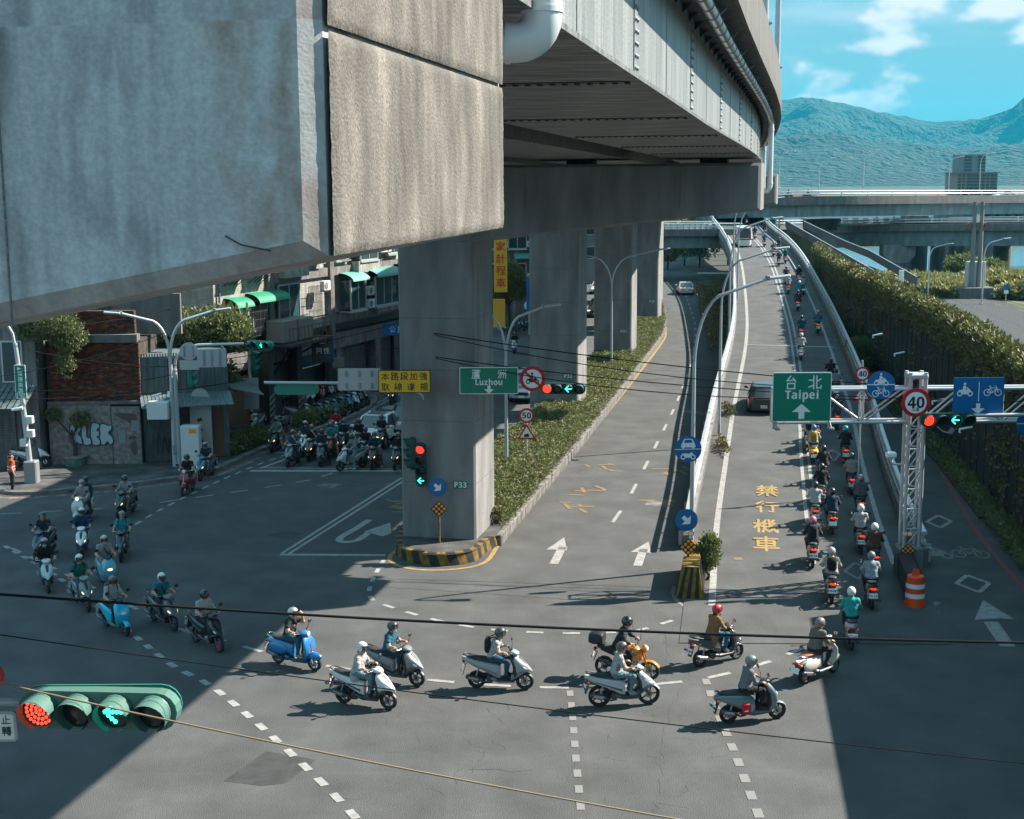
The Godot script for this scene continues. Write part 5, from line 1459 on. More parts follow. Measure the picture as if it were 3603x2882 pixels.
	car.box(U(-0.16,0.05,0.014),U(0.07,0.06,0.005)); car.box(U(0.16,0.05,0.0145),U(0.07,0.06,0.005))
	put("pictogram",car,M.sign_white,d)
	put("pictogram",B().prism(PackedVector2Array([W(-0.14,0.21),W(-0.10,0.31),W(0.10,0.31),W(0.14,0.21)]),0.003,at_z(0.0185)),M.sign_blue,d)
	put("pictogram",motorbike_icon(B(),W(0,-0.18),0.26,0.014,false),M.sign_white,d)
	street_lamp("second ramp lamp, curving over the lane behind the nearest",V(9.82,-66.33)*U(1,0,1)+U(0.3,0,0),9.6,2.6,0.10,"lamps along the ramp")
	street_lamp("third ramp lamp, its arm below the ambulance",V(14.51,-91.5)*U(1,0,1),10.4,2.8,0.10,"lamps along the ramp")
	street_lamp("fourth ramp lamp, slim, its arm crossing the ambulance",V(19.37,-118.01)*U(1,0,1),11.4,3.2,0.10,"lamps along the ramp")
	street_lamp("fifth ramp lamp, topmost, just under the viaduct cap",V(19.59,-121.94)*U(1,0,1),12.2,3.4,0.10,"lamps along the ramp")
	street_lamp("two-armed lamp in the hedge between piers P33 and P32",V(-0.25,-58.56),7.6,1.7,0.12,"two-armed hedge lamps",true,true)
	street_lamp("two-armed lamp in the hedge beside pier P31",V(6.65,-91.16),8.4,3.2,0.12,"two-armed hedge lamps",true,true)
	street_lamp("riverside lamp with curved arm left of the twin poles",V(45.35,-150,0.14)*U(1,0,1),6.0,1.9,0.0,"riverside lamps")
	street_lamp("riverside lamp with curved arm right of the twin poles",V(49.12,-143.66),6.8,2.0,0.0,"riverside lamps")
	street_lamp("tall two-armed lamp on the pavement corner before the brick wall",V(-15.39,-61.63),7.2,2.1,0.30,"pavement lamps",true,true,0.12)
	# --- gantry over the ramp foot
	var gp:Vector3=V(12.99,-43.57)
	var gt:=thing("sign_gantry","pale steel lattice gantry column with a lattice beam across the ramp","gantry",U(gp.x,0,-43.8))
	var ch:=B()
	for x in [-0.24,0.24]:
		for z in [-0.24,0.24]:
			put("chord",B().rod(U(x,0,z),U(x,6.75,z),0.065,10),M.galv,gt)
	for k in 9:
		var y:=0.3+k*0.66
		for z in [-0.24,0.24]:
			put("lacing",B().rod(U(-0.24,y,z),U(0.24,y+0.66,z),0.026,6),M.galv,gt)
			put("lacing",B().rod(U(-0.24,y,z),U(0.24,y,z),0.022,6),M.galv,gt)
		for x in [-0.24,0.24]:
			put("lacing",B().rod(U(x,y,-0.24),U(x,y+0.66,0.24),0.026,6),M.galv,gt)
	put("base",B().cbox(U(0,0.5,0),U(0.8,1.0,0.7),0.05),M.concrete,gt)
	put("head",B().cbox(U(0,6.62,0),U(0.62,0.16,0.62),0.03),M.galv,gt)
	for e in [[-4.6,-0.3],[0.3,6.4]]:
		for y in [5.15,6.22]:
			for z in [-0.22,0.22]:
				put("beam_chord",B().rod(U(e[0],y,z),U(e[1],y,z),0.055,8),M.galv,gt)
		var n:=int((e[1]-e[0])/1.08)
		for k in n+1:
			var x:float=e[0]+(e[1]-e[0])*k/n
			for z in [-0.22,0.22]:
				put("beam_post",B().rod(U(x,5.15,z),U(x,6.22,z),0.035,6),M.galv,gt)
				if k<n:
					var x2:float=e[0]+(e[1]-e[0])*(k+1)/n
					put("beam_lacing",B().rod(U(x,5.15 if k % 2==0 else 6.22,z),U(x2,6.22 if k % 2==0 else 5.15,z),0.035,6),M.galv,gt)
			put("beam_lacing",B().rod(U(x,6.22,-0.22),U(x,6.22,0.22),0.03,6),M.galv,gt)
	o=thing("direction_sign","large green direction sign reading Taipei with an upward arrow","sign",V(9.2,-43.2,6.04))
	p=panel(o,1.87,1.58,M.sign_green,M.sign_white)
	put("lettering",glyphs("台",0.44,0.9,0.0,Transform3D(Basis.IDENTITY,U(-0.57,0.25,0.021))),M.sign_white,p)
	put("lettering",glyphs("北",0.44,0.9,0.0,Transform3D(Basis.IDENTITY,U(0.19,0.25,0.021))),M.sign_white,p)
	put("lettering",text_mb("Taipei",0.27,Transform3D(Basis.IDENTITY,U(0,0.07,0.026))),M.sign_white,p)
	put("arrow",B().prism(arrow_poly(W(0,-0.47),0.42,0.0),0.004,at_z(0.024)),M.sign_white,p)
	for x in [-0.86,0.93]:put("hanger",B().box(U(x*0.98,-0.2,-0.1),U(0.07,1.7,0.07)),M.galv,p)
	for x in [-0.82,0.9]:put("floodlight",B().rod(U(x,-0.78,0.0),U(x+0.03,-0.96,0.12),0.03,6).cbox(U(x+0.04,-1.0,0.15),U(0.16,0.09,0.12),0.02),M.galv_dark,p)
	o=thing("motorcycle_bicycle_sign","round blue sign with a motorcycle above a bicycle on the gantry beam","sign",V(11.73,-43.3,6.39))
	d=disc(o,"disc",0.45,0.02,M.sign_blue)
	put("divider",B().box(U(0,0.02,0.013),U(0.88,0.03,0.006)),M.sign_white,d)
	put("pictogram",motorbike_icon(B(),W(0,0.14),0.25,0.015),M.sign_white,d)
	put("pictogram",bicycle_icon(B(),W(0,-0.2),0.27,0.015),M.sign_white,d)
	o=thing("speed_limit_sign","large round speed limit 40 sign with small characters on the gantry column","sign",V(12.77,-43,5.87))
	var sl:=Node3D.new()
	sl.name = "speed_limit_disc"; o.add_child(sl,true)
	speed_sign(sl,"40",0.46)
	put("lettering",glyphs("公里",0.11,1.0,0.01,Transform3D(Basis.IDENTITY,U(-0.115,-0.27,0.020))),M.sign_black,sl)
	o=thing("lane_split_sign","square blue sign with motorcycle, bicycle and a downward arrow on the gantry","sign",V(14.81,-43.2,6.04))
	p=panel(o,1.60,1.18,M.sign_blue,M.sign_blue)
	put("pictogram",motorbike_icon(B(),W(-0.44,0.16),0.27,0.022),M.sign_white,p)
	put("pictogram",bicycle_icon(B(),W(0.44,0.18),0.28,0.022),M.sign_white,p)
	put("divider",B().box(U(0,0.14,0.022),U(0.025,0.62,0.005)),M.sign_white,p)
	put("arrow",B().prism(arrow_poly(W(0,-0.40),0.30,PI),0.004,at_z(0.024)),M.sign_white,p)
	o=thing("lane_sign","blue round sign cut by the frame edge below the gantry beam","sign",V(16.46,-43.2,5.14))
	d=disc(o,"disc",0.4,0.02,M.sign_blue)
	put("divider",B().box(U(0,0,0.013),U(0.78,0.03,0.006)),M.sign_white,d)
	o=thing("gantry_signal","four-lamp signal on the gantry showing red and a green arrow","traffic light",V(13.8,-42.9,5.32))
	signal_head(o,["red","","arrow",""],0.175,false,Transform3D(Basis.IDENTITY,Vector3.ZERO),M.signal_dark)
	put("arm",B().rod(U(0.5,0.12,-0.12),U(6.0,0.16,-0.12),0.06,8),M.galv,o)
	put("floodlight",B().tube([U(-0.36,-0.2,0.0),U(-0.2,-0.34,0.05),U(0.06,-0.42,0.1)],0.025,6).cbox(U(0.08,-0.33,0.1),U(0.13,0.2,0.12),0.02,Basis(Vector3.BACK,-0.5)),M.galv_dark,o)
	o=thing("camera_box","small white traffic sensor bracketed to the gantry column","camera",V(12.14,-43.3,4.13))
	put("case",B().cbox(Vector3.ZERO,U(0.34,0.2,0.24),0.05),M.reflect_white,o)
	put("arm",B().tube([U(0,-0.1,0),U(0.05,-0.3,0),U(0.4,-0.32,0)],0.04,6),M.galv,o)
	# small signs beyond the ramp barrier
	o=thing("speed_limit_sign","small round speed limit 40 sign above a red triangle beyond the ramp barrier","sign",ramp_pt(V(14.12,-55,3.32))*U(1,1,1))
	put("post",B().rod(U(0,0,0),U(0,5.6,0),0.04,8),M.galv,o)
	q=Node3D.new()
	q.name = "speed_limit_disc"; o.add_child(q,true); q.position=U(0,5.06,0.06)
	speed_sign(q,"40",0.29)
	tr=put("triangle",B().prism(PackedVector2Array([W(-0.40,-0.3),W(0.40,-0.3),W(0,0.38)]),0.02,Transform3D(Basis.IDENTITY,U(0,4.26,0.06))),M.sign_red,o)
	put("face",B().prism(PackedVector2Array([W(-0.29,-0.24),W(0.29,-0.24),W(0,0.26)]),0.006,Transform3D(Basis.IDENTITY,U(0,4.26,0.074))),M.sign_white,tr)
	put("pictogram",line_mb(B(),[W(-0.06,4.06),W(-0.05,4.22),W(0.08,4.34)],0.06,0.08),M.sign_black,tr)
	# --- near signal at the lower corner, on its own arm
	var ns:=thing("near_signal","large pale green four-lamp signal seen from above in the lower corner","traffic light",V(-4.26,-13.4,7.5),0.0)
	signal_head(ns,["red","","arrow",""],0.165,false,Transform3D(Basis(Vector3.UP,-0.08),Vector3.ZERO),M.signal_pale)
	put("arm",B().rod(U(-0.6,0.03,-0.16),U(-6.0,0.1,-0.16),0.04,8),M.galv,ns)
	put("back_plate",B().prism(round_rect(1.66,0.43,0.21),0.02,at_z(-0.18)),M.signal_green,ns)
	o=thing("red_ring_sign","round red-ringed sign cut off by the frame edge above the near signal","sign",V(-5.33,-13.4,7.88),0.0)
	d=disc(o,"disc",0.145,0.02,M.sign_red)
	disc(d,"face",0.105,0.006,M.sign_white,0.013)
	o=thing("turn_ban_sign","small white sign with black characters cut off by the frame edge","sign",V(-5.24,-13.4,7.34),0.0)
	p=panel(o,0.30,0.32,M.sign_white,M.sign_back,false)
	put("lettering",glyphs("止轉",0.095,1.0,0.025,Transform3D(Basis.IDENTITY,U(0.0,0.03,0.021)),false,true),M.sign_black,p)
	# --- corner mast with signals seen from behind
	var cm2:=thing("corner_mast","grey signal mast with curved arm on the pavement corner","signal mast",V(-15.24,-61.73))
	put("post",B().tube([Vector3.ZERO,U(0,4.6,0)],[0.13,0.11],12),M.galv,cm2)
	put("arm",B().tube([U(0,4.5,0),U(0.05,5.0,0),U(0.4,5.5,0),U(1.1,5.68,0),U(4.2,5.75,0)],0.07,10),M.galv,cm2)
	signal_head(cm2,["","","arrow",""],0.15,false,Transform3D(Basis(Vector3.UP,-0.5),U(3.9,5.7,0.3)),M.signal_green)
	signal_head(cm2,["","",""],0.15,true,Transform3D(Basis(Vector3.UP,1.9),U(0.75,4.3,0.0)),M.signal_green)
	put("control_box",B().cbox(U(-0.75,2.75,0.2),U(0.95,0.8,0.6),0.03),M.ac,cm2)
	put("watch_camera",B().rod(U(-1.0,3.4,0.3),U(-0.6,3.5,0.2),0.06,8),M.reflect_white,cm2)
	put("watch_camera",B().rod(U(-0.25,3.35,0.3),U(-0.25,3.6,0.2),0.07,8),M.reflect_white,cm2)
	o=thing("round_sign_back","blank back of a round sign on the corner mast arm","sign",V(-14.44,-61.2,5.46),0.1)
	disc(o,"disc",0.40,0.02,M.sign_back)
	put("panel",B().box(U(0,-0.62,0),U(0.85,0.42,0.02)),M.sign_back,o)
	for x in [-0.2,0.2]:put("bracket",B().box(U(x,0,0.03),U(0.06,0.5,0.04)),M.galv_dark,o)
	o=thing("square_sign_back","blank back of a rectangular sign between round sign and corner signal","sign",V(-13.42,-61.2,5.15),0.1)
	put("panel",B().box(U(0,0,0),U(1.28,0.82,0.02)),M.sign_back,o)
	for x in [-0.35,0.0,0.35]:put("bracket",B().box(U(x,0,0.03),U(0.07,0.7,0.04)),M.galv_dark,o)
	# kerbside post on the left street
	o=thing("striped_post","slim signal post with yellow and black foot on the left pavement","signal mast",V(-13.19,-68.74))
	put("post",B().rod(Vector3.ZERO,U(0,7.0,0),0.08,10),M.galv,o)
	for k in 5:put("stripe",B().rod(U(0,0.7+k*0.22,0),U(0,0.81+k*0.22,0),0.092,10),M.sign_yellow if k % 2==0 else M.sign_black,o)
	signal_head(o,["","",""],0.15,true,Transform3D(Basis(Vector3.UP,1.2),U(0.38,4.0,0.0)),M.signal_green)
	put("sign_back",B().box(U(0.05,2.4,0.08),U(0.75,1.6,0.02)),M.sign_back,o)
	# street name sign post
	o=thing("street_name_post","grey post with a tall green street name sign at the left edge","sign post",V(-20.81,-58.38))
	put("post",B().tube([Vector3.ZERO,U(-0.25,5.0,0),U(-0.35,6.2,0)],[0.13,0.10,0.09],10),M.galv,o)
	put("arm",B().tube([U(-0.35,6.0,0),U(-0.42,6.6,0),U(-0.8,7.3,0),U(-1.6,7.6,0),U(-2.6,7.6,0)],0.06,8),M.galv,o)
	put("foot",B().cbox(U(0.02,0.55,0),U(0.55,1.1,0.5),0.05),M.galv_dark,o)
	for y in [1.9,2.3,2.9]:put("box",B().cbox(U(0.12 if y>2 else -0.2,y,0.12),U(0.3,0.34,0.25),0.03),M.ac,o)
	put("watch_camera",B().rod(U(-0.6,3.35,0.2),U(-0.15,3.42,0.15),0.07,8),M.reflect_white,o)
	var np:=Node3D.new()
	np.name = "name_board"; o.add_child(np,true); np.position=U(-0.17,4.55,0.14)
	p=panel(np,0.48,1.45,M.sign_green,M.sign_white,false)
	put("lettering",glyphs("福德南路",0.21,0.95,0.035,Transform3D(Basis.IDENTITY,U(-0.105,0.25,0.021)),false,true),M.sign_white,p)
	put("lettering",text_mb("Fude",0.12,Transform3D(Basis.IDENTITY,U(0,-0.53,0.026))),M.sign_white,p)
	put("lettering",text_mb("S. Rd.",0.11,Transform3D(Basis.IDENTITY,U(0,-0.65,0.026))),M.sign_white,p)
	put("arrow",B().prism(PackedVector2Array([W(-0.1,0.64),W(0.08,0.57),W(-0.1,0.5)]),0.004,at_z(0.023)),M.sign_white,p)
	# twin utility poles on the river side
	o=thing("twin_utility_poles","twin concrete utility poles with transformer cabinet on a dark plinth","utility pole",V(50.93,-151.34))
	for x in [-0.42,0.38]:put("pole",B().tube([U(x,1.2,0),U(x,10.5,0)],[0.26,0.2],10),M.concrete,o)
	put("plinth",B().cbox(U(0,0.6,0),U(3.6,1.25,1.8),0.08),M.concrete_dark,o)
	put("cabinet",B().cbox(U(0.1,2.6,-0.5),U(2.1,2.8,0.7),0.05),M.galv,o)
	put("cross_arm",B().box(U(0,10.2,0),U(2.2,0.12,0.12)),M.galv_dark,o)
	for x in [-0.9,0.0,0.9]:put("transformer",B().rod(U(x,8.0,0.25),U(x,8.0,-0.35),0.26,12),M.wood,o)
	o=thing("cycle_path_sign","small round blue sign with white plate beside the cycle path","sign",V(51.74,-144.05))
	put("post",B().rod(Vector3.ZERO,U(0,2.0,0),0.04,6),M.galv,o)
	disc(o,"disc",0.32,0.02,M.sign_blue,0.05).position.y=1.75
	put("plate",B().box(U(0,1.25,0.05),U(0.46,0.36,0.02)),M.sign_white,o)
	o=thing("notice_board","slim white upright notice beside the river railing","sign",V(39.57,-140,1.15)*U(1,0,1))
	put("post",B().rod(Vector3.ZERO,U(0,2.4,0),0.05,6),M.galv,o)
	put("board",B().cbox(U(0,3.0,0),U(0.5,1.7,0.08),0.02),M.sign_white,o)
	# orange drum
	o=thing("traffic_drum","orange drum with white bands at the foot of the gantry","traffic drum",V(12.24,-40.46))
	put("drum",B().lathe([W(0.33,0.0),W(0.33,0.12),W(0.30,0.13),W(0.29,0.38),W(0.275,0.40),W(0.27,0.64),W(0.255,0.66),W(0.25,0.92),W(0.24,0.96),W(0.001,0.98)],24),M.orange,o)
	for y in [0.30,0.60]:put("white_band",B().lathe([W(0.304-y*0.03,y),W(0.300-y*0.03,y+0.14)],24),M.reflect_white,o)
	put("handle",B().prism(PackedVector2Array([W(-0.12,0.97),W(0.12,0.97),W(0.09,1.14),W(-0.07,1.17)]),0.04),M.orange,o)
	# utility cabinet and striped guard boards on the corner
	o=thing("utility_cabinet","tall pale utility cabinet on the pavement corner beside the mast","cabinet",V(-14.68,-61.93))
	put("case",B().cbox(U(0,1.0,0),U(0.85,2.0,0.6),0.04),M.ac,o)
	put("notice",B().box(U(0.15,1.75,0.305),U(0.32,0.2,0.01)),M.amber,o)
	o=thing("guard_board","narrow striped guard board leaning behind the cabinet","sign",V(-14.44,-63.01))
	put("board",B().cbox(U(0,1.4,0),U(1.0,2.6,0.08),0.02),M.sign_back,o)
	for k in 6:put("stripe",B().box(U(-0.05,0.8+k*0.25,0.05),U(0.22,0.14,0.02),Basis(Vector3.BACK,0.4)),M.sign_yellow if k % 2==0 else M.sign_black,o)
	disc(o,"round_plate",0.42,0.02,M.sign_back,0.0).position.y=3.1
	# wires
	wire("thick black cable crossing the whole picture in front of the scooters",V(-6,-14,8.61),V(6.14,-14,7.94),0.10,0.0145,M.wire)
	wire("thin dark cable crossing the picture below the thick one",V(-5.77,-13.4,8.41),V(5.87,-13.2,6.88),0.08,0.006,M.wire)
	wire("tan cable running from the near signal towards the lower edge",V(-5.19,-12.6,8.17),V(2.14,-12.2,6.75),0.06,0.009,M.wire_tan)
	wire("upper black wire from the mast top towards the gantry",V(-2.6,-46.9,7.74),V(17.03,-43.5,6.04),0.3,0.02,M.wire)
	wire("second black wire from the mast towards the gantry",V(-2.6,-46.9,7.68),V(8.54,-43.6,6.35),0.25,0.016,M.wire)
	wire("third black wire from the mast towards the Taipei sign",V(-2.61,-46.9,6.93),V(17.09,-43.6,5.78),0.35,0.018,M.wire)
	wire("lowest black wire from the mast towards the gantry",V(-2.61,-46.9,6.88),V(12.46,-43.4,5.96),0.5,0.016,M.wire)
	wire("short black wire from the mast back to the left",V(-2.6,-46.9,7.74),V(-6.73,-70,4.47),0.2,0.016,M.wire)
	wire("slack wire crossing the brick wall from the street name post",V(-20.47,-58,5.93),V(-12.4,-64,4.55),0.4,0.018,M.wire)
	wire("upper slack wire crossing the brick wall",V(-20.65,-58,6.9),V(-15.41,-66,7.17),0.25,0.016,M.wire)
	wire("long low wire above the graffiti",V(-23.02,-58,3.86),V(-12.42,-64,3.76),0.3,0.018,M.wire)
	wire("second low wire above the graffiti",V(-23,-58,4.17),V(-15.23,-61,4.42),0.25,0.015,M.wire)
	wire("diagonal wire from the pavement lamp to the left edge",V(-15.35,-61,6.34),V(-22.57,-57,4.82),0.3,0.016,M.wire)
	wire("wire over the left street towards the apartment block",V(-15.1,-61,4.85),V(-5.5,-90,4.41),0.4,0.018,M.wire)
	wire("second wire over the left street towards the shops",V(-13.62,-70,1.98),V(-10.48,-95,0.33),0.3,0.016,M.wire)
# ---------------------------------------------------------------- plants
func leaf_clump(n:int,r:float,leaf:float,sd:int,long:=1.0) -> MB:
	var g:=RandomNumberGenerator.new()
	g.seed=sd
	var mb:=B()
	for i in n:
		var d:=U(g.randfn(),g.randfn()*0.8+0.35,g.randfn()).normalized()
		var c:=d*r*pow(g.randf(),0.4)
		var x:=d.cross(U(g.randfn(),g.randfn(),g.randfn())).normalized()
		var y:=(d+Vector3.UP*0.4+x.cross(d)*g.randf_range(-0.9,0.9)).normalized()
		x=x.cross(y).cross(y).normalized()*-1.0
		var s:=leaf*g.randf_range(0.7,1.2)
		var tip:=c+y*s*long
		var midl:=c+y*s*0.45*long+x*s*0.34
		var midr:=c+y*s*0.45*long-x*s*0.34+x.cross(y)*s*0.12
		mb.tri(c,midl,tip); mb.tri(c,tip,midr)
	return mb
func scatter(called:String,parent:Node3D,clump:Mesh,spots:Array,m:Material,smin:=0.8,smax:=1.25) -> MultiMeshInstance3D:
	var mm:=MultiMesh.new()
	mm.transform_format=MultiMesh.TRANSFORM_3D
	mm.mesh=clump; mm.instance_count=spots.size()
	for i in spots.size():
		var s:=rng.randf_range(smin,smax)
		var b:=Basis(Vector3.UP,rng.randf()*TAU)*Basis(Vector3.RIGHT,rng.randf_range(-0.5,0.5))
		mm.set_instance_transform(i,Transform3D(b.scaled(Vector3.ONE*s),spots[i]))
	var o:=MultiMeshInstance3D.new()
	o.name=called; o.multimesh=mm; o.material_override=m
	o.set_meta("kind","stuff")
	parent.add_child(o,true)
	return o
func tree(label:String,at:Vector3,trunk_h:float,crown:Array,m:Material,leaf:float,count:int,lean:=Vector3.ZERO,called := "street_tree",category := "tree") -> Node3D:
	var o:=thing(called,label,category,at)
	var top:=U(0,trunk_h,0)+lean
	var r0:=0.05*trunk_h+0.03
	put("trunk",B().tube(smooth_path([Vector3.ZERO,U(0.06,trunk_h*0.35,0.02)+lean*0.25,U(-0.05,trunk_h*0.7,-0.03)+lean*0.65,top],3),[r0,r0*0.95,r0*0.9,r0*0.85,r0*0.8,r0*0.75,r0*0.7,r0*0.65,r0*0.6,r0*0.55],8),M.bark,o)
	var spots:=[]
	for c in crown:
		var cc:Vector3=c[0]
		var rr:Vector3=c[1]
		put("limb",B().tube([top-(top-Vector3.ZERO)*0.25,top.lerp(cc,0.5)+U(0,-0.1,0),cc],[r0*0.5,r0*0.35,r0*0.12],6),M.bark,o)
		var n:=int(count*rr.x*rr.z)
		for i in n:
			var d:=U(rng.randfn(),rng.randfn(),rng.randfn()).normalized()
			var rad:=pow(rng.randf(),0.33)*rng.randf_range(0.72,1.08)
			spots.append(cc+U(d.x*rr.x,d.y*rr.y,d.z*rr.z)*rad)
	# the crown is one mesh of leaf clumps
	var cl:=leaf_clump(8,leaf*1.6,leaf,3)
	var mb:=B()
	for q in spots:mb.add(cl,Transform3D((Basis(Vector3.UP,rng.randf()*TAU)*Basis(Vector3.RIGHT,rng.randf_range(-0.5,0.5))).scaled(Vector3.ONE*rng.randf_range(0.8,1.25)),q))
	put("crown",mb,m,o)
	return o
func build_plants() -> void:
	# median planter
	var kr:=smooth_path([V(-0.51,-47.77),V(1.21,-56.11),V(4.28,-71.13),V(7.87,-89.53),V(11.92,-110.56),V(13.67,-122.29),V(15.35,-138.34)],6)
	var pl:=thing("median_planter","long planter with pale kerb stones around the viaduct piers","planter")
	var kl:=side_of(kr,-3.5,0.0)
	# kerb stones one by one while they can be told apart
	var ln:=polyline_len(kr)
	var s:=0.0
	var stones:=[B().cbox(Vector3.ZERO,U(0.72,0.42,0.22),0.03).mesh(M.kerb),B().cbox(Vector3.ZERO,U(0.72,0.40,0.23),0.035).mesh(M.kerb),B().cbox(Vector3.ZERO,U(0.72,0.44,0.21),0.03).mesh(M.kerb)]
	while s<ln-0.8:
		var a:=polyline_at(kr,s)
		var b:=polyline_at(kr,s+0.73)
		var o:=put("kerb_stone",stones[rng.randi() % 3],null,pl)
		o.position=(a+b)*0.5+Vector3.UP*0.2
		o.rotation.y=yaw_to(b-a)+rng.randf_range(-0.015,0.015)
		s += 0.74
	put("left_kerb",wall_strip(B(),kl,0.22,0.4,-0.1),M.kerb,pl)
	var bed:=B()
	for i in kr.size()-1:
		bed.quad(kl[i]+Vector3.UP*0.33,kr[i]+Vector3.UP*0.33,kr[i+1]+Vector3.UP*0.33,kl[i+1]+Vector3.UP*0.33)
	put("soil",bed,M.soil,pl)
	var spots:=[]
	var spots2:=[]
	var hn:=FastNoiseLite.new()
	hn.seed=3; hn.frequency=0.35
	for i in 21000:
		var t:=pow(rng.randf(),1.35)*(ln-4.0)+1.6
		var a:=polyline_at(kr,t)
		var d:=(polyline_at(kr,t+0.3)-a).normalized()
		var u:=pow(rng.randf(),0.8)*3.3+0.05
		var side:=U(-d.z,0,d.x)
		var p:=a-side*u
		# keep clear of the piers
		var inside:=false
		for c in [U(-1.29,0,-47.15),U(3.62,0,-74.5),U(8.5,0,-97.2),U(13.0,0,-122.0)]:
			var q:Vector3=(p-c).rotated(Vector3.UP,0.218)
			if q.x > -2.8 and q.x<0.1 and q.z<0.12 and q.z > -3.0:inside=true
		if inside:continue
		var top:=0.62+0.26*hn.get_noise_2d(p.x*3.0,p.z*3.0)+0.18*hn.get_noise_2d(p.x*9.0,p.z*9.0)-0.30*smoothstep(0.35,0.0,u)
		p.y=0.33+top*(1.0-pow(rng.randf(),2.2)*0.8)
		(spots if rng.randf()<0.72 else spots2).append(p)
	var hd:=thing("median_hedge","dense low sunlit hedge filling the median planter between the piers","hedge")
	scatter("foliage",hd,leaf_clump(10,0.13,0.10,1).mesh(M.leaf),spots,M.leaf)
	scatter("young_foliage",hd,leaf_clump(9,0.13,0.10,2).mesh(M.leaf_ivy),spots2,M.leaf_ivy)
	# striped nose of the island
	var isl:=thing("island_nose","rounded concrete island nose with yellow and black stripes before pier P33","kerb")
	var nose:=smooth_path([V(-4.12,-49.06),V(-4.18,-47.86),V(-4.13,-46.84),V(-3.76,-45.96),V(-3.07,-45.35),V(-2.17,-45.21),V(-1.3,-45.79),V(-0.87,-47.14),V(-0.51,-47.77)],5)
	var top:=[]
	for p in nose:top.append(p)
	top.append(U(-0.4,0,-50)); top.append(U(-3.9,0,-51))
	ground_poly("top",top,0.40,M.pavement,isl)
	var nl:=polyline_len(nose)
	s=0.0
	var kk:=0
	while s<nl-0.05:
		var e:=minf(s+0.34,nl)
		var mb:=B()
		var seg:=[polyline_at(nose,s),polyline_at(nose,(s+e)*0.5),polyline_at(nose,e)]
		for i in 2:
			var sh:=0.16
			var a:Vector3=seg[i]
			var b:Vector3=seg[i+1]
			var a2:=polyline_at(nose,maxf(0.0,(s if i==0 else (s+e)*0.5)-sh))*1.0+Vector3.UP*0.42
			var b2:=polyline_at(nose,maxf(0.0,((s+e)*0.5 if i==0 else e)-sh))+Vector3.UP*0.42
			var inw:Vector3=(U(-2.4,0,-47.8)-a).normalized()*0.14
			mb.quad(a,b,b2+inw*0.3,a2+inw*0.3)
			mb.quad(a2+inw*0.3,b2+inw*0.3,b2+inw*2.0,a2+inw*2.0)
		put("stripe",mb,M.hazard_yellow if kk % 2==0 else M.hazard_black,isl)
		s=e; kk += 1
	# hedge and planting left of the ramp, under the bend
	var h2:=thing("verge_hedge","low hedge on the verge below the ramp, near the underpass","hedge")
	spots=[]
	for i in 2600:
		var t:=rng.randf()
		var a:Vector3=(V(16.57,-103.12)).lerp(V(23.23,-162.2),t)
		var p:=a+U(rng.randf_range(-1.5,1.6),0,rng.randf_range(-1.0,1.0))
		p.y=rng.randf_range(0.2,1.25)
		spots.append(p)
	scatter("foliage",h2,leaf_clump(9,0.2,0.16,6).mesh(M.leaf_ivy),spots,M.leaf_ivy)
	structure(ground_poly("verge",[V(15.39,-98.96),V(17.37,-104.56),V(23.36,-146.05),V(24.13,-167.3),V(23.09,-164.39)],0.12,M.kerb))
	# ivy wall
	var iv:=thing("ivy_wall","tall flood wall covered in green netting and ivy along the side lane","wall")
	var wp:=smooth_path([U(6.4,0,28),U(12.5,0,-12),U(17.2,0,-42.2),U(20.3,0,-63),U(22.9,0,-84),U(24.3,0,-98),U(26.2,0,-112),U(29.9,0,-136)],5)
	var wh:=6.15
	put("wall",wall_strip(B(),side_of(wp,0.3,0.0),0.5,wh,-0.2),M.net,iv)
	put("added_wall_top",wall_strip(B(),side_of(wp.slice(0,11),0.3,wh),0.5,1.8,0.0,true),M.concrete_dark,iv)  # height added out of view to carry the wall shadow farther across the road
	var wl:=polyline_len(wp)
	# bare battens of the netting
	s=42.0
	while s<wl:
		var p:=polyline_at(wp,s)
		var d:=(polyline_at(wp,s+0.2)-p).normalized()
		put("batten",B().box(p+Vector3.UP*wh*0.5-U(-d.z,0,d.x)*-0.03,U(0.05,wh,0.05),Basis(d,Vector3.UP,d.cross(Vector3.UP))),M.steel_dark,iv)
		s += 1.55
	var topsp:=[]
	var topsp2:=[]
	var hang:=[]
	for i in 17000:
		var t:=67.0+(wl-67.0)*rng.randf()
		var p:=polyline_at(wp,t)
		var d:=(polyline_at(wp,t+0.3)-p).normalized()
		var side:=U(-d.z,0,d.x)
		var bulge:=0.5+1.1*hn.get_noise_1d(t*2.3)+0.8*hn.get_noise_1d(t*9.0)
		var a:=rng.randf()*PI
		var q:=p+side*(0.25-cos(a)*(0.36+0.16*bulge))+Vector3.UP*(wh+0.1+sin(a)*(0.18+0.36*bulge)-0.2)
		if a<0.6 and rng.randf()<0.8:q.y -= pow(rng.randf(),1.5)*maxf(0.15,0.3+bulge*0.9)
		(topsp if rng.randf()<0.62 else topsp2).append(q+U(0,rng.randf_range(-0.12,0.12),0))
	for i in 5200:
		var t:=67.0+(wl-67.0)*rng.randf()
		var p:=polyline_at(wp,t)
		var d:=(polyline_at(wp,t+0.3)-p).normalized()
		var side:=U(-d.z,0,d.x)
		var cover:=hn.get_noise_1d(t*1.7)+0.6*hn.get_noise_1d(t*6.0+50.0)
		var y:=wh*pow(rng.randf(),0.75)
		if cover<0.22 and y<wh*0.93:continue
		hang.append(p-side*rng.randf_range(-0.02,0.16)+Vector3.UP*y)
	scatter("ivy_crest",iv,leaf_clump(9,0.20,0.16,11).mesh(M.leaf_ivy),topsp,M.leaf_ivy)
	scatter("ivy_crest_leaves",iv,leaf_clump(9,0.20,0.16,12).mesh(M.leaf),topsp2,M.leaf)
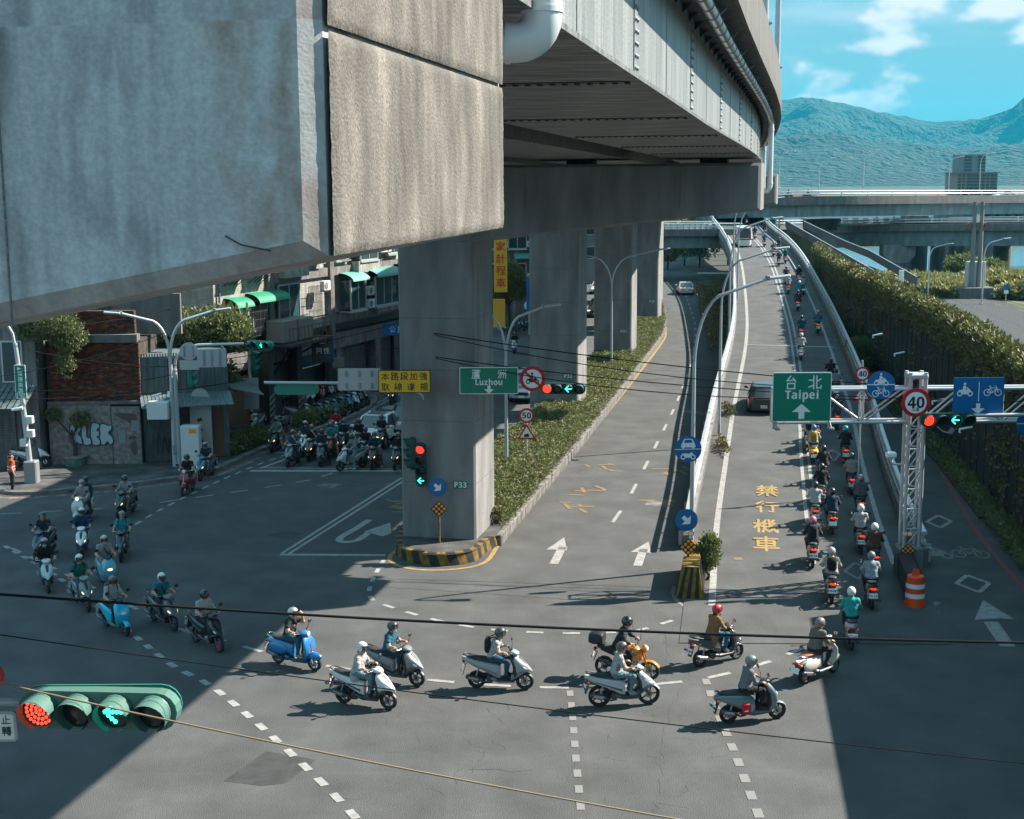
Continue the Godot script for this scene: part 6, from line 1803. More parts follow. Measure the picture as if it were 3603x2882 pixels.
	scatter("hanging_ivy",iv,leaf_clump(10,0.22,0.14,13).mesh(M.leaf_ivy),hang,M.leaf_ivy)
	# small pipes sticking out of the wall
	for q in [V(18.98,-72,4.77),V(19.03,-68,4.29),V(17.79,-61,4),V(17.62,-57,3.65),V(17.16,-52,3.36)]:
		put("weep_pipe",B().tube([q+U(0.5,0.1,0),q,q+U(0.02,-0.12,0.02)],0.05,6),M.pipe,iv)
	# shrubs at the foot
	var sh:=thing("wall_foot_shrubs","dark low shrubs along the foot of the ivy wall","shrubs")
	spots=[]
	for i in 7000:
		var t:=52.0+(wl-52.0)*rng.randf()
		var p:=polyline_at(wp,t)
		var d:=(polyline_at(wp,t+0.3)-p).normalized()
		p -= U(-d.z,0,d.x)*rng.randf_range(0.0,0.6)
		p.y=rng.randf_range(0.15,0.55+0.35*hn.get_noise_1d(t*3.0))
		spots.append(p)
	scatter("foliage",sh,leaf_clump(9,0.18,0.13,14).mesh(M.leaf_dark),spots,M.leaf_dark)
	put("bed",B().add(band(B(),side_of(wp,-0.35,0.0).slice(12),0.4,0.36,0.10,0.1)),M.soil,sh)
	# shrub at the ramp foot and weeds on the ramp edge
	tree("small green bush growing beside the yellow block at the ramp foot",V(6.31,-43.33),0.5,[[U(0,0.8,0),U(0.42,0.62,0.42)],[U(0.05,1.15,0),U(0.28,0.35,0.28)]],M.leaf,0.09,2200,Vector3.ZERO,"roadside_bush","bush")
	for e in [[V(11.38,-71.36,0.75),0.35,"wilted weeds on the ramp edge near the black car",0.7],[V(9.87,-63.66,0.4),0.3,"weeds spilling over the ramp gutter",0.5]]:
		var w:=thing("weeds",e[2],"weeds",ramp_pt(e[0]),0.0,"weeds on the ramp edge")
		spots=[]
		for i in 70:spots.append(U(rng.randfn()*0.10,rng.randf()*e[1],rng.randfn()*0.8))
		scatter("foliage",w,leaf_clump(7,0.14,0.11,15).mesh(M.leaf_ivy),spots,M.leaf_ivy)
	tree("bushy shrub with sunlit crown beyond the ramp barrier",V(22.22,-88.91)+U(0.4,0,0),1.2,[[U(0,2.0,0),U(1.0,0.7,1.0)],[U(0.8,1.5,0.4),U(0.7,0.6,0.7)],[U(-0.3,1.0,0.8),U(0.8,0.8,0.8)]],M.leaf,0.12,700,Vector3.ZERO,"roadside_shrub","shrub")
	# reeds and bushes on the river side
	var k:=0
	for e in [[V(48.97,-160,0.84),5.0,1.9,"clump of pale reeds left of the twin poles"],[V(49.34,-155,0.56),4.0,1.5,"low reeds just left of the twin poles"],[V(57.32,-165,0.43),4.5,1.9,"reeds right of the twin poles"],[V(57.53,-160,0.51),5.0,2.0,"pale reeds behind the cycle path sign"],[V(59.01,-158,0.27),5.0,2.2,"tall reeds at the frame edge"],[V(46.12,-170,1.59),4.0,1.4,"reeds behind the end of the ivy wall"],[V(47.07,-165,1.06),4.0,1.6,"low reeds near the river railing"],[V(58.11,-150,0.48),5.0,2.0,"reeds beyond the frame edge"]]:
		var r:=thing("reed_clump",e[3],"reeds",e[0]*U(1,0,1),0.0,"reeds on the river bank")
		spots=[]
		for i in 1100:
			var a:=rng.randf()*TAU
			var q:=sqrt(rng.randf())
			spots.append(U(cos(a)*q*e[1],(1.0-q*q*0.6)*e[2]*rng.randf_range(0.2,1.0),sin(a)*q*3.0))
		scatter("stems",r,leaf_clump(8,0.22,0.5,16+k,1.6).mesh(M.leaf_straw),spots,M.leaf_straw,0.7,1.2)
		k += 1
	tree("round dark bush behind the twin poles, left of them",V(54.88,-168,0.51)*U(1,0,1),1.6,[[U(0,2.4,0),U(2.4,1.4,2.0)],[U(1.6,1.8,0),U(1.8,1.4,1.6)]],M.leaf,0.25,130,Vector3.ZERO,"river_bush","bush")
	tree("round dark bush behind the twin poles, right of them",V(57.78,-168,0.38)*U(1,0,1),1.6,[[U(0,2.0,0),U(2.6,1.3,2.0)]],M.leaf,0.25,130,Vector3.ZERO,"river_bush","bush")
	# dark trees in the underpass
	k=0
	for e in [[V(23.2,-205,-2.28),"dark tree in the underpass, nearest pier P30"],[V(26.92,-215,-3.03),"dark tree in the middle of the underpass"],[V(28.61,-210,-2.68),"dark tree in the underpass beside the ramp column"]]:
		tree(e[1],e[0]*U(1,0,1),2.5,[[U(0,4.0,0),U(3.6,3.4,2.4)]],M.leaf_dark,0.35,60)
		k += 1
	# far shore tree line
	var tl:=Node3D.new()
	tl.name = "far_tree_line"; add_child(tl)
	tl.set_meta("kind","stuff"); tag(tl,"dark green tree line along the far river bank","trees")
	spots=[]
	for i in 5000:spots.append(U(rng.randf_range(20,330),-1.0+pow(rng.randf(),1.4)*2.4,-318-rng.randf()*12))
	scatter("foliage",tl,leaf_clump(8,0.8,0.7,31).mesh(M.leaf_dark),spots,M.leaf_dark)
	# left side trees
	tree("broad dark tree over the tin shack roof",V(-14.81,-67.38),4.2,[[U(-1.6,5.6,-0.5),U(2.1,1.1,1.6)],[U(0.4,5.9,-0.6),U(1.6,1.0,1.4)],[U(-3.0,5.3,-0.8),U(1.3,0.9,1.2)],[U(0.5,3.4,0.2),U(0.9,0.8,0.9)],[U(1.3,5.2,0.0),U(0.9,0.8,0.9)]],M.leaf_dark,0.13,420,U(-1.2,0,0.3))
	tree("wild fig rooted on top of the brick wall",V(-20.81,-61.9,5.52),0.7,[[U(0.1,1.0,0.1),U(1.35,0.95,0.9)],[U(0.9,0.5,0.25),U(0.9,0.8,0.7)],[U(-0.9,0.9,0.1),U(0.75,0.7,0.7)],[U(0.7,-0.7,0.3),U(0.5,0.7,0.3)]],M.leaf,0.10,750,Vector3.ZERO,"wall_fig","tree")
	tree("dark street tree in front of the far shops between piers P33 and P32",V(-0.21,-118.36),3.0,[[U(0,4.6,0),U(1.6,1.6,1.4)],[U(0.7,3.6,0.3),U(1.1,1.0,1.0)],[U(-0.9,3.4,0),U(1.1,1.1,1.0)]],M.leaf_dark,0.17,300)
	for e in [[V(-13.48,-64.1),V(-12.31,-67.68),"dark planted strip on the left pavement near the tree"],[V(-11,-71.66),V(-9.44,-75.33),"dark planted strip on the left pavement beside the parked scooters"]]:
		var hs:=thing("kerb_hedge",e[2],"hedge",Vector3.ZERO,0.0,"planted strips on the left pavement")
		spots=[]
		for i in 900:
			var p:Vector3=(e[0] as Vector3).lerp(e[1],rng.randf())+U(rng.randf_range(-0.7,0.3),0,rng.randf_range(-0.5,0.3))
			p.y=rng.randf_range(0.15,0.85)
			spots.append(p)
		scatter("foliage",hs,leaf_clump(9,0.16,0.12,41).mesh(M.leaf_dark),spots,M.leaf_dark)
	# potted plant before the graffiti
	var pot:=thing("flower_pot","white and green octagonal flower pot before the graffiti wall","flower pot",V(-20.07,-62.09))
	put("pot",B().lathe([W(0.40,0.0),W(0.46,0.08),W(0.50,0.45),W(0.58,0.50),W(0.58,0.58),W(0.001,0.56)],8),M.plaster,pot)
	for i in 8:
		var a:=TAU*(i+0.5)/8
		put("green_panel",B().cbox(U(cos(a)*0.452,0.26,sin(a)*0.452),U(0.02,0.2,0.24),0.004,Basis(Vector3.UP,-a)),M.sign_green,pot)
	tree("spindly potted shrub with two leafy tufts before the graffiti",V(-20.07,-62.09)+U(0,0.55,0),1.2,[[U(-0.9,1.85,0),U(0.42,0.32,0.35)],[U(0.35,1.65,0.05),U(0.48,0.40,0.4)]],M.leaf,0.08,900,U(-0.1,0,0),"potted_shrub","plant")
# ---------------------------------------------------------------- left side
func build_left_side() -> void:
	var pv:=Node3D.new()
	pv.name = "pavement"; add_child(pv); structure(pv)
	var edge:=smooth_path([V(-25.23,-57.75),V(-22.18,-57.21),V(-20.73,-56.53),V(-19.07,-56.94),V(-16.92,-57.89),V(-14.99,-59.18),V(-13.79,-60.34),V(-13.01,-62.85),V(-12.09,-66.42),V(-10.75,-69.99),V(-8.91,-75.31),V(-8.21,-78.89),V(-8.25,-82.1),V(-9.06,-84.42)],5)
	var poly:=edge.duplicate()
	poly.append(V(-14.53,-87.27)); poly.append(U(-20,0,-76)); poly.append(U(-40,0,-66)); poly.append(U(-40,0,-58))
	ground_poly("paving",poly,0.13,M.pavement,pv)
	put("kerb",sweep(B(),edge,[W(-0.2,-0.05),W(-0.2,0.145),W(0.14,0.145),W(0.16,-0.05)]),M.kerb,pv)
	mark("red_line",side_of(edge,0.36,0.0),0.12,M.red_line,0.012,pv)
	mark("gutter",side_of(edge,0.62,0.0),0.30,M.kerb,0.008,pv)
	# --- grey corner building
	var a:=thing("grey_building","plain grey rendered building at the left edge beside the brick wall","building",U(-21.45,0,-61.6))
	put("wall",B().box(U(-9,7,-7),U(18,14,14)),M.wall_grey,a)
	for q in [[-2.9,5.2],[-2.9,7.9],[-1.05,5.0],[-6.0,5.2]]:
		var w:=put("window",B().box(U(q[0],q[1],0.03),U(0.95,1.9,0.06)),M.alu,a)
		put("pane",B().box(U(q[0],q[1],0.065),U(0.8,1.75,0.02)),M.window_glass,w)
	var aw:=B()
	for k in 34:aw.bar(U(-9.0+k*0.27,3.95,0.0),U(-9.0+k*0.27,3.15,2.0),0.2,0.03)
	put("awning",aw,M.tin,a)
	put("shutter",shutter(5.0,2.9,24),M.shutter,a).position=U(-3.6,1.5,0.05)
	# --- brick house
	var b:=thing("brick_house","old red brick wall with white rendered base and graffiti","building",U(-21.25,0,-62.3),0.03)
	put("core",B().box(U(2.1,2.9,-4.0),U(4.2,5.8,7.8)),M.brick_mortar,b)
	put("rendered_base",B().box(U(1.42,1.45,-0.02),U(2.84,2.9,0.2)),M.plaster,b)
	put("rendered_base",B().box(U(3.53,1.40,0.01),U(1.3,2.8,0.2)),M.plaster,b)
	put("ledge",B().box(U(2.1,2.98,0.0),U(4.2,0.14,0.24)),M.concrete_dark,b)
	put("upper_wall",B().box(U(2.35,6.4,-0.6),U(3.3,1.5,0.4)),M.brick_mortar,b)
	put("beam",B().box(U(2.4,5.92,-0.25),U(3.6,0.36,0.6)),M.concrete_dark,b)
	put("roof_wall",B().box(U(4.1,6.8,-2.6),U(3.2,1.9,0.3)),M.concrete_dark,b)
	var bricks:=[]
	for m in M.bricks:bricks.append(B().cbox(Vector3.ZERO,U(0.222,0.062,0.06),0.008).mesh(m))
	var rest:=[]
	for m in M.bricks:rest.append(B())
	var cnt:=0
	for part in [[0.0,4.2,3.06,5.74,-0.11],[0.75,3.95,6.12,7.1,-0.41]]:
		var row:=0
		var y:float=part[2]
		while y<part[3]:
			var x:float=part[0]+(0.12 if row % 2 else 0.0)+0.02
			while x<part[1]-0.12:
				var kk:=rng.randi() % 6
				if rng.randf()<0.03:x += 0.235; continue
				var p:=U(x+0.11+rng.randf_range(-0.006,0.006),y+0.03,part[4]+rng.randf_range(-0.012,0.02))
				if cnt<300 and row>=8 and row<26 and part[2]<4.0:
					var o:=put("brick",bricks[kk],null,b)
					o.position=p; o.rotation.z=rng.randf_range(-0.02,0.02)
					cnt += 1
				else:rest[kk].cbox(p,U(0.222,0.062,0.06),0.008)
				x += 0.235
			y += 0.075; row += 1
	var am:=ArrayMesh.new()
	for i in 6:rest[i].surface(am,M.bricks[i])
	var rm:=put("brickwork",am,null,b)
	rm.set_meta("kind","stuff")
	# bubble letters on the render
	var fill:=B()
	var line:=B()
	var letters:=[
		[[0.0,0.2],[-0.06,0.55],[0.0,0.95],[0.12,1.06],[0.24,0.98],[0.26,0.72],[0.4,1.0],[0.54,0.98],[0.5,0.72],[0.38,0.6],[0.52,0.44],[0.6,0.2],[0.46,0.08],[0.3,0.16],[0.14,0.02]],
		[[0.58,0.12],[0.52,0.5],[0.58,0.95],[0.72,1.02],[0.82,0.9],[0.8,0.45],[0.98,0.4],[1.04,0.2],[0.94,0.06],[0.72,0.04]],
		[[1.02,0.14],[0.98,0.6],[1.06,1.05],[1.25,1.12],[1.46,1.02],[1.44,0.86],[1.3,0.78],[1.46,0.66],[1.42,0.5],[1.3,0.44],[1.46,0.3],[1.44,0.1],[1.2,0.02]],
		[[1.46,0.1],[1.42,0.5],[1.5,1.02],[1.7,1.06],[1.9,0.98],[2.06,1.0],[2.04,0.78],[1.88,0.62],[2.06,0.44],[2.1,0.18],[1.94,0.04],[1.8,0.2],[1.66,0.04]],
	]
	for i in letters.size():
		var pts:=[]
		for q in letters[i]:pts.append(U(0.98+q[0]*0.92,0.98+q[1]*0.98,0))
		pts.append(pts[0])
		var sm:=smooth_path(pts,4)
		var pg:=PackedVector2Array()
		for q in sm.slice(0,sm.size()-1):pg.append(W(q.x,q.y))
		fill.prism(pg,0.002,at_z(0.125+i*0.002),false)
		var l2:=[]
		for q in sm:l2.append(W(q.x,q.y))
		line_mb(line,l2,0.055,0.134)
	put("graffiti_fill",fill,mat(0.36,0.44,0.47,0.8),b)
	put("graffiti_outline",line,mat(0.03,0.06,0.085,0.8),b)
	var stain:=B()
	for q in [[3.55,2.35,0.42,0.16],[3.75,2.25,0.3,0.2],[3.3,2.42,0.25,0.1],[3.85,0.9,0.16,0.35],[3.8,1.35,0.2,0.1]]:
		var pg:=PackedVector2Array()
		for k in 14:pg.append(W(q[0],q[1])+W(cos(TAU*k/14)*q[2],sin(TAU*k/14)*q[3])*rng.randf_range(0.75,1.15))
		stain.prism(pg,0.002,at_z(0.114+q[0]*0.001),false)
	put("damp_stain",stain,mat(0.10,0.075,0.07,0.9),b)
	var nt:=B()
	for q in [[3.32,1.4,0.32,0.62],[3.95,1.9,0.34,0.5]]:nt.box(U(q[0],q[1],0.125),U(q[2],q[3],0.01))
	put("torn_poster",nt,mat(0.20,0.23,0.25,0.85),b)
	# --- tin shack
	var c:=thing("tin_shack","pale green corrugated tin shack with roller shutters beside the brick house","shack",U(-17.05,0,-62.6),0.30)
	put("core",B().box(U(2.0,2.5,-3.2),U(3.9,5.0,6.0)),M.tin,c)
	var cor:=B()
	for k in 32:cor.box(U(0.1+k*0.12,4.1,-0.19),U(0.06,2.1,0.05))
	for k in 48:cor.box(U(3.96,4.1,-0.3-k*0.12),U(0.05,2.1,0.06))
	put("corrugation",cor,M.tin,c)
	var w1:=put("window",B().box(U(1.5,4.3,-0.15),U(0.62,1.3,0.08)),M.wood,c)
	put("pane",B().box(U(1.5,4.3,-0.10),U(0.5,1.15,0.02)),M.window_glass,w1)
	for e in [[2.0,U(2.0,2.98,0.6),0.0],[2.0,U(4.9,2.98,-3.0),1.57]]:
		var ar:=B()
		for k in 24:ar.bar(U(-2.0+k*0.17,0.28,-0.75),U(-2.0+k*0.17,-0.12,0.8),0.11,0.03)
		ar.box(U(0,0.06,0.02),U(4.1,0.02,1.6),Basis(Vector3.RIGHT,0.25))
		var o:=put("awning",ar,M.tin,c)
		o.position=e[1]; o.rotation.y=e[2]
	put("shutter",shutter(2.5,2.6,24),M.shutter,c).position=U(1.6,1.4,-0.17)
	var s2:=put("shutter",shutter(3.6,2.6,24),M.shutter,c)
	s2.position=U(3.97,1.4,-3.2); s2.rotation.y=PI/2
	var gl:=B()
	for k in 9:
		var x0:=0.6+k*0.26
		line_mb(gl,[W(x0,0.4+0.3*(k % 2)),W(x0+0.1,1.5-0.2*(k % 3)),W(x0+0.25,0.5),W(x0+0.3,1.2)],0.05,-0.10)
	put("graffiti_outline",gl,mat(0.04,0.05,0.06,0.8),c)
	put("doorway",B().box(U(3.3,1.3,-0.17),U(0.8,2.3,0.06)),M.wood,c)
	# --- apartment block
	apartment_block()
	far_shops()
func shutter(w:float,h:float,n:int) -> MB:
	var mb:=B()
	for k in n:
		var y:=-h/2+h*(k+0.5)/n
		mb.cbox(U(0,y,0.02),U(w,h/n*0.86,0.05),0.015)
	mb.box(U(0,0,0),U(w,h,0.02))
	for x in [-w/2,w/2]:mb.box(U(x,0,0.02),U(0.1,h,0.1))
	return mb
func window_unit(parent:Node3D,x:float,y:float,w:float,h:float,out:float,panes:int,sill:=true) -> void:
	var f:=Node3D.new()
	f.name = "window"; parent.add_child(f,true)
	f.position=U(x,y,0)
	if out>0.1:
		put("bay_box",B().box(U(0,0,out*0.5-0.03),U(w-0.06,h-0.06,out-0.06)),M.tile_grey,f)
	put("frame",B().box(U(0,h/2,out),U(w,0.09,0.1)).box(U(0,-h/2,out),U(w,0.09,0.1)).box(U(-w/2,0,out),U(0.08,h-0.09,0.1)).box(U(w/2,0,out),U(0.08,h-0.09,0.1)),M.alu,f)
	for k in panes:
		var pw:=(w-0.1)/panes
		put("pane",B().box(U(-w/2+0.05+pw*(k+0.5),0,out-0.01),U(pw-0.07,h-0.16,0.02),Basis(Vector3.UP,rng.randf_range(-0.01,0.01))),M.window_glass,f)
		if k>0:put("mullion",B().box(U(-w/2+0.05+pw*k,0,out),U(0.06,h-0.16,0.08)),M.alu,f)
	if sill:put("sill",B().box(U(0,-h/2-0.1,out*0.5+0.06),U(w+0.14,0.1,out+0.16)),M.alu,f)
	if out>0.1:
		for sx in [-1,1]:put("pane",B().box(U(sx*(w/2-0.01),0,out*0.5),U(0.02,h-0.16,out-0.12)),M.window_glass,f)
func ac_unit(parent:Node3D,p:Vector3) -> void:
	var o:=put("air_conditioner",B().cbox(p+U(0,0,0.16),U(0.78,0.56,0.3),0.03),M.ac,parent)
	put("fan_grille",B().lathe([W(0.21,0),W(0.20,0.02),W(0.001,0.022)],16,Transform3D(Basis(Vector3.RIGHT,PI/2),p+U(-0.12,0,0.312))),M.dark_room,o)
	put("bracket",B().box(p+U(0,-0.31,0.15),U(0.7,0.05,0.34)),M.steel_dark,o)
func grille(parent:Node3D,x:float,y:float,w:float,h:float,out:float) -> void:
	var mb:=B()
	var n:=int(w/0.14)
	for k in n+1:mb.box(U(x-w/2+w*k/n,y,out),U(0.025,h,0.025))
	for k in 5:mb.box(U(x,y-h/2+h*k/4,out+0.014),U(w,0.03,0.02))
	put("window_grille",mb,M.steel_dark,parent)
func curved_awning(parent:Node3D,x:float,y:float,w:float,d:float,m:Material) -> void:
	var g:=[]
	for i in 6:
		var a:=PI/2*i/5.0
		g.append([U(x+w/2,y-0.5*(1.0-cos(a)),d*sin(a)),U(x-w/2,y-0.5*(1.0-cos(a)),d*sin(a))])
	put("awning",B().grid(g),m,parent)
func apartment_block() -> void:
	var yaw:=atan2(1.0,0.39)
	# local x runs along the street (away from the camera), z faces the street
	var o:=thing("apartment_block","white and grey tiled apartment block with bay windows, awnings and shops","building",U(-15.2,0,-70.3),yaw)
	var L:=27.0
	put("wall",B().box(U(2.6,10.0,-5.5),U(5.2,9.6,11)),M.tile_white,o)
	put("wall",B().box(U(16.1,10.0,-5.6),U(21.8,9.6,11)),M.tile_white,o)
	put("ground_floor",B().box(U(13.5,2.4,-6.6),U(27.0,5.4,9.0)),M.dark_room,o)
	for q in [[4.85,0.55,0.0],[7.7,0.5,-0.1]]:
		put("band",B().box(U(16.1,q[0],q[2]+0.02),U(21.8,q[1],0.35)),M.tile_grey,o)
	put("band",B().box(U(13.5,3.55,-0.2),U(27.0,0.9,0.7)),M.tile_grey,o)
	put("pier_strip",B().box(U(5.3,7.0,0.06),U(0.5,7.2,0.3)),M.tile_grey,o)
	put("pier_strip",B().box(U(12.2,7.0,0.06),U(0.45,7.2,0.3)),M.tile_grey,o)
	put("drain_pipe",B().rod(U(0.35,0.2,0.12),U(0.35,14,0.12),0.06,8),M.tin,o)
	# first floor
	window_unit(o,7.3,6.2,2.3,2.2,0.12,2)
	window_unit(o,14.4,6.2,1.9,1.8,0.75,2)
	window_unit(o,18.4,6.2,3.4,1.8,0.75,3)
	window_unit(o,2.2,5.9,1.6,1.5,0.1,2)
	window_unit(o,4.2,5.9,1.4,1.5,0.1,2)
	window_unit(o,24.0,6.1,2.4,1.7,0.15,2)
	grille(o,2.9,5.7,2.6,1.7,0.55)
	grille(o,9.6,6.1,1.5,1.9,0.5)
	grille(o,22.0,6.3,2.2,1.8,0.6)
	curved_awning(o,1.7,7.0,1.6,0.9,M.tin_green)
	curved_awning(o,4.6,7.1,3.2,0.9,M.tin_green)
	curved_awning(o,14.3,7.55,2.2,1.1,M.awning)
	curved_awning(o,18.2,7.6,3.9,1.2,M.awning)
	curved_awning(o,22.4,7.7,3.4,1.1,M.awning)
	put("balcony_wall",B().box(U(7.8,4.9,0.35),U(4.6,0.5,0.5)),M.tile_white,o)
	put("balcony_wall",B().box(U(20.0,5.0,0.35),U(5.2,0.4,0.4)),M.tile_white,o)
	for q in [[10.6,7.0],[16.2,5.5],[16.2,6.3],[24.9,6.4],[20.8,5.4]]:ac_unit(o,U(q[0],q[1],0.45))
	# second and third floor
	for fl in 2:
		var y:=9.2+fl*2.9
		window_unit(o,1.7,y,1.7,1.9,0.7,2)
		window_unit(o,4.1,y,1.6,1.9,0.7,2)
		window_unit(o,7.6,y,2.0,1.7,0.12,2)
		window_unit(o,10.4,y,1.2,1.6,0.3,1)
		window_unit(o,13.6,y,1.7,1.7,0.12,2)
		window_unit(o,16.4,y,2.3,2.0,0.5,2)
		window_unit(o,20.6,y,1.8,1.6,0.15,2)
		window_unit(o,24.2,y,2.2,1.8,0.5,2)
		for q in [[9.3,y],[18.6,y-0.4],[19.3,y-0.4],[22.4,y]]:ac_unit(o,U(q[0],q[1],0.15))
		put("balcony_wall",B().box(U(7.6,y-1.2,0.3),U(2.6,0.6,0.5)),M.tile_white,o)
		put("balcony_wall",B().box(U(16.4,y-1.4,0.3),U(2.9,0.7,0.5)),M.tile_white,o)
		grille(o,14.6,y-0.3,2.0,0.8,0.5)
		for q in [1.7,4.1]:
			for k in 4:put("bracket",B().rod(U(q-0.7+k*0.46,y-1.05,0.75),U(q-0.7+k*0.46,y-1.55,0.0),0.025,5),M.steel_dark,o)
	# side wall windows
	var sd:=put("side_band",B().box(U(-0.03,9.2,-7.6),U(0.1,0.9,4.4)),M.tile_grey,o)
	put("side_window",B().box(U(-0.09,9.3,-8.0),U(0.06,0.7,3.0)),M.window_glass,sd)
	# arcade columns, shop fronts, platform with machines
	for x in [8.2,13.2,18.4,23.4]:
		put("column",B().box(U(x,1.6,-0.4),U(0.7,3.3,0.8)),M.tile_grey,o)
	for e in [[1.4,M.wood,2.6],[5.6,M.shutter,3.6],[15.8,M.shutter,3.4]]:
		var sh:=put("shop_shutter",shutter(e[2],2.7,20),M.shutter if e[1]==M.shutter else M.wood,o)
		sh.position=U(e[0],1.45,-0.55 if e[0]>3 else 0.05)
	put("platform",B().box(U(6.0,4.25,1.2),U(4.6,0.12,2.0)),M.steel_dark,o)
	for k in 12:put("platform_rail",B().rod(U(3.8+k*0.4,4.3,2.15),U(3.8+k*0.4,5.2,2.15),0.025,5),M.wood,o)
	put("platform_rail",B().rod(U(3.8,5.2,2.15),U(8.2,5.2,2.15),0.03,5),M.wood,o)
	put("platform_brace",B().bar(U(4.2,4.2,2.0),U(5.0,2.0,0.0),0.1,0.1).bar(U(7.8,4.2,2.0),U(7.0,3.0,0.0),0.1,0.1),M.steel_dark,o)
	for q in [4.9,6.7]:put("machine_box",B().cbox(U(q,4.95,1.0),U(1.5,1.2,1.1),0.04),M.far_tan,o)
	for q in [[3.2,1.0],[6.4,0.9]]:
		var c:=put("striped_column",B().box(U(q[0],2.0,q[1]),U(0.6,4.2,0.6)),M.steel_dark,o)
		for k in 5:put("stripe",B().box(U(q[0],0.35+k*0.32,q[1]+0.305),U(0.6,0.13,0.012),Basis(Vector3.BACK,0.45)),M.far_tan,c)
	for e in [[9.6,M.blue_lane],[11.2,M.wood],[20.6,M.wood],[25.0,M.tile_grey]]:
		put("shop_front",B().box(U(e[0],1.4,-1.9),U(1.3,2.4,0.2)),e[1],o)
	put("shop_goods",B().box(U(9.0,2.75,0.3),U(2.6,0.55,0.1)),M.blue_lane,o)
	put("shop_light",B().box(U(9.0,2.45,0.3),U(2.4,0.06,0.06)),M.headlamp,o)
	# shop signs: things of their own
	var fwd:=dir2(yaw)
	var face:=U(-fwd.z,0,fwd.x)
	var P:=func(x:float,y:float,z:float) -> Vector3:return U(-15.2,0,-70.3)+fwd*x+face*z+Vector3.UP*y
	var g:=thing("scooter_shop_sign","white and teal projecting sign with red disc reading SYM","sign",P.call(21.6,7.1,1.6),0.1)
	put("box",B().cbox(Vector3.ZERO,U(1.35,1.75,0.2),0.03),M.awning,g)
	put("face",B().box(U(0,0.05,0.105),U(1.2,1.5,0.02)),M.sign_white,g)
	var rd:=disc(g,"disc",0.52,0.02,M.sign_red,0.125)
	put("lettering",text_mb("SYM",0.36,at_z(0.145)),M.sign_white,rd)
	put("loudspeaker",B().lathe([W(0.1,0),W(0.28,0.3)],12,Transform3D(Basis(Vector3.RIGHT,PI/2),U(-0.5,-1.1,0.0))),M.black_plastic,g)
	var k:=0
	for e in [[21.9,5.2,M.sign_blue,1.3,1.0,"blue projecting shop sign below the round red one"],[21.9,4.05,M.sign_blue,1.2,0.9,"blue and white projecting sign with a white emblem, lowest of the column"],[21.0,4.6,M.sign_red,0.8,1.1,"red shop sign behind the blue ones"],[18.0,3.75,M.sign_blue,1.7,0.8,"light blue sign over the arcade"]]:
		g=thing("shop_sign",e[5],"sign",P.call(e[0],e[1],1.5),0.1,"projecting shop signs")
		put("box",B().cbox(Vector3.ZERO,U(e[3],e[4],0.16),0.02),e[2],g)
		if k==1:put("emblem",B().box(U(0,0.1,0.085),U(e[3]-0.2,0.4,0.012)),M.sign_white,g)
		else:put("lettering",glyphs("公里" if k!=2 else "本",0.4,0.8,0.1,Transform3D(Basis.IDENTITY,U(-0.45,-0.2,0.085))),M.sign_white,g)
		k += 1
	g=thing("dark_shop_sign","dark brown square shop sign with pale characters above the parked scooters","sign",V(-10.64,-77,3.65),0.12)
	put("box",B().cbox(Vector3.ZERO,U(1.2,1.5,0.16),0.02),mat(0.05,0.04,0.045,0.5),g)
	put("edge",B().box(U(0.63,0,0),U(0.06,1.5,0.18)),M.sign_blue,g)
	put("lettering",glyphs("阿性",0.34,0.8,0.08,Transform3D(Basis.IDENTITY,U(-0.36,-0.25,0.085))),M.sign_white,g)
	put("emblem",ring_mb(ring_mb(B(),W(-0.08,0.42),0.1,0.018,0.09),W(0.08,0.42),0.1,0.018,0.0905),M.sign_white,g)
	g=thing("small_shop_board","small tan shop board hanging near the scooter shop","sign",V(-10.16,-80,2.48),0.2)
	put("board",B().cbox(Vector3.ZERO,U(0.7,0.6,0.1),0.02),M.far_tan,g)
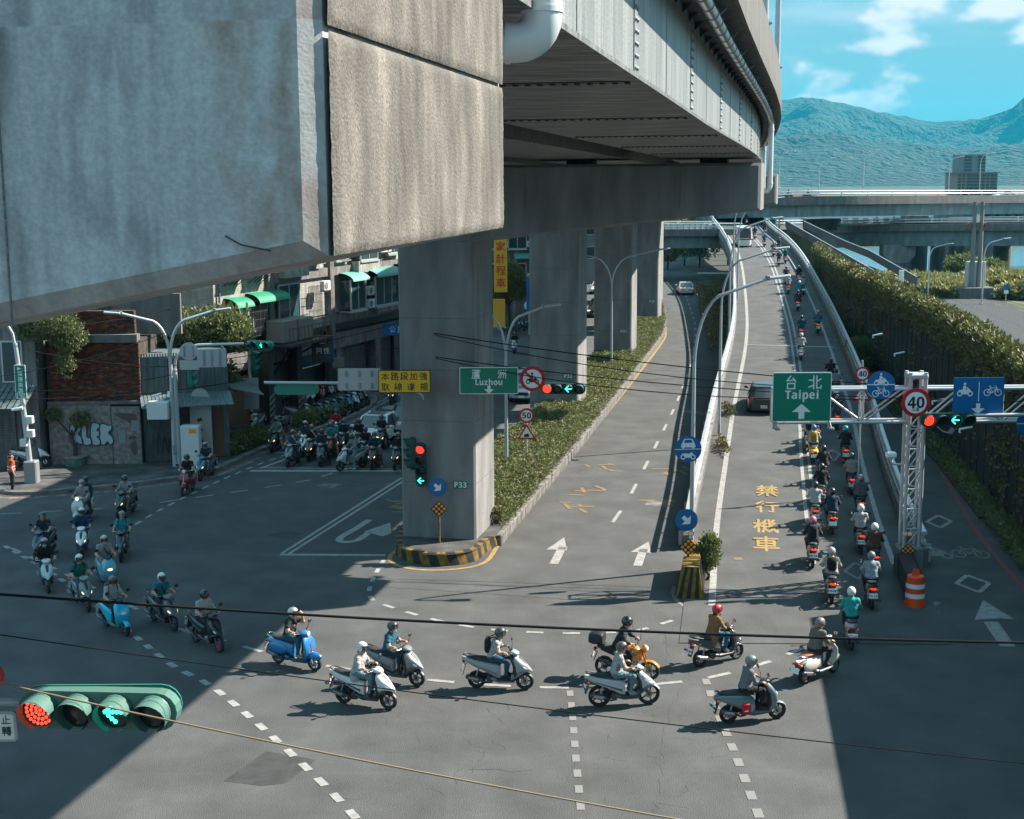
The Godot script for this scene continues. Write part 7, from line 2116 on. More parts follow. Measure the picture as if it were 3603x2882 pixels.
func far_shops() -> void:
	var o:=thing("far_shop_house","grey tiled shop house with vertical signs seen between piers P33 and P32","building",U(-4.0,0,-128),0.18)
	put("wall",B().box(U(3.0,7.5,-5),U(12,15,10)),M.tile_grey,o)
	for r in 4:
		for q in [-0.6,2.0,4.6,7.2]:window_unit(o,q,4.6+r*3.0,1.7,1.6,0.4 if r % 2 else 0.12,2)
		ac_unit(o,U(3.3,4.2+r*3.0,0.3)); ac_unit(o,U(5.9,4.2+r*3.0,0.3))
	for q in [-1.0,2.6,6.2]:put("shop_shutter",shutter(3.0,2.8,14),M.shutter,o).position=U(q,1.5,0.03)
	curved_awning(o,6.0,6.4,3.6,1.2,M.awning)
	curved_awning(o,2.0,9.4,3.0,1.2,M.awning)
	var g:=thing("vertical_sign","tall yellow vertical sign with red characters between piers P33 and P32","sign",V(-0.87,-115,6.51),0.0)
	put("box",B().cbox(Vector3.ZERO,U(1.1,5.4,0.25),0.03),mat(0.70,0.38,0.03,0.5),g)
	put("lettering",glyphs("宜家計程車",0.78,0.95,0.22,Transform3D(Basis.IDENTITY,U(-0.39,1.72,0.13)),false,true),M.sign_red,g)
	g=thing("vertical_sign","lower yellow vertical sign behind the dark street tree","sign",V(-1.03,-116,1.95),0.0)
	put("box",B().cbox(Vector3.ZERO,U(1.0,2.4,0.25),0.03),mat(0.70,0.38,0.03,0.5),g)
	g=thing("blue_shop_sign","blue shop sign beside the dark street tree","sign",V(2.08,-117,3.46),0.0)
	put("box",B().cbox(Vector3.ZERO,U(1.6,3.0,0.25),0.03),M.sign_blue,g)
	g=thing("round_clock_sign","small round white sign on a post behind pier P32","sign",V(1.5,-117.14),0.0)
	put("post",B().rod(Vector3.ZERO,U(0,2.6,0),0.05,6),M.galv,g)
	disc(g,"disc",0.42,0.03,M.sign_white,0.06).position.y=2.5
	o=thing("far_shop_house","farther pale building seen between piers P32 and P31","building",U(3.0,0,-175),0.2)
	put("wall",B().box(U(6.0,9,-5),U(16,18,10)),M.far_grey,o)
	for r in 5:
		for q in 6:window_unit(o,q*2.4,4.0+r*3.0,1.5,1.5,0.1,1,false)
# ---------------------------------------------------------------- scooters (x forward, y up, z to the right)
func oval(c:Vector3,u:Vector3,w:Vector3,n:=14,sq:=1.0) -> Array:
	var r:=[]
	for i in n:
		var a:=TAU*i/n
		var ca:=cos(a)
		var sa:=sin(a)
		r.append(c+u*signf(ca)*pow(absf(ca),sq)+w*signf(sa)*pow(absf(sa),sq))
	return r
# loft along x; each station is x, bottom, top, half width
func hull(st:Array,sq:=0.75,n:=14) -> MB:
	var rings:=[]
	for s in st:
		rings.append(oval(U(s[0],(s[1]+s[2])*0.5,s[4] if s.size()>4 else 0.0),U(0,(s[2]-s[1])*0.5,0),U(0,0,s[3]),n,sq))
	return B().loft(rings)
# loft upwards; each station is y, middle x, half depth, half width
func shield(st:Array,sq:=0.75,n:=14) -> MB:
	var rings:=[]
	for s in st:
		rings.append(oval(U(s[1],s[0],0),U(s[2],0,0),U(0,0,s[3]),n,sq))
	return B().loft(rings)
func turned(c:Vector3) -> Transform3D:return Transform3D(Basis(Vector3.RIGHT,U(0,0,1),U(0,-1,0)),c)
func wheel(parent:Node3D,x:float,r:float,w:float,rim:Material) -> void:
	var o:=Node3D.new()
	o.name = "wheel"; parent.add_child(o,true)
	o.position=U(x,r,0)
	var ty:=B()
	ty.lathe([W(r-0.075,-w*0.8),W(r-0.03,-w),W(r-0.008,-w*0.7),W(r,0),W(r-0.008,w*0.7),W(r-0.03,w),W(r-0.075,w*0.8),W(r-0.085,0),W(r-0.075,-w*0.8)],24,turned(Vector3.ZERO))
	put("tyre",ty,M.rubber,o)
	var rm:=B()
	rm.lathe([W(r-0.07,-w*0.7),W(r-0.07,w*0.7),W(r-0.09,w*0.6),W(r-0.09,-w*0.6),W(r-0.07,-w*0.7)],20,turned(Vector3.ZERO))
	for k in 5:
		var a:=TAU*k/5
		var d:=U(cos(a),sin(a),0)
		rm.bar(d*0.03,d*(r-0.075),0.03,0.028,Vector3.BACK)
	rm.rod(U(0,0,-w),U(0,0,w),0.045,10)
	put("rim",rm,rim,o)
	put("brake_disc",B().lathe([W(0.04,0),W(0.095,0),W(0.095,0.006),W(0.04,0.006)],16,turned(U(0,0,w*0.75))),M.rim_metal,o)
func mudguard(x:float,r:float,w:float,a0:float,a1:float,flat:=0.0) -> MB:
	var g:=[]
	for i in 10:
		var a:=lerpf(a0,a1,i/9.0)
		var row:=[]
		for j in 7:
			var b:=-PI/2+PI*j/6.0
			var rr:=r+0.035*cos(b)+flat
			row.append(U(x+cos(a)*rr,r-0.035+sin(a)*rr,sin(b)*w))
		g.append(row)
	return B().grid(g)
func handlebar(o:Node3D,x:float,y:float) -> void:
	put("handlebar",B().tube([U(x-0.10,y,-0.33),U(x-0.03,y,-0.2),U(x,y,0),U(x-0.03,y,0.2),U(x-0.10,y,0.33)],0.014,8),M.black_plastic,o)
	for s in [-1.0,1.0]:
		put("grip",B().rod(U(x-0.05,y,s*0.22),U(x-0.105,y,s*0.345),0.019,8),M.rubber,o)
		put("brake_lever",B().tube([U(x+0.02,y,s*0.16),U(x-0.02,y-0.005,s*0.32)],0.007,5),M.chrome,o)
		var mi:=put("mirror",B().tube([U(x,y,s*0.16),U(x+0.02,y+0.1,s*0.20),U(x+0.0,y+0.2,s*0.29)],0.008,6).ball(U(x,y+0.23,s*0.32),U(0.022,0.055,0.075),12),M.black_plastic,o)
		put("mirror_glass",B().lathe([W(1.0,0),W(0.001,0.05)],14,Transform3D(Basis(U(0,0,0.062),U(-0.02,0,0),U(0,0.045,0)),U(x-0.019,y+0.23,s*0.32))),M.mirror,mi)
func rear_end(o:Node3D,x:float,y:float,plate_y:float) -> void:
	put("tail_light",B().ball(U(x,y,0),U(0.045,0.045,0.10),12),M.tail_red,o)
	for s in [-1.0,1.0]:put("turn_signal",B().ball(U(x+0.04,y-0.03,s*0.13),U(0.04,0.028,0.035),8),M.amber,o)
	put("rear_mudguard",B().quad_sheet([U(x+0.06,y-0.08,0.08),U(x+0.06,y-0.08,-0.08),U(x-0.03,plate_y-0.16,-0.075),U(x-0.03,plate_y-0.16,0.075)],0.015),M.black_plastic,o)
	var b:=Basis(Vector3.BACK,-0.28)
	put("licence_plate",B().cbox(U(x-0.055,plate_y,0),U(0.012,0.15,0.26),0.004,b),M.plate,o)
func engine(o:Node3D,rx:float,right:=1.0) -> void:
	put("engine",B().cbox(U(rx+0.25,0.30,-0.08),U(0.55,0.17,0.13),0.04).cbox(U(rx+0.02,0.27,-0.10),U(0.28,0.20,0.09),0.05).rod(U(rx+0.35,0.28,-0.10),U(rx+0.35,0.28,0.12),0.09,12),M.exhaust,o)
	put("exhaust",B().tube([U(rx+0.42,0.19,0.06),U(rx+0.25,0.20,0.14),U(rx+0.15,0.27,0.165),U(rx+0.1,0.285,0.165),U(rx-0.22,0.36,0.165),U(rx-0.26,0.37,0.165)],[0.02,0.022,0.03,0.062,0.066,0.04],10),M.exhaust,o)
	put("exhaust_guard",B().cbox(U(rx-0.06,0.33,0.228),U(0.26,0.07,0.016),0.005,Basis(Vector3.BACK,-0.2)),M.rim_metal,o)
	for s in [-1.0,1.0]:put("shock_absorber",B().rod(U(rx-0.02,0.30,s*0.12),U(rx+0.08,0.62,s*0.11),0.022,6),M.rim_metal,o)
	put("stand",B().tube([U(rx+0.45,0.2,-0.1),U(rx+0.28,0.13,-0.14),U(rx+0.1,0.12,-0.14)],0.012,5),M.black_plastic,o)
func make_scooter(kind:String) -> Node3D:
	var o:=Node3D.new()
	var P:Material=M.paint0
	var S:Material=M.paint1
	if kind == "motor":
		var r:=0.27
		wheel(o,0.60,r,0.055,M.rim_black); wheel(o,-0.60,r,0.06,M.rim_black)
		put("fork",B().rod(U(0.60,r,-0.09),U(0.38,0.86,-0.09),0.024,8).rod(U(0.60,r,0.09),U(0.38,0.86,0.09),0.024,8),mat(0.55,0.33,0.05,0.3,0.7),o)
		put("front_fender",mudguard(0.60,r,0.075,0.5,2.2),P,o)
		put("engine",B().cbox(U(0.05,0.40,0),U(0.42,0.32,0.24),0.05).cbox(U(-0.1,0.34,0),U(0.3,0.22,0.3),0.05),M.exhaust,o)
		put("frame",B().tube([U(0.36,0.80,0),U(0.22,0.62,0),U(-0.2,0.55,0),U(-0.7,0.72,0)],0.04,8).rod(U(-0.2,0.4,0.08),U(-0.6,0.27,0.08),0.03,8).rod(U(-0.2,0.4,-0.08),U(-0.6,0.27,-0.08),0.03,8),M.black_plastic,o)
		put("tank",hull([[0.36,0.66,0.80,0.07],[0.26,0.62,0.90,0.14],[0.08,0.62,0.90,0.15],[-0.10,0.66,0.80,0.10]]),P,o)
		put("side_cowl",hull([[0.42,0.56,0.78,0.17],[0.30,0.46,0.76,0.18],[0.16,0.46,0.66,0.16]]),P,o)
		put("seat",hull([[-0.06,0.70,0.79,0.09],[-0.25,0.70,0.80,0.13],[-0.5,0.74,0.83,0.12],[-0.74,0.80,0.86,0.08]]),M.seat,o)
		put("tail_panel",hull([[-0.35,0.62,0.73,0.11],[-0.6,0.68,0.78,0.09],[-0.80,0.76,0.83,0.05]]),M.black_plastic,o)
		put("headlight",B().ball(U(0.47,0.84,0),U(0.08,0.11,0.10),12),P,o)
		put("lamp_glass",B().ball(U(0.515,0.84,0),U(0.05,0.08,0.075),12),M.headlamp,o)
		handlebar(o,0.30,0.98)
		put("exhaust",B().tube([U(0.2,0.28,0.1),U(-0.1,0.24,0.14),U(-0.3,0.34,0.15),U(-0.75,0.50,0.15)],[0.02,0.025,0.05,0.05],8),M.exhaust,o)
		rear_end(o,-0.86,0.72,0.55)
		put("top_box",hull([[-0.62,0.90,1.16,0.20],[-0.70,0.88,1.20,0.235],[-0.92,0.88,1.20,0.235],[-1.0,0.90,1.14,0.20]],0.5),M.black_plastic,o)
		put("rack",B().box(U(-0.75,0.87,0),U(0.35,0.02,0.2)),M.black_plastic,o)
		return o
	var r:float={"sport":0.235,"retro":0.22,"smooth":0.23,"tall":0.285}[kind]
	var fx:=0.64
	var rx:=-0.60
	wheel(o,fx,r,0.05,M.rim_metal if kind == "retro" else M.rim_black); wheel(o,rx,r,0.052,M.rim_metal if kind == "retro" else M.rim_black)
	engine(o,rx)
	if kind == "sport" or kind == "tall":
		put("fork",B().rod(U(fx,r,-0.08),U(0.47,0.64,-0.08),0.022,8).rod(U(fx,r,0.08),U(0.47,0.64,0.08),0.022,8),M.grey_plastic,o)
		put("front_fender",mudguard(fx,r,0.075,0.55,2.5),M.black_plastic if kind == "sport" else P,o)
		put("leg_shield",shield([[0.27,0.34,0.08,0.15],[0.42,0.42,0.07,0.19],[0.66,0.39,0.06,0.21],[0.88,0.30,0.05,0.16],[0.96,0.28,0.04,0.08]]),M.black_plastic,o)
		put("front_panel",hull([[0.37,0.42,0.93,0.17],[0.45,0.42,0.90,0.20],[0.56,0.50,0.80,0.185],[0.68,0.50,0.69,0.125],[0.80,0.485,0.56,0.05],[0.84,0.48,0.51,0.015]],0.62,16),P,o)
		put("lower_panel",hull([[0.30,0.22,0.44,0.16],[0.46,0.34,0.52,0.19],[0.60,0.44,0.54,0.15],[0.70,0.49,0.53,0.09]],0.7),S,o)
		for s in [-1.0,1.0]:
			put("headlight",B().ball(U(0.655,0.60,s*0.105),U(0.11,0.045,0.035),10,Basis(Vector3.UP,s*0.55)*Basis(Vector3.BACK,-0.55)),M.headlamp,o)
		put("emblem_panel",hull([[0.50,0.80,0.88,0.05],[0.60,0.72,0.78,0.045],[0.68,0.66,0.70,0.03]]),M.black_plastic,o)
		put("handlebar_cover",hull([[0.20,0.96,1.02,0.06],[0.28,0.93,1.05,0.13],[0.36,0.92,1.06,0.15],[0.44,0.93,1.02,0.12],[0.50,0.94,0.98,0.06]],0.8),P,o)
		put("running_light",B().cbox(U(0.475,0.965,0),U(0.03,0.03,0.14),0.01),M.headlamp,o)
		put("instrument",B().cbox(U(0.29,1.055,0),U(0.10,0.02,0.13),0.008,Basis(Vector3.BACK,0.3)),M.glass,o)
		handlebar(o,0.28,1.01)
		put("floorboard",B().cbox(U(0.16,0.275,0),U(0.50,0.07,0.34),0.03),M.black_plastic,o)
		put("under_panel",hull([[0.38,0.20,0.27,0.15],[0.0,0.18,0.30,0.16],[-0.22,0.24,0.36,0.15]]),S,o)
		put("rear_body",hull([[0.02,0.28,0.66,0.12],[-0.10,0.32,0.71,0.165],[-0.34,0.46,0.755,0.175],[-0.62,0.58,0.80,0.15],[-0.84,0.69,0.845,0.10],[-0.98,0.76,0.85,0.03]],0.62,16),P,o)
		put("side_trim",hull([[-0.06,0.40,0.50,0.172],[-0.30,0.50,0.58,0.182],[-0.60,0.62,0.67,0.155],[-0.72,0.66,0.69,0.135]],0.6),S,o)
		put("seat",hull([[0.06,0.68,0.74,0.08],[-0.06,0.70,0.785,0.13],[-0.28,0.73,0.80,0.155],[-0.40,0.75,0.845,0.15],[-0.66,0.79,0.88,0.12],[-0.82,0.83,0.885,0.06]],0.7),M.seat,o)
		put("grab_rail",B().tube([U(-0.62,0.83,0.15),U(-0.82,0.88,0.12),U(-0.94,0.91,0.06),U(-0.94,0.91,-0.06),U(-0.82,0.88,-0.12),U(-0.62,0.83,-0.15)],0.016,6),M.black_plastic,o)
		rear_end(o,-0.93,0.72,0.52)
	elif kind == "retro":
		put("fork",B().rod(U(fx,r,0.07),U(0.50,0.55,0.05),0.028,8).rod(U(fx,r,-0.07),U(0.50,0.55,-0.05),0.028,8),M.chrome,o)
		put("front_fender",B().ball(U(fx-0.02,0.41,0),U(0.26,0.12,0.11),16),P,o)
		put("front_panel",shield([[0.26,0.36,0.05,0.13],[0.40,0.46,0.055,0.19],[0.60,0.49,0.06,0.235],[0.78,0.46,0.055,0.235],[0.90,0.40,0.05,0.17],[0.97,0.36,0.04,0.09]],0.85,18),P,o)
		put("tie_panel",shield([[0.50,0.545,0.02,0.03],[0.70,0.525,0.02,0.025],[0.86,0.46,0.02,0.015]]),S,o)
		put("handlebar_cover",B().ball(U(0.33,1.0,0),U(0.15,0.075,0.17),16),P,o)
		put("headlight",B().lathe([W(0.085,0),W(0.085,0.06),W(0.075,0.07)],18,Transform3D(Basis(U(0,1,0),U(1,0,0),U(0,0,-1)),U(0.40,1.0,0))),M.chrome,o)
		put("lamp_glass",B().ball(U(0.46,1.0,0),U(0.025,0.075,0.075),14),M.headlamp,o)
		handlebar(o,0.26,1.02)
		put("floorboard",B().cbox(U(0.12,0.26,0),U(0.60,0.06,0.36),0.025),M.black_plastic,o)
		put("under_panel",hull([[0.42,0.18,0.30,0.13],[0.0,0.16,0.26,0.16],[-0.25,0.24,0.34,0.14]]),P,o)
		put("rear_body",hull([[-0.02,0.27,0.66,0.12],[-0.16,0.34,0.70,0.16],[-0.45,0.42,0.74,0.17],[-0.75,0.50,0.72,0.13],[-0.93,0.56,0.66,0.06]],0.85,16),P,o)
		for s in [-1.0,1.0]:put("side_cowl",B().ball(U(-0.48,0.50,s*0.15),U(0.32,0.165,0.07),18),P,o)
		put("seat",hull([[0.06,0.68,0.73,0.10],[-0.08,0.69,0.79,0.15],[-0.30,0.71,0.80,0.16],[-0.60,0.72,0.81,0.14],[-0.76,0.72,0.77,0.07]],0.75),M.seat,o)
		put("grab_rail",B().tube([U(-0.62,0.72,0.14),U(-0.86,0.80,0.12),U(-0.92,0.81,0),U(-0.86,0.80,-0.12),U(-0.62,0.72,-0.14)],0.012,6),M.chrome,o)
		rear_end(o,-0.94,0.60,0.44)
	else:
		put("fork",B().rod(U(fx,r,0.08),U(0.50,0.58,0.07),0.022,8).rod(U(fx,r,-0.08),U(0.50,0.58,-0.07),0.022,8),M.grey_plastic,o)
		put("front_fender",mudguard(fx,r,0.08,0.6,2.3,0.01),P,o)
		put("leg_shield",shield([[0.27,0.32,0.06,0.16],[0.46,0.40,0.05,0.20],[0.72,0.37,0.05,0.21],[0.92,0.28,0.04,0.15]]),M.black_plastic,o)
		put("front_panel",shield([[0.24,0.40,0.04,0.13],[0.36,0.46,0.09,0.19],[0.55,0.50,0.12,0.225],[0.72,0.46,0.12,0.23],[0.86,0.38,0.10,0.20],[0.96,0.32,0.07,0.12]],0.72,18),P,o)
		put("headlight",B().ball(U(0.60,0.66,0),U(0.03,0.04,0.085),14),M.headlamp,o)
		put("handlebar_cover",hull([[0.20,0.97,1.02,0.05],[0.28,0.95,1.05,0.10],[0.38,0.95,1.04,0.10],[0.43,0.96,1.0,0.05]],0.8),M.black_plastic,o)
		handlebar(o,0.26,1.02)
		put("floorboard",B().cbox(U(0.13,0.265,0),U(0.52,0.07,0.36),0.03),M.grey_plastic,o)
		put("under_panel",hull([[0.42,0.20,0.28,0.14],[0.0,0.17,0.26,0.17],[-0.28,0.22,0.34,0.14]]),M.grey_plastic,o)
		put("rear_body",hull([[0.02,0.26,0.60,0.13],[-0.10,0.27,0.70,0.185],[-0.34,0.36,0.745,0.195],[-0.62,0.50,0.755,0.175],[-0.86,0.60,0.75,0.13],[-0.96,0.65,0.72,0.07]],0.55,18),P,o)
		put("side_trim",hull([[0.01,0.24,0.52,0.14],[-0.10,0.26,0.58,0.19],[-0.20,0.30,0.52,0.198]],0.5),S,o)
		put("seat",hull([[0.02,0.68,0.72,0.10],[-0.10,0.70,0.785,0.16],[-0.40,0.73,0.80,0.165],[-0.72,0.75,0.80,0.13],[-0.86,0.745,0.77,0.08]],0.65),M.seat,o)
		put("grab_rail",B().tube([U(-0.78,0.76,0.08),U(-0.90,0.84,0.07),U(-0.94,0.83,0.0),U(-0.90,0.84,-0.07),U(-0.78,0.76,-0.08)],0.014,6),M.black_plastic,o)
		rear_end(o,-0.93,0.64,0.44)
	return o
const PAINTED:=["front_panel","rear_body","front_fender","handlebar_cover","side_cowl","tank","headlight","under_panel","lower_panel","side_trim","tie_panel"]
var paints:={}
func paint_of(c:Array) -> StandardMaterial3D:
	if not paints.has(c):paints[c]=paint(c[0],c[1],c[2])
	return paints[c]
func place_scooter(kind:String,pos:Vector3,fwd:Vector3,c1:Array,c2:Array,label:String,group:String,opt:={}) -> Node3D:
	if not lib.has("sc_" + kind):lib["sc_" + kind]=make_scooter(kind)
	var o:Node3D=lib["sc_" + kind].duplicate()
	o.name=numbered("motorcycle" if kind == "motor" else "scooter"); add_child(o)
	var x:=fwd.normalized()
	var z:=x.cross(Vector3.UP).normalized()
	var up:=z.cross(x)
	if opt.has("lean"):
		up=up.rotated(x,opt.lean); z=x.cross(up)
	o.transform=Transform3D(Basis(x,up,z),pos)
	tag(o,label,"motorcycle" if kind == "motor" else "scooter",group)
	for ch in o.get_children():
		if not ch is MeshInstance3D:
			for sub in ch.get_children():
				if sub.name.begins_with("rim") and opt.has("rim"):sub.material_override=opt.rim
			continue
		var m:Material=ch.mesh.surface_get_material(0)
		if m==M.paint0:ch.material_override=paint_of(c1)
		elif m==M.paint1:ch.material_override=paint_of(c2)
		elif m==M.tail_red and opt.get("tail",false):ch.material_override=M.tail_on
		elif m==M.headlamp and opt.get("head",false):ch.material_override=M.headlamp_on
		elif m==M.seat and opt.has("seat"):ch.material_override=opt.seat
		if ch.name == "licence_plate" and opt.has("plate"):
			var b:=Basis(Vector3.BACK,-0.28)
			put("lettering",text_mb(opt.plate,0.062,Transform3D(b*Basis(Vector3.UP,-PI/2),U((-0.93 if kind != "motor" else -0.86)-0.063,{"sport":0.52,"tall":0.52,"retro":0.44,"smooth":0.44,"motor":0.55}[kind],0))),M.sign_black,ch)
	return o
# plain bicycle
func bicycle(pos:Vector3,yaw:float,label:String) -> void:
	var o:=thing("bicycle",label,"bicycle",pos,yaw)
	for x in [-0.52,0.52]:
		var w:=put("wheel",B().lathe([W(0.31,-0.018),W(0.33,0),W(0.31,0.018),W(0.30,0),W(0.31,-0.018)],24,turned(U(x,0.33,0))),M.rubber,o)
		var sp:=B()
		for k in 8:sp.rod(U(x,0.33,0),U(x+cos(TAU*k/8)*0.31,0.33+sin(TAU*k/8)*0.31,0),0.003,4)
		put("spokes",sp,M.chrome,w)
	put("frame",B().rod(U(-0.52,0.33,0),U(-0.1,0.34,0),0.014,6).rod(U(-0.52,0.33,0),U(-0.2,0.78,0),0.012,6).rod(U(-0.1,0.34,0),U(-0.22,0.85,0),0.016,6).rod(U(-0.1,0.34,0),U(0.38,0.78,0),0.018,6).rod(U(0.52,0.33,0),U(0.36,0.92,0),0.014,6).rod(U(-0.2,0.76,0),U(0.38,0.80,0),0.016,6),M.alu,o)
	put("saddle",hull([[-0.1,0.86,0.90,0.03],[-0.25,0.86,0.92,0.07],[-0.34,0.87,0.92,0.06]]),M.seat,o)
	put("handlebar",B().tube([U(0.28,0.95,-0.26),U(0.38,0.95,0),U(0.28,0.95,0.26)],0.012,6),M.chrome,o)
	put("basket",B().cbox(U(0.55,0.85,0),U(0.26,0.22,0.3),0.02),M.galv_dark,o)
# ---------------------------------------------------------------- cars (x forward)
# body stations: x, floor, shoulder height, half width; the cabin is a second hull on top of it
func car(kind:String,label:String,pos:Vector3,fwd:Vector3,c:Array,opt:={}) -> Node3D:
	var x:=fwd.normalized()
	var z:=x.cross(Vector3.UP).normalized()
	var o:=thing({"sedan":"sedan_car","hatch":"hatchback_car","suv":"utility_car","van":"ambulance_van"}[kind],label,"van" if kind == "van" else "car",pos)
	o.transform=Transform3D(Basis(x,z.cross(x),z),pos)
	var m:=paint_of(c)
	var L:float={"sedan":2.35,"hatch":2.15,"suv":2.3,"van":2.6}[kind]
	var W:float={"sedan":0.90,"hatch":0.88,"suv":0.92,"van":0.92}[kind]
	var sh:float={"sedan":0.88,"hatch":0.92,"suv":1.02,"van":1.15}[kind]
	var top:float={"sedan":1.43,"hatch":1.46,"suv":1.66,"van":2.45}[kind]
	var ends:={"sedan":[0.55,0.75],"hatch":[0.5,0.85],"suv":[0.62,0.95],"van":[0.8,1.1]}[kind] as Array
	put("body",hull([[L,0.32,ends[0]+0.02,W*0.62],[L-0.12,0.24,ends[0]+0.12,W*0.86],[L-0.7,0.20,sh-0.10,W*0.98],[L*0.35,0.20,sh,W],[-L*0.4,0.20,sh+0.02,W],[-L+0.5,0.20,sh+(0.02 if kind != "sedan" else 0.0),W*0.97],[-L+0.1,0.26,ends[1]+0.12,W*0.88],[-L,0.34,ends[1]+0.02,W*0.7]],0.42,24),m,o)
	var f0:float={"sedan":0.95,"hatch":0.95,"suv":1.0,"van":1.7}[kind]
	var f1:float={"sedan":0.15,"hatch":0.2,"suv":0.35,"van":1.0}[kind]
	var b1:float={"sedan":-1.05,"hatch":-1.4,"suv":-1.7,"van":-2.45}[kind]
	var b0:float={"sedan":-1.75,"hatch":-1.95,"suv":-2.1,"van":-2.52}[kind]
	var rf:=W*0.74 if kind != "van" else W*0.9
	# glasshouse: pillars and roof in body colour round dark glass
	var gl:=B()
	var cab:=func(y:float,t:float) -> Array:
		return [U(lerpf(f0,f1,t),y,0),U(lerpf(b0,b1,t),y,0),lerpf(W*0.93,rf,t)]
	var rings:=[]
	for t in [0.0,0.35,0.7,0.95]:
		var q:Array=cab.call(lerpf(sh-0.05,top-0.04,t),t)
		var cx:float=(q[0].x+q[1].x)*0.5
		rings.append(oval(U(cx,q[0].y,0),U((q[0].x-q[1].x)*0.5,0,0),U(0,0,q[2]),28,0.35))
	put("windows",gl.loft(rings),M.glass,o)
	put("roof",hull([[f1+0.04,top-0.10,top-0.03,rf*0.9],[f1-0.2,top-0.09,top+0.0,rf*0.99],[b1+0.2,top-0.09,top+0.0,rf*0.99],[b1-0.04,top-0.12,top-0.04,rf*0.9]],0.4,20),m,o)
	for s in [-1.0,1.0]:
		put("pillar",B().bar(U(f0-0.02,sh-0.03,s*W*0.87),U(f1+0.02,top-0.06,s*rf*0.93),0.07,0.06),m,o)
		put("pillar",B().bar(U(b0+0.05,sh-0.03,s*W*0.87),U(b1+0.0,top-0.06,s*rf*0.93),0.10,0.14),m,o)
		put("pillar",B().bar(U((f0+b0)*0.5,sh-0.03,s*W*0.935),U((f1+b1)*0.5,top-0.06,s*rf*0.985),0.05,0.09),M.black_plastic,o)
		put("wing_mirror",B().ball(U(f0-0.15,sh+0.08,s*(W+0.1)),U(0.07,0.08,0.13),10),m if c[0]>0.1 else M.black_plastic,o)
		for e in [[f0-1.1 if kind != "van" else f0-0.5],[b0+1.0]]:
			put("door_handle",B().cbox(U(e[0],sh-0.12,s*(W+0.005)),U(0.2,0.03,0.03),0.008),M.chrome,o)
		put("door_seam",B().box(U((f0+b0)*0.5,sh*0.62,s*(W-0.008)),U(0.012,sh*0.7,0.02)),M.black_plastic,o)
		put("headlight",B().ball(U(L-0.20,ends[0]+0.06,s*W*0.68),U(0.17,0.07,0.2),12,Basis(Vector3.UP,-s*0.5)),M.headlamp_on if opt.get("head",false) else M.headlamp,o)
		put("tail_light",B().cbox(U(-L+0.12,ends[1]+0.0,s*W*0.72),U(0.16,0.15 if kind != "van" else 0.4,0.28 if kind != "van" else 0.14),0.04),M.tail_on if opt.get("tail",false) else M.tail_red,o)
		for wx in [L-0.85,-L+0.9]:
			var w:=Node3D.new()
			w.name = "wheel"; o.add_child(w,true); w.position=U(wx,0.32,s*(W-0.1))
			put("tyre",B().lathe([W(0.2,-0.1),W(0.29,-0.11),W(0.32,-0.07),W(0.32,0.07),W(0.29,0.11),W(0.2,0.1)],24,turned(Vector3.ZERO)),M.rubber,w)
			put("rim",B().lathe([W(0.21,s*0.09),W(0.12,s*0.075),W(0.001,s*0.08)],16,turned(Vector3.ZERO)),M.rim_metal,w)
	put("grille",B().cbox(U(L-0.02,ends[0]-0.05,0),U(0.06,0.22,W*0.9),0.03),M.black_plastic,o)
	put("front_bumper",B().cbox(U(L-0.06,0.30,0),U(0.16,0.16,W*1.5),0.05),M.black_plastic,o)
	put("rear_bumper",B().cbox(U(-L+0.07,0.36,0),U(0.18,0.2,W*1.6),0.06),m,o)
	var pl:=put("licence_plate",B().cbox(U(-L-0.025,0.62 if kind != "hatch" else 0.5,0),U(0.02,0.15,0.36),0.005),M.plate,o)
	if opt.has("plate"):put("lettering",text_mb(opt.plate,0.09,Transform3D(Basis(Vector3.UP,-PI/2),U(-L-0.037,0.62 if kind != "hatch" else 0.5,0))),M.sign_black,pl)
	put("licence_plate",B().cbox(U(L+0.03,0.42,0),U(0.02,0.14,0.36),0.005),M.plate,o)
	if kind == "van":
		put("rear_window",B().box(U(-2.56,1.62,0),U(0.03,0.75,1.45)),M.glass,o)
		put("red_stripe",B().box(U(-2.615,1.05,0),U(0.02,0.16,1.62)).box(U(0,1.0,0.925),U(4.4,0.16,0.02)).box(U(0,1.0,-0.925),U(4.4,0.16,0.02)),M.sign_red,o)
		for s in [-0.7,0.7]:put("roof_light",B().cbox(U(-2.4,2.42,s),U(0.12,0.1,0.3),0.02),M.tail_red,o)
	if kind == "sedan" and opt.get("sunroof",false):put("sunroof",B().cbox(U(-0.35,top+0.0,0),U(0.8,0.02,rf*1.3),0.006),M.glass,o)
	return o
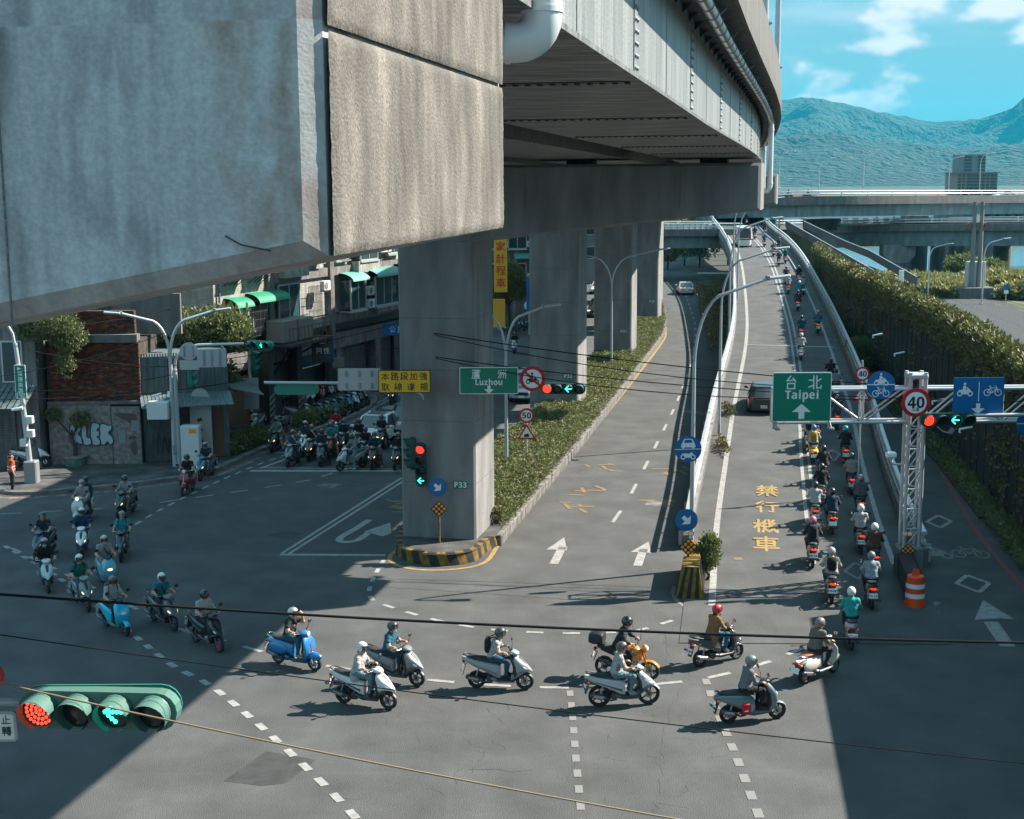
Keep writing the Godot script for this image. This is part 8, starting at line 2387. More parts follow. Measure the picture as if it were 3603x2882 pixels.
# ---------------------------------------------------------------- people
# bones: from, to, radius at each end, region; meshed as surface nets so that limbs join and taper
func smin(a:float,b:float,k:float) -> float:
	var h:=maxf(k-absf(a-b),0.0)/k
	return minf(a,b)-h*h*k*0.25
func net(bones:Array,cell:float,k:float,out:Dictionary) -> void:
	var lo:=Vector3.ONE*1e9
	var hi:=-lo
	for b in bones:
		var r:=maxf(b[2],b[3])+2.5*cell
		for p in [b[0],b[1]]:
			lo=lo.min(p-Vector3.ONE*r); hi=hi.max(p+Vector3.ONE*r)
	var nx:=int((hi.x-lo.x)/cell)+2
	var ny:=int((hi.y-lo.y)/cell)+2
	var nz:=int((hi.z-lo.z)/cell)+2
	var f:=PackedFloat32Array()
	f.resize(nx*ny*nz); f.fill(9.0)
	var best:=PackedFloat32Array()
	best.resize(f.size()); best.fill(9.0)
	var who:=PackedByteArray()
	who.resize(f.size())
	for b in bones:
		var a:Vector3=b[0]
		var d:Vector3=b[1]-a
		var ra:float=b[2]
		var rb:float=b[3]
		var m:=maxf(ra,rb)+k+2.0*cell
		var l:Vector3=(a.min(b[1])-Vector3.ONE*m-lo)/cell
		var h:Vector3=(a.max(b[1])+Vector3.ONE*m-lo)/cell
		var dd:=maxf(d.length_squared(),1e-8)
		var rg:int=b[4]
		for z in range(maxi(0,int(l.z)),mini(nz,int(h.z)+1)):
			for y in range(maxi(0,int(l.y)),mini(ny,int(h.y)+1)):
				var base:=(z*ny+y)*nx
				for x in range(maxi(0,int(l.x)),mini(nx,int(h.x)+1)):
					var p:=lo+U(x,y,z)*cell-a
					var t:=clampf(p.dot(d)/dd,0.0,1.0)
					var s:=(p-d*t).length()-(ra+(rb-ra)*t)
					var i:=base+x
					var o:=f[i]
					f[i]=s if o>8.0 else smin(o,s,k)
					if s<best[i]:
						best[i]=s; who[i]=rg
	var idx:={}
	var offs:=[0,1,nx,nx+1,nx*ny,nx*ny+1,nx*ny+nx,nx*ny+nx+1]
	var V:PackedVector3Array=out.v
	var N:PackedVector3Array=out.n
	var R:PackedByteArray=out.r
	for z in nz-1:
		for y in ny-1:
			var base:=(z*ny+y)*nx
			for x in nx-1:
				var i:=base+x
				var neg:=0
				for q in offs:
					if f[i+q]<0.0:neg += 1
				if neg==0 or neg==8:continue
				var c:=Vector3.ZERO
				var w:=0
				for e in [[0,1],[2,3],[4,5],[6,7],[0,2],[1,3],[4,6],[5,7],[0,4],[1,5],[2,6],[3,7]]:
					var fa:=f[i+offs[e[0]]]
					var fb:=f[i+offs[e[1]]]
					if (fa<0.0)==(fb<0.0):continue
					var t:=fa/(fa-fb)
					var pa:=U(e[0] & 1,(e[0] >> 1) & 1,e[0] >> 2)
					var pb:=U(e[1] & 1,(e[1] >> 1) & 1,e[1] >> 2)
					c += pa.lerp(pb,t); w += 1
				c /= w
				idx[i]=V.size()
				V.append(lo+(U(x,y,z)+c)*cell)
				var g:=U(f[i+offs[1]]+f[i+offs[3]]+f[i+offs[5]]+f[i+offs[7]]-f[i]-f[i+offs[2]]-f[i+offs[4]]-f[i+offs[6]],f[i+offs[2]]+f[i+offs[3]]+f[i+offs[6]]+f[i+offs[7]]-f[i]-f[i+offs[1]]-f[i+offs[4]]-f[i+offs[5]],f[i+offs[4]]+f[i+offs[5]]+f[i+offs[6]]+f[i+offs[7]]-f[i]-f[i+offs[1]]-f[i+offs[2]]-f[i+offs[3]])
				N.append(g.normalized())
				R.append(who[i])
	for i in idx:
		for e in [[1,nx,nx*ny],[nx,nx*ny,1],[nx*ny,1,nx]]:
			var u:int=e[1]
			var v:int=e[2]
			# edge from this corner along e[0]; its four cells
			var fa:=f[i]<0.0
			var fb:=f[i+e[0]]<0.0
			if fa==fb:continue
			if not (idx.has(i-u) and idx.has(i-v) and idx.has(i-u-v)):continue
			var q:=[idx[i],idx[i-u],idx[i-u-v],idx[i-v]]
			var rg:int=R[q[0]]
			if not out.t.has(rg):out.t[rg]=PackedInt32Array()
			var T:PackedInt32Array=out.t[rg]
			var nn:Vector3=(V[q[1]]-V[q[0]]).cross(V[q[2]]-V[q[0]])
			if nn.dot(N[q[0]]+N[q[2]])>0:T.append_array([q[0],q[2],q[1],q[0],q[3],q[2]])
			else:T.append_array([q[0],q[1],q[2],q[0],q[2],q[3]])
			out.t[rg]=T
	out.v=V; out.n=N; out.r=R
enum {SKIN,TORSO,SLEEVE,HAND,HIP,SHIN,SHOE,HAIR,EYE}
# pose: joints of a seated or standing figure; sides 0 left (z < 0), 1 right
func body_mesh(p:Dictionary) -> ArrayMesh:
	var B:=[]
	var pel:Vector3=p.pelvis
	var che:Vector3=p.chest
	var nek:Vector3=p.neck
	var hd:Vector3=p.head
	var fw:Vector3=p.get("face",U(1,0,0))
	var rt:Vector3=fw.cross(Vector3.UP).normalized()
	var zz:=U(0,0,1)
	for s in [-1.0,1.0]:
		B.append([pel+zz*0.075*s,pel.lerp(che,0.5)+zz*0.06*s,0.118,0.108,TORSO])
		B.append([pel.lerp(che,0.5)+zz*0.06*s,che+zz*0.085*s,0.108,0.112,TORSO])
		B.append([pel+zz*0.085*s+U(0,-0.03,0),pel+zz*0.085*s+U(0.05,-0.03,0),0.118,0.10,HIP])
	B.append([che,nek,0.09,0.062,TORSO])
	B.append([nek+U(0,-0.02,0),hd+U(0,-0.04,0),0.055,0.052,SKIN])
	for i in 2:
		var a:Array=p.arms[i]
		B.append([che+U(0,0.09,0),a[0],0.085,0.068,TORSO])
		B.append([a[0],a[0].lerp(a[1],0.62),0.064,0.052,TORSO])
		B.append([a[0].lerp(a[1],0.62),a[1],0.050,0.044,SLEEVE])
		B.append([a[1],a[2],0.044,0.031,SLEEVE])
		var l:Array=p.legs[i]
		B.append([l[0],l[1],0.098,0.066,HIP])
		B.append([l[1],l[1].lerp(l[2],0.4),0.066,0.060,SHIN])
		B.append([l[1].lerp(l[2],0.4),l[2],0.058,0.042,SHIN])
		B.append([l[2]+U(0,-0.02,0),l[2].lerp(l[3],0.3)+U(0,-0.035,0),0.046,0.044,SHOE])
		B.append([l[2].lerp(l[3],0.1)+U(0,-0.055,0),l[3],0.040,0.034,SHOE])
	var out:={"v":PackedVector3Array(),"n":PackedVector3Array(),"r":PackedByteArray(),"t":{}}
	net(B,0.024,0.06,out)
	# head
	var H:=[]
	H.append([hd+U(0,0.035,0)-fw*0.015,hd+U(0,0.03,0)-fw*0.03,0.090,0.088,SKIN])
	H.append([hd+fw*0.02+U(0,0.0,0),hd+fw*0.035+U(0,-0.075,0),0.075,0.048,SKIN])
	H.append([hd+fw*0.08+U(0,0.012,0),hd+fw*0.104+U(0,-0.022,0),0.010,0.014,SKIN])
	H.append([hd+fw*0.075+rt*-0.018+U(0,-0.058,0),hd+fw*0.075+rt*0.018+U(0,-0.058,0),0.013,0.013,SKIN])
	H.append([hd+U(0,0.06,0)-fw*0.03,hd-fw*0.05+U(0,-0.02,0),0.088,0.070,HAIR])
	for s in [-1.0,1.0]:
		H.append([hd+rt*s*0.085+U(0,0.01,0),hd+rt*s*0.088+U(0,-0.02,0),0.016,0.012,SKIN])
		H.append([hd+fw*0.083+rt*s*0.032+U(0,0.012,0),hd+fw*0.086+rt*s*0.033+U(0,0.012,0),0.011,0.010,EYE])
	if p.get("long_hair",false):H.append([hd-fw*0.07+U(0,-0.04,0),hd-fw*0.10+U(0,-0.2,0),0.06,0.04,HAIR])
	net(H,0.012,0.02,out)
	# hands: palm, four fingers with a bend, thumb from the side of the palm
	for i in 2:
		var a:Array=p.arms[i]
		var w:Vector3=a[2]
		var along: Vector3 = a[3]      # from the wrist towards the knuckles
		var curl: Vector3 = a[4]       # way the fingers close
		var across:=along.cross(curl).normalized()*(1.0 if i==0 else -1.0)
		var F:=[]
		var kn:=w+along*0.085
		F.append([w,kn+across*0.022,0.028,0.020,HAND]); F.append([w,kn-across*0.024,0.028,0.018,HAND])
		for j in 4:
			var c:=kn+across*(0.033-j*0.022)
			var len_:float=[0.036,0.042,0.040,0.030][j]
			var bend:float=p.get("grip",1.0)
			var k1:=c+(along*(1.0-0.5*bend)+curl*0.55*bend).normalized()*len_
			var k2:=k1+(along*(0.6-0.9*bend)+curl).normalized()*len_*0.8
			F.append([c,k1,0.0098,0.0092,HAND]); F.append([k1,k2,0.0090,0.0080,HAND])
		var th:=w+along*0.03+across*0.032
		F.append([th,th+across*0.022+along*0.022+curl*0.012,0.013,0.011,HAND])
		F.append([th+across*0.022+along*0.022+curl*0.012,th+across*0.012+along*0.046+curl*0.034,0.011,0.009,HAND])
		net(F,0.0075,0.008,out)
	var m:=ArrayMesh.new()
	for rg in 9:
		if not out.t.has(rg):out.t[rg]=PackedInt32Array()
		var map:={}
		var v:=PackedVector3Array()
		var n:=PackedVector3Array()
		var t:=PackedInt32Array()
		for q in out.t[rg]:
			if not map.has(q):
				map[q]=v.size(); v.append(out.v[q]); n.append(out.n[q])
			t.append(map[q])
		if v.is_empty():
			v=PackedVector3Array([pel,pel,pel]); n=PackedVector3Array([Vector3.UP,Vector3.UP,Vector3.UP]); t=PackedInt32Array([0,1,2])
		var arr:=[]
		arr.resize(Mesh.ARRAY_MAX)
		arr[Mesh.ARRAY_VERTEX]=v; arr[Mesh.ARRAY_NORMAL]=n; arr[Mesh.ARRAY_INDEX]=t
		m.add_surface_from_arrays(Mesh.PRIMITIVE_TRIANGLES,arr)
	return m
func pose(kind:String) -> Dictionary:
	var p:={"pelvis":U(-0.20,0.885,0),"chest":U(-0.13,1.17,0),"neck":U(-0.095,1.36,0),"head":U(-0.05,1.475,0)}
	var arms:=[]
	var legs:=[]
	for s in [-1.0,1.0]:
		arms.append([U(-0.115,1.285,0.165*s),U(-0.02,1.05,0.27*s),U(0.125,1.06,0.275*s),U(0.93,-0.20,0.02*s).normalized(),U(-0.15,-1,0).normalized()])
		legs.append([U(-0.17,0.865,0.10*s),U(0.225,0.80,0.13*s),U(0.16,0.405,0.11*s),U(0.335,0.345,0.125*s)])
	match kind:
		"ride_a":pass
		"ride_b":
			p.chest=U(-0.10,1.16,0); p.neck=U(-0.04,1.345,0); p.head=U(0.015,1.455,0.0)
			for i in 2:arms[i][0]=U(-0.06,1.275,[-0.165,0.165][i])
			legs[0][1]=U(0.22,0.79,-0.19); legs[1][1]=U(0.22,0.79,0.19)
		"visor":
			arms[0]=[U(-0.115,1.285,-0.165),U(0.07,1.20,-0.27),U(0.13,1.42,-0.17),U(-0.1,0.95,0.25).normalized(),U(-0.9,0.0,0.4).normalized()]
			p.face=U(0.97,0,-0.25).normalized()
		"wait":
			legs[0]=[U(-0.17,0.86,-0.10),U(0.16,0.62,-0.30),U(0.08,0.19,-0.36),U(0.26,0.035,-0.38)]
			legs[0][2].y=0.14
		"wait_phone":
			legs[0]=[U(-0.17,0.86,-0.10),U(0.16,0.62,-0.30),U(0.08,0.14,-0.36),U(0.26,0.035,-0.38)]
			arms[0]=[U(-0.115,1.285,-0.165),U(0.02,1.06,-0.24),U(0.10,1.30,-0.10),U(-0.2,0.9,0.4).normalized(),U(-0.9,0.0,0.4).normalized()]
		"passenger":
			for k in ["pelvis","chest","neck","head"]:p[k]=p[k]+U(-0.38,0.05,0)
			for i in 2:
				var s:float=[-1.0,1.0][i]
				arms[i]=[U(-0.49,1.335,0.165*s),U(-0.42,1.08,0.24*s),U(-0.24,1.02,0.20*s),U(0.9,-0.1,-0.4*s).normalized(),U(0.2,-0.4,-0.9*s).normalized()]
				legs[i]=[U(-0.53,0.90,0.11*s),U(-0.17,0.80,0.21*s),U(-0.28,0.40,0.21*s),U(-0.10,0.33,0.22*s)]
		"motor":
			for k in ["pelvis","chest","neck","head"]:p[k]=p[k]+U(-0.06,0.01,0)
			p.chest.x=-0.12; p.neck.x=-0.07; p.head.x=-0.01
			for i in 2:
				var s:float=[-1.0,1.0][i]
				arms[i]=[U(-0.10,1.29,0.165*s),U(0.02,1.07,0.30*s),U(0.145,1.03,0.28*s),U(0.93,-0.2,0).normalized(),U(-0.15,-1,0).normalized()]
				legs[i]=[U(-0.22,0.87,0.10*s),U(0.16,0.74,0.19*s),U(-0.10,0.37,0.17*s),U(0.09,0.32,0.18*s)]
		"stand":
			p={"pelvis":U(0,0.92,0),"chest":U(0.0,1.22,0),"neck":U(0.01,1.43,0),"head":U(0.03,1.55,0),"grip":0.45}
			arms=[]; legs=[]
			for s in [-1.0,1.0]:
				arms.append([U(0,1.36,0.18*s),U(-0.03,1.09,0.25*s),U(0.06,0.86,0.25*s),U(0.2,-0.95,0.0).normalized(),U(0.5,-0.2,-0.6*s).normalized()])
				legs.append([U(0,0.88,0.09*s),U(0.02,0.49,0.10*s),U(-0.01,0.11,0.105*s),U(0.17,0.035,0.13*s)])
		"walk":
			p={"pelvis":U(0,0.92,0),"chest":U(0.03,1.22,0),"neck":U(0.05,1.43,0),"head":U(0.08,1.55,0),"grip":0.45}
			arms=[]; legs=[]
			for s in [-1.0,1.0]:
				arms.append([U(0.03,1.36,0.18*s),U(0.03-0.12*s,1.10,0.24*s),U(0.12-0.15*s,0.88,0.24*s),U(0.3,-0.95,0.0).normalized(),U(0.5,-0.2,-0.6*s).normalized()])
				legs.append([U(0,0.88,0.09*s),U(0.08+0.10*s,0.49,0.10*s),U(-0.04+0.2*s,0.12,0.1*s),U(0.13+0.2*s,0.035,0.12*s)])
	p.arms=arms; p.legs=legs
	return p
# helmet shell: sphere grid with the face opening left out
func helmet_mb(full:bool) -> Array:
	var sh:=B()
	var vi:=B()
	var nu:=26
	var nv:=16
	var pt:=func(u:float,v:float,k:float) -> Vector3:
		var q:=U(cos(v)*cos(u),sin(v),cos(v)*sin(u))
		return U(q.x*0.150,q.y*0.140+0.045,q.z*0.124)*k
	for j in nv:
		for i in nu:
			var u0:=TAU*i/nu
			var u1:=TAU*(i+1)/nu
			var v0:=lerpf(-0.95,PI/2,float(j)/nv)
			var v1:=lerpf(-0.95,PI/2,float(j+1)/nv)
			var um:=wrapf((u0+u1)*0.5,-PI,PI)
			var vm:=(v0+v1)*0.5
			var open:=absf(um)<1.12 and vm<0.30 and (not full or vm > -0.48)
			if not full and absf(um)<1.5 and vm < -0.55:open=true
			var k:=1.0
			if not open:sh.quad(pt.call(u0,v0,k),pt.call(u0,v1,k),pt.call(u1,v1,k),pt.call(u1,v0,k))
			if absf(um)<1.2 and vm<0.42 and vm > -0.60:vi.quad(pt.call(u0,v0,1.035),pt.call(u0,v1,1.035),pt.call(u1,v1,1.035),pt.call(u1,v0,1.035))
	# rim band and vents so that the shell reads as a helmet
	return [sh,vi]
func backpack_mb() -> MB:
	var mb:=B()
	mb.add(hull([[-0.02,-0.20,0.20,0.13],[-0.07,-0.23,0.23,0.155],[-0.13,-0.22,0.20,0.145],[-0.17,-0.16,0.12,0.11]],0.6))
	for s in [-1.0,1.0]:
		mb.tube([U(-0.02,0.19,0.09*s),U(0.10,0.24,0.12*s),U(0.22,0.14,0.13*s),U(0.20,-0.06,0.14*s),U(0.02,-0.17,0.14*s)],0.018,6)
	return mb
var clothes:={}
func cloth(c) -> Material:
	if c is Material:return c
	if not clothes.has(c):
		var m:=rough_mat(Color(c[0],c[1],c[2]),M.grain,Vector3.ONE*1.5,null,Vector3.ONE,null,0.9)
		m.uv1_world_triplanar=false
		m.rim_enabled=true; m.rim=0.2
		m.normal_enabled=true; m.normal_texture=M.crease; m.normal_scale=1.0
		clothes[c]=m
	return clothes[c]
# w: shirt, trousers, shoes, helmet colours; flags: short (bare forearms), bare (bare shins), full (full-face helmet), mask, pack, hair, skin
func person(label:String,pose_name:String,xf:Transform3D,w:Dictionary,group := "riders") -> Node3D:
	var key := "body_" + pose_name+("_h" if w.get("hair",false) else "")
	if not lib.has(key):
		var p:=pose(pose_name)
		p.long_hair=w.get("hair",false)
		lib[key]=body_mesh(p)
		lib["pose_" + pose_name]=p
	var p:Dictionary=lib["pose_" + pose_name]
	var o:=Node3D.new()
	o.name=numbered("person"); add_child(o)
	o.transform=xf
	tag(o,label,"person",group)
	var b:=put("body",lib[key],null,o)
	var sk:Material=M.skin2 if w.get("dark",false) else M.skin
	var top:=cloth(w.top)
	var leg:=cloth(w.leg)
	var list:=[sk,top,sk if w.get("short",false) else top,cloth(w.glove) if w.has("glove") else sk,leg,sk if w.get("bare",false) else leg,cloth(w.get("shoe",[0.05,0.05,0.055])),M.hair,M.eye]
	for i in list.size():b.set_surface_override_material(i,list[i])
	var fw:Vector3=p.get("face",U(1,0,0))
	var hb:=Basis(fw,Vector3.UP,fw.cross(Vector3.UP))
	if w.has("helmet"):
		var full:bool=w.get("full",false)
		var hk := "helmet_f" if full else "helmet_o"
		if not lib.has(hk):
			var hm:=helmet_mb(full)
			lib[hk]=hm[0].mesh(M.black_plastic); lib[hk + "v"]=hm[1].mesh(M.visor)
		var h:=put("helmet",lib[hk],w.helmet if w.helmet is Material else paint_of(w.helmet),o)
		h.transform=Transform3D(hb,p.head)
		if not w.get("no_visor",false):put("visor",lib[hk + "v"],M.visor,h)
	if w.get("cap",false):
		var cp:=put("cap",B().ball(p.head+U(-0.02,0.085,0),U(0.105,0.06,0.10),12).ball(p.head+U(0.10,0.06,0),U(0.07,0.012,0.075),10),cloth([0.02,0.05,0.09]),o)
	if w.has("mask"):
		if not lib.has("mask"):lib.mask=B().ball(Vector3.ZERO,U(0.055,0.05,0.062),12).mesh(M.mask_white)
		put("face_mask",lib.mask,w.mask,o).transform=Transform3D(hb,p.head+fw*0.062+U(0,-0.045,0))
	if w.has("pack"):
		if not lib.has("pack"):lib.pack=backpack_mb().mesh(M.black_plastic)
		put("backpack",lib.pack,cloth(w.pack),o).position=p.chest+U(-0.115,0.02,0)
	if w.has("strap"):
		put("bag_strap",B().tube([p.chest+U(0.04,0.17,0.10),p.chest+U(0.135,0.02,0.0),p.chest+U(0.08,-0.22,-0.14),p.chest+U(-0.1,-0.24,-0.16)],0.014,6),cloth(w.strap),o)
		put("bag",B().cbox(p.chest+U(-0.06,-0.30,-0.20),U(0.26,0.2,0.09),0.03),cloth(w.strap),o)
	if w.has("stripes"):
		var sb:=B()
		for k in 5:
			var c:Vector3=p.pelvis.lerp(p.chest,0.15+0.22*k)
			sb.loft([oval(c,U(0.122,0.02,0),U(0,0,0.198),20),oval(c+U(0,0.022,0),U(0.122,0.02,0),U(0,0,0.198),20)],false,false)
		put("shirt_stripe",sb,cloth(w.stripes),o)
	if w.has("vest"):
		put("safety_vest",hull_y([[0.90,0.0,0.155,0.215],[1.10,0.0,0.15,0.20],[1.30,0.0,0.155,0.22],[1.42,0.0,0.10,0.19]]),cloth(w.vest),o)
		var vb:=B()
		for y in [1.0,1.12]:vb.loft([oval(U(0,y,0),U(0.160,0,0),U(0,0,0.214),20),oval(U(0,y+0.045,0),U(0.160,0,0),U(0,0,0.212),20)],false,false)
		put("reflective_band",vb,M.reflect_white,o)
	if w.has("skirt_coat"):
		put("coat_tail",hull_y([[0.66,-0.22,0.13,0.20],[0.80,-0.22,0.16,0.215],[1.0,-0.175,0.135,0.19]]),cloth(w.skirt_coat),o)
	return o
func hull_y(st:Array) -> MB:
	var rings:=[]
	for s in st:rings.append(oval(U(s[1],s[0],0),U(s[2],0,0),U(0,0,s[3]),20,0.85))
	return B().loft(rings,true,true)
# ---------------------------------------------------------------- traffic
const WHITE:=[0.62,0.62,0.60]
const BLACK:=[0.018,0.018,0.02]
const DARK:=[0.05,0.055,0.06]
const GREY:=[0.16,0.17,0.175]
const SILVER:=[0.36,0.38,0.39]
const DENIM:=[0.07,0.14,0.22]
const PALE_DENIM:=[0.22,0.36,0.43]
const NAVY:=[0.02,0.04,0.075]
const TEAL:=[0.02,0.17,0.20]
const SHIRT:=[0.62,0.62,0.60]
const KHAKI:=[0.26,0.22,0.17]
func seat_frame(pos:Vector3,fwd:Vector3) -> Transform3D:
	var x:=fwd.normalized()
	var z:=x.cross(Vector3.UP).normalized()
	return Transform3D(Basis(x,z.cross(x),z),pos)
func ride(kind:String,front:Vector3,rear:Vector3,c1:Array,c2:Array,slabel:String,opt:Dictionary,pose_name:String,plabel:String,w:Dictionary,group := "scooters turning through the junction") -> Transform3D:
	var f:=(front-rear)
	f.y=0
	var l:=f.length()
	f=f.normalized()
	var pos:=(front+rear)*0.5 if l>1.0 and l<1.7 else front-f*0.64
	place_scooter(kind,pos,f,c1,c2,slabel,group,opt)
	var xf:=seat_frame(pos,f)
	if plabel:person(plabel,pose_name,xf,w,"riders " + group.trim_prefix("scooters "))
	return xf
func climb(kind:String,rear:Vector3,c1:Array,c2:Array,slabel:String,opt:Dictionary,pose_name:String,plabel:String,w:Dictionary) -> void:
	var mid:=[]
	for i in RAMP_L.size():mid.append(RAMP_L[i].lerp(RAMP_R[i],0.6))
	var f:=U(0.16,0,-1)
	for i in mid.size()-1:
		if rear.z<=mid[i].z and rear.z>mid[i+1].z:f=mid[i+1]-mid[i]
	f.y=0
	f=f.normalized()
	var a:=U(rear.x,ramp_h(rear.z)+0.022,rear.z)
	var b:=a+f*1.24
	b.y=ramp_h(b.z)+0.022
	var d:=(b-a).normalized()
	var pos:=a+d*0.6
	opt=opt.merged({"tail":true}) if not opt.has("tail") else opt
	place_scooter(kind,pos,d,c1,c2,slabel,"scooters climbing the ramp",opt)
	if plabel:person(plabel,pose_name,seat_frame(pos,d),w,"riders climbing the ramp")
func build_traffic() -> void:
	M.paint0=paint(0.5,0.5,0.5); M.paint1=paint(0.1,0.1,0.1)
	# --- the sunlit arc across the junction
	ride("smooth",V(6.38,-31.61),V(5.06,-31.32),[0.13,0.19,0.20],[0.22,0.28,0.29],"matte grey-green electric scooter with a red battery cover, nearest the camera",{"plate":"EWA-3071"},"ride_a","rider in grey shirt, black trousers and grey-green helmet, nearest the camera",{"top":[0.26,0.27,0.30],"leg":[0.02,0.02,0.022],"helmet":[0.14,0.19,0.17],"full":true})
	ride("sport",V(6.08,-35.85),V(4.92,-35.17),[0.06,0.065,0.07],BLACK,"dark grey scooter ridden by the woman in a red helmet",{"plate":"MPX-6219"},"ride_a","woman in a tan cardigan, blue trousers and red helmet",{"top":[0.42,0.20,0.07],"leg":[0.02,0.20,0.32],"helmet":[0.50,0.015,0.02],"hair":true,"shoe":[0.5,0.45,0.4],"skirt_coat":[0.42,0.20,0.07]})
	ride("retro",V(8.42,-34.73),V(7.49,-33.94),[0.62,0.57,0.52],[0.3,0.3,0.3],"cream white retro scooter with brown seat entering the shade edge",{"seat":M.seat_brown,"plate":"822-TDL"},"ride_b","rider in a khaki hooded jacket and mauve helmet on the cream scooter",{"top":KHAKI,"leg":[0.04,0.04,0.045],"helmet":[0.22,0.16,0.15],"full":true,"shoe":[0.1,0.1,0.1]})
	ride("tall",V(3.39,-32.59),V(2.04,-32.42),[0.42,0.46,0.48],DARK,"silver blue large-wheeled scooter beside the orange motorcycle",{"plate":"NHC-1183"},"ride_a","rider in a striped white shirt and pale jeans on the silver blue scooter",{"top":SHIRT,"leg":PALE_DENIM,"helmet":[0.09,0.075,0.07],"short":true,"stripes":[0.05,0.06,0.08],"shoe":[0.5,0.5,0.5]})
	ride("motor",V(3.64,-34.24),V(2.3,-34.67),[0.78,0.22,0.015],BLACK,"small orange motorcycle with a black top box",{"plate":"LGA-8820"},"motor","rider in black vest and black full-face helmet on the orange motorcycle",{"top":[0.03,0.035,0.04],"leg":[0.02,0.02,0.022],"helmet":BLACK,"full":true})
	ride("sport",V(0.31,-33.64),V(-1.01,-33.78),[0.30,0.33,0.34],GREY,"silver grey scooter in the middle of the junction",{"plate":"MJC-0926"},"ride_b","rider with white shirt, dark backpack, blue trousers and black helmet",{"top":SHIRT,"leg":[0.03,0.12,0.22],"helmet":DARK,"short":true,"pack":[0.025,0.025,0.028],"shoe":[0.03,0.03,0.03]})
	ride("sport",V(-2.5,-33.92),V(-3.65,-34.46),[0.19,0.215,0.22],DARK,"charcoal scooter behind the white one",{},"ride_a","rider in a teal blue T-shirt and black helmet on the charcoal scooter",{"top":[0.015,0.16,0.24],"leg":[0.015,0.05,0.075],"helmet":DARK,"short":true,"mask":M.mask_white,"shoe":[0.06,0.03,0.025]})
	ride("sport",V(-3.15,-32.37),V(-4.22,-32.78),WHITE,BLACK,"white scooter with black trim in the sunlit junction",{"plate":"NCX-3518"},"ride_a","woman in white blouse, pale jeans and white helmet",{"top":[0.68,0.66,0.62],"leg":PALE_DENIM,"helmet":[0.66,0.66,0.62],"hair":true,"shoe":[0.03,0.03,0.03],"skirt_coat":[0.68,0.66,0.62]})
	ride("retro",V(-5.39,-35.16),V(-6.31,-35.7),[0.015,0.17,0.42],[0.25,0.05,0.02],"glossy blue retro scooter just out of the shade",{},"visor","rider in a black printed T-shirt raising a hand to a cream helmet",{"top":[0.03,0.032,0.036],"leg":[0.02,0.15,0.22],"helmet":[0.60,0.58,0.50],"short":true,"shoe":[0.45,0.42,0.38]})
	# --- the shaded group on the left
	ride("sport",V(-8.23,-36.69),V(-8.96,-37.48),BLACK,BLACK,"black scooter with red front rim leaving the shade",{"rim":M.rim_red},"ride_a","rider in a white long-sleeved shirt and black full-face helmet",{"top":SHIRT,"leg":[0.03,0.03,0.033],"helmet":BLACK,"full":true,"shoe":[0.5,0.5,0.5]})
	ride("sport",V(-9.96,-38.58),V(-10.61,-39.34),[0.12,0.12,0.125],BLACK,"grey and black scooter with amber lamps behind the black one",{"head":true},"ride_b","rider in a teal shirt with shoulder bag and white helmet",{"top":[0.02,0.30,0.36],"leg":NAVY,"helmet":WHITE,"full":true,"short":true,"strap":[0.03,0.03,0.03],"mask":M.mask_black})
	ride("smooth",V(-11.15,-38.05),V(-11.78,-38.77),[0.01,0.42,0.62],[0.01,0.42,0.62],"bright cyan square-bodied moped",{},"ride_a","rider in a white top with backpack straps on the cyan moped",{"top":SHIRT,"leg":NAVY,"helmet":[0.12,0.09,0.08],"short":true,"pack":[0.2,0.17,0.14]})
	ride("sport",V(-12.94,-40.39),V(-13.63,-41.47),[0.14,0.17,0.18],GREY,"blue-grey scooter with lit lamp left of the cyan moped",{"head":true},"ride_a","rider in a green T-shirt with backpack and white helmet",{"top":[0.015,0.22,0.19],"leg":DENIM,"helmet":WHITE,"short":true,"pack":[0.04,0.04,0.04]})
	ride("smooth",V(-12.89,-42.68),V(-13.5,-43.76),[0.14,0.38,0.45],[0.14,0.38,0.45],"pale blue rounded electric scooter with oval lit lamp",{"head":true},"ride_a","rider in a pale checked shirt with black bag and mask",{"top":[0.46,0.45,0.45],"leg":[0.4,0.38,0.36],"helmet":[0.5,0.42,0.38],"short":true,"strap":[0.02,0.02,0.02],"mask":M.mask_white})
	ride("sport",V(-14.77,-42.3),V(-15.3,-43.58),[0.45,0.46,0.46],BLACK,"white and black scooter at the far left of the group",{},"ride_a","woman in a black sweater and mask on the white and black scooter",{"top":[0.015,0.015,0.017],"leg":[0.02,0.02,0.02],"helmet":[0.3,0.28,0.26],"mask":M.mask_white,"hair":true})
	ride("sport",V(-16.38,-46.1),V(-16.3,-47.18),[0.04,0.07,0.08],BLACK,"dark teal scooter leading at the left edge of the group",{},"ride_b","man in a dark shirt and dark helmet at the left edge of the group",{"top":NAVY,"leg":NAVY,"helmet":DARK,"short":true,"no_visor":true})
	ride("sport",V(-15.02,-46.55),V(-15.26,-47.73),[0.60,0.62,0.63],[0.02,0.06,0.25],"white scooter with blue trim and lit twin lamp",{"head":true},"ride_a","woman in a blue open jacket and white helmet with pale gloves",{"top":[0.02,0.07,0.16],"leg":NAVY,"helmet":WHITE,"glove":[0.5,0.55,0.58]})
	ride("tall",V(-13.48,-45.97),V(-13.66,-47.18),BLACK,[0.03,0.14,0.15],"black scooter ridden by the person in a cyan tank top",{},"ride_a","rider in a cyan tank top with black backpack straps",{"top":[0.02,0.42,0.50],"leg":NAVY,"helmet":[0.2,0.17,0.15],"short":true,"bare":true,"pack":[0.02,0.02,0.02],"no_visor":true})
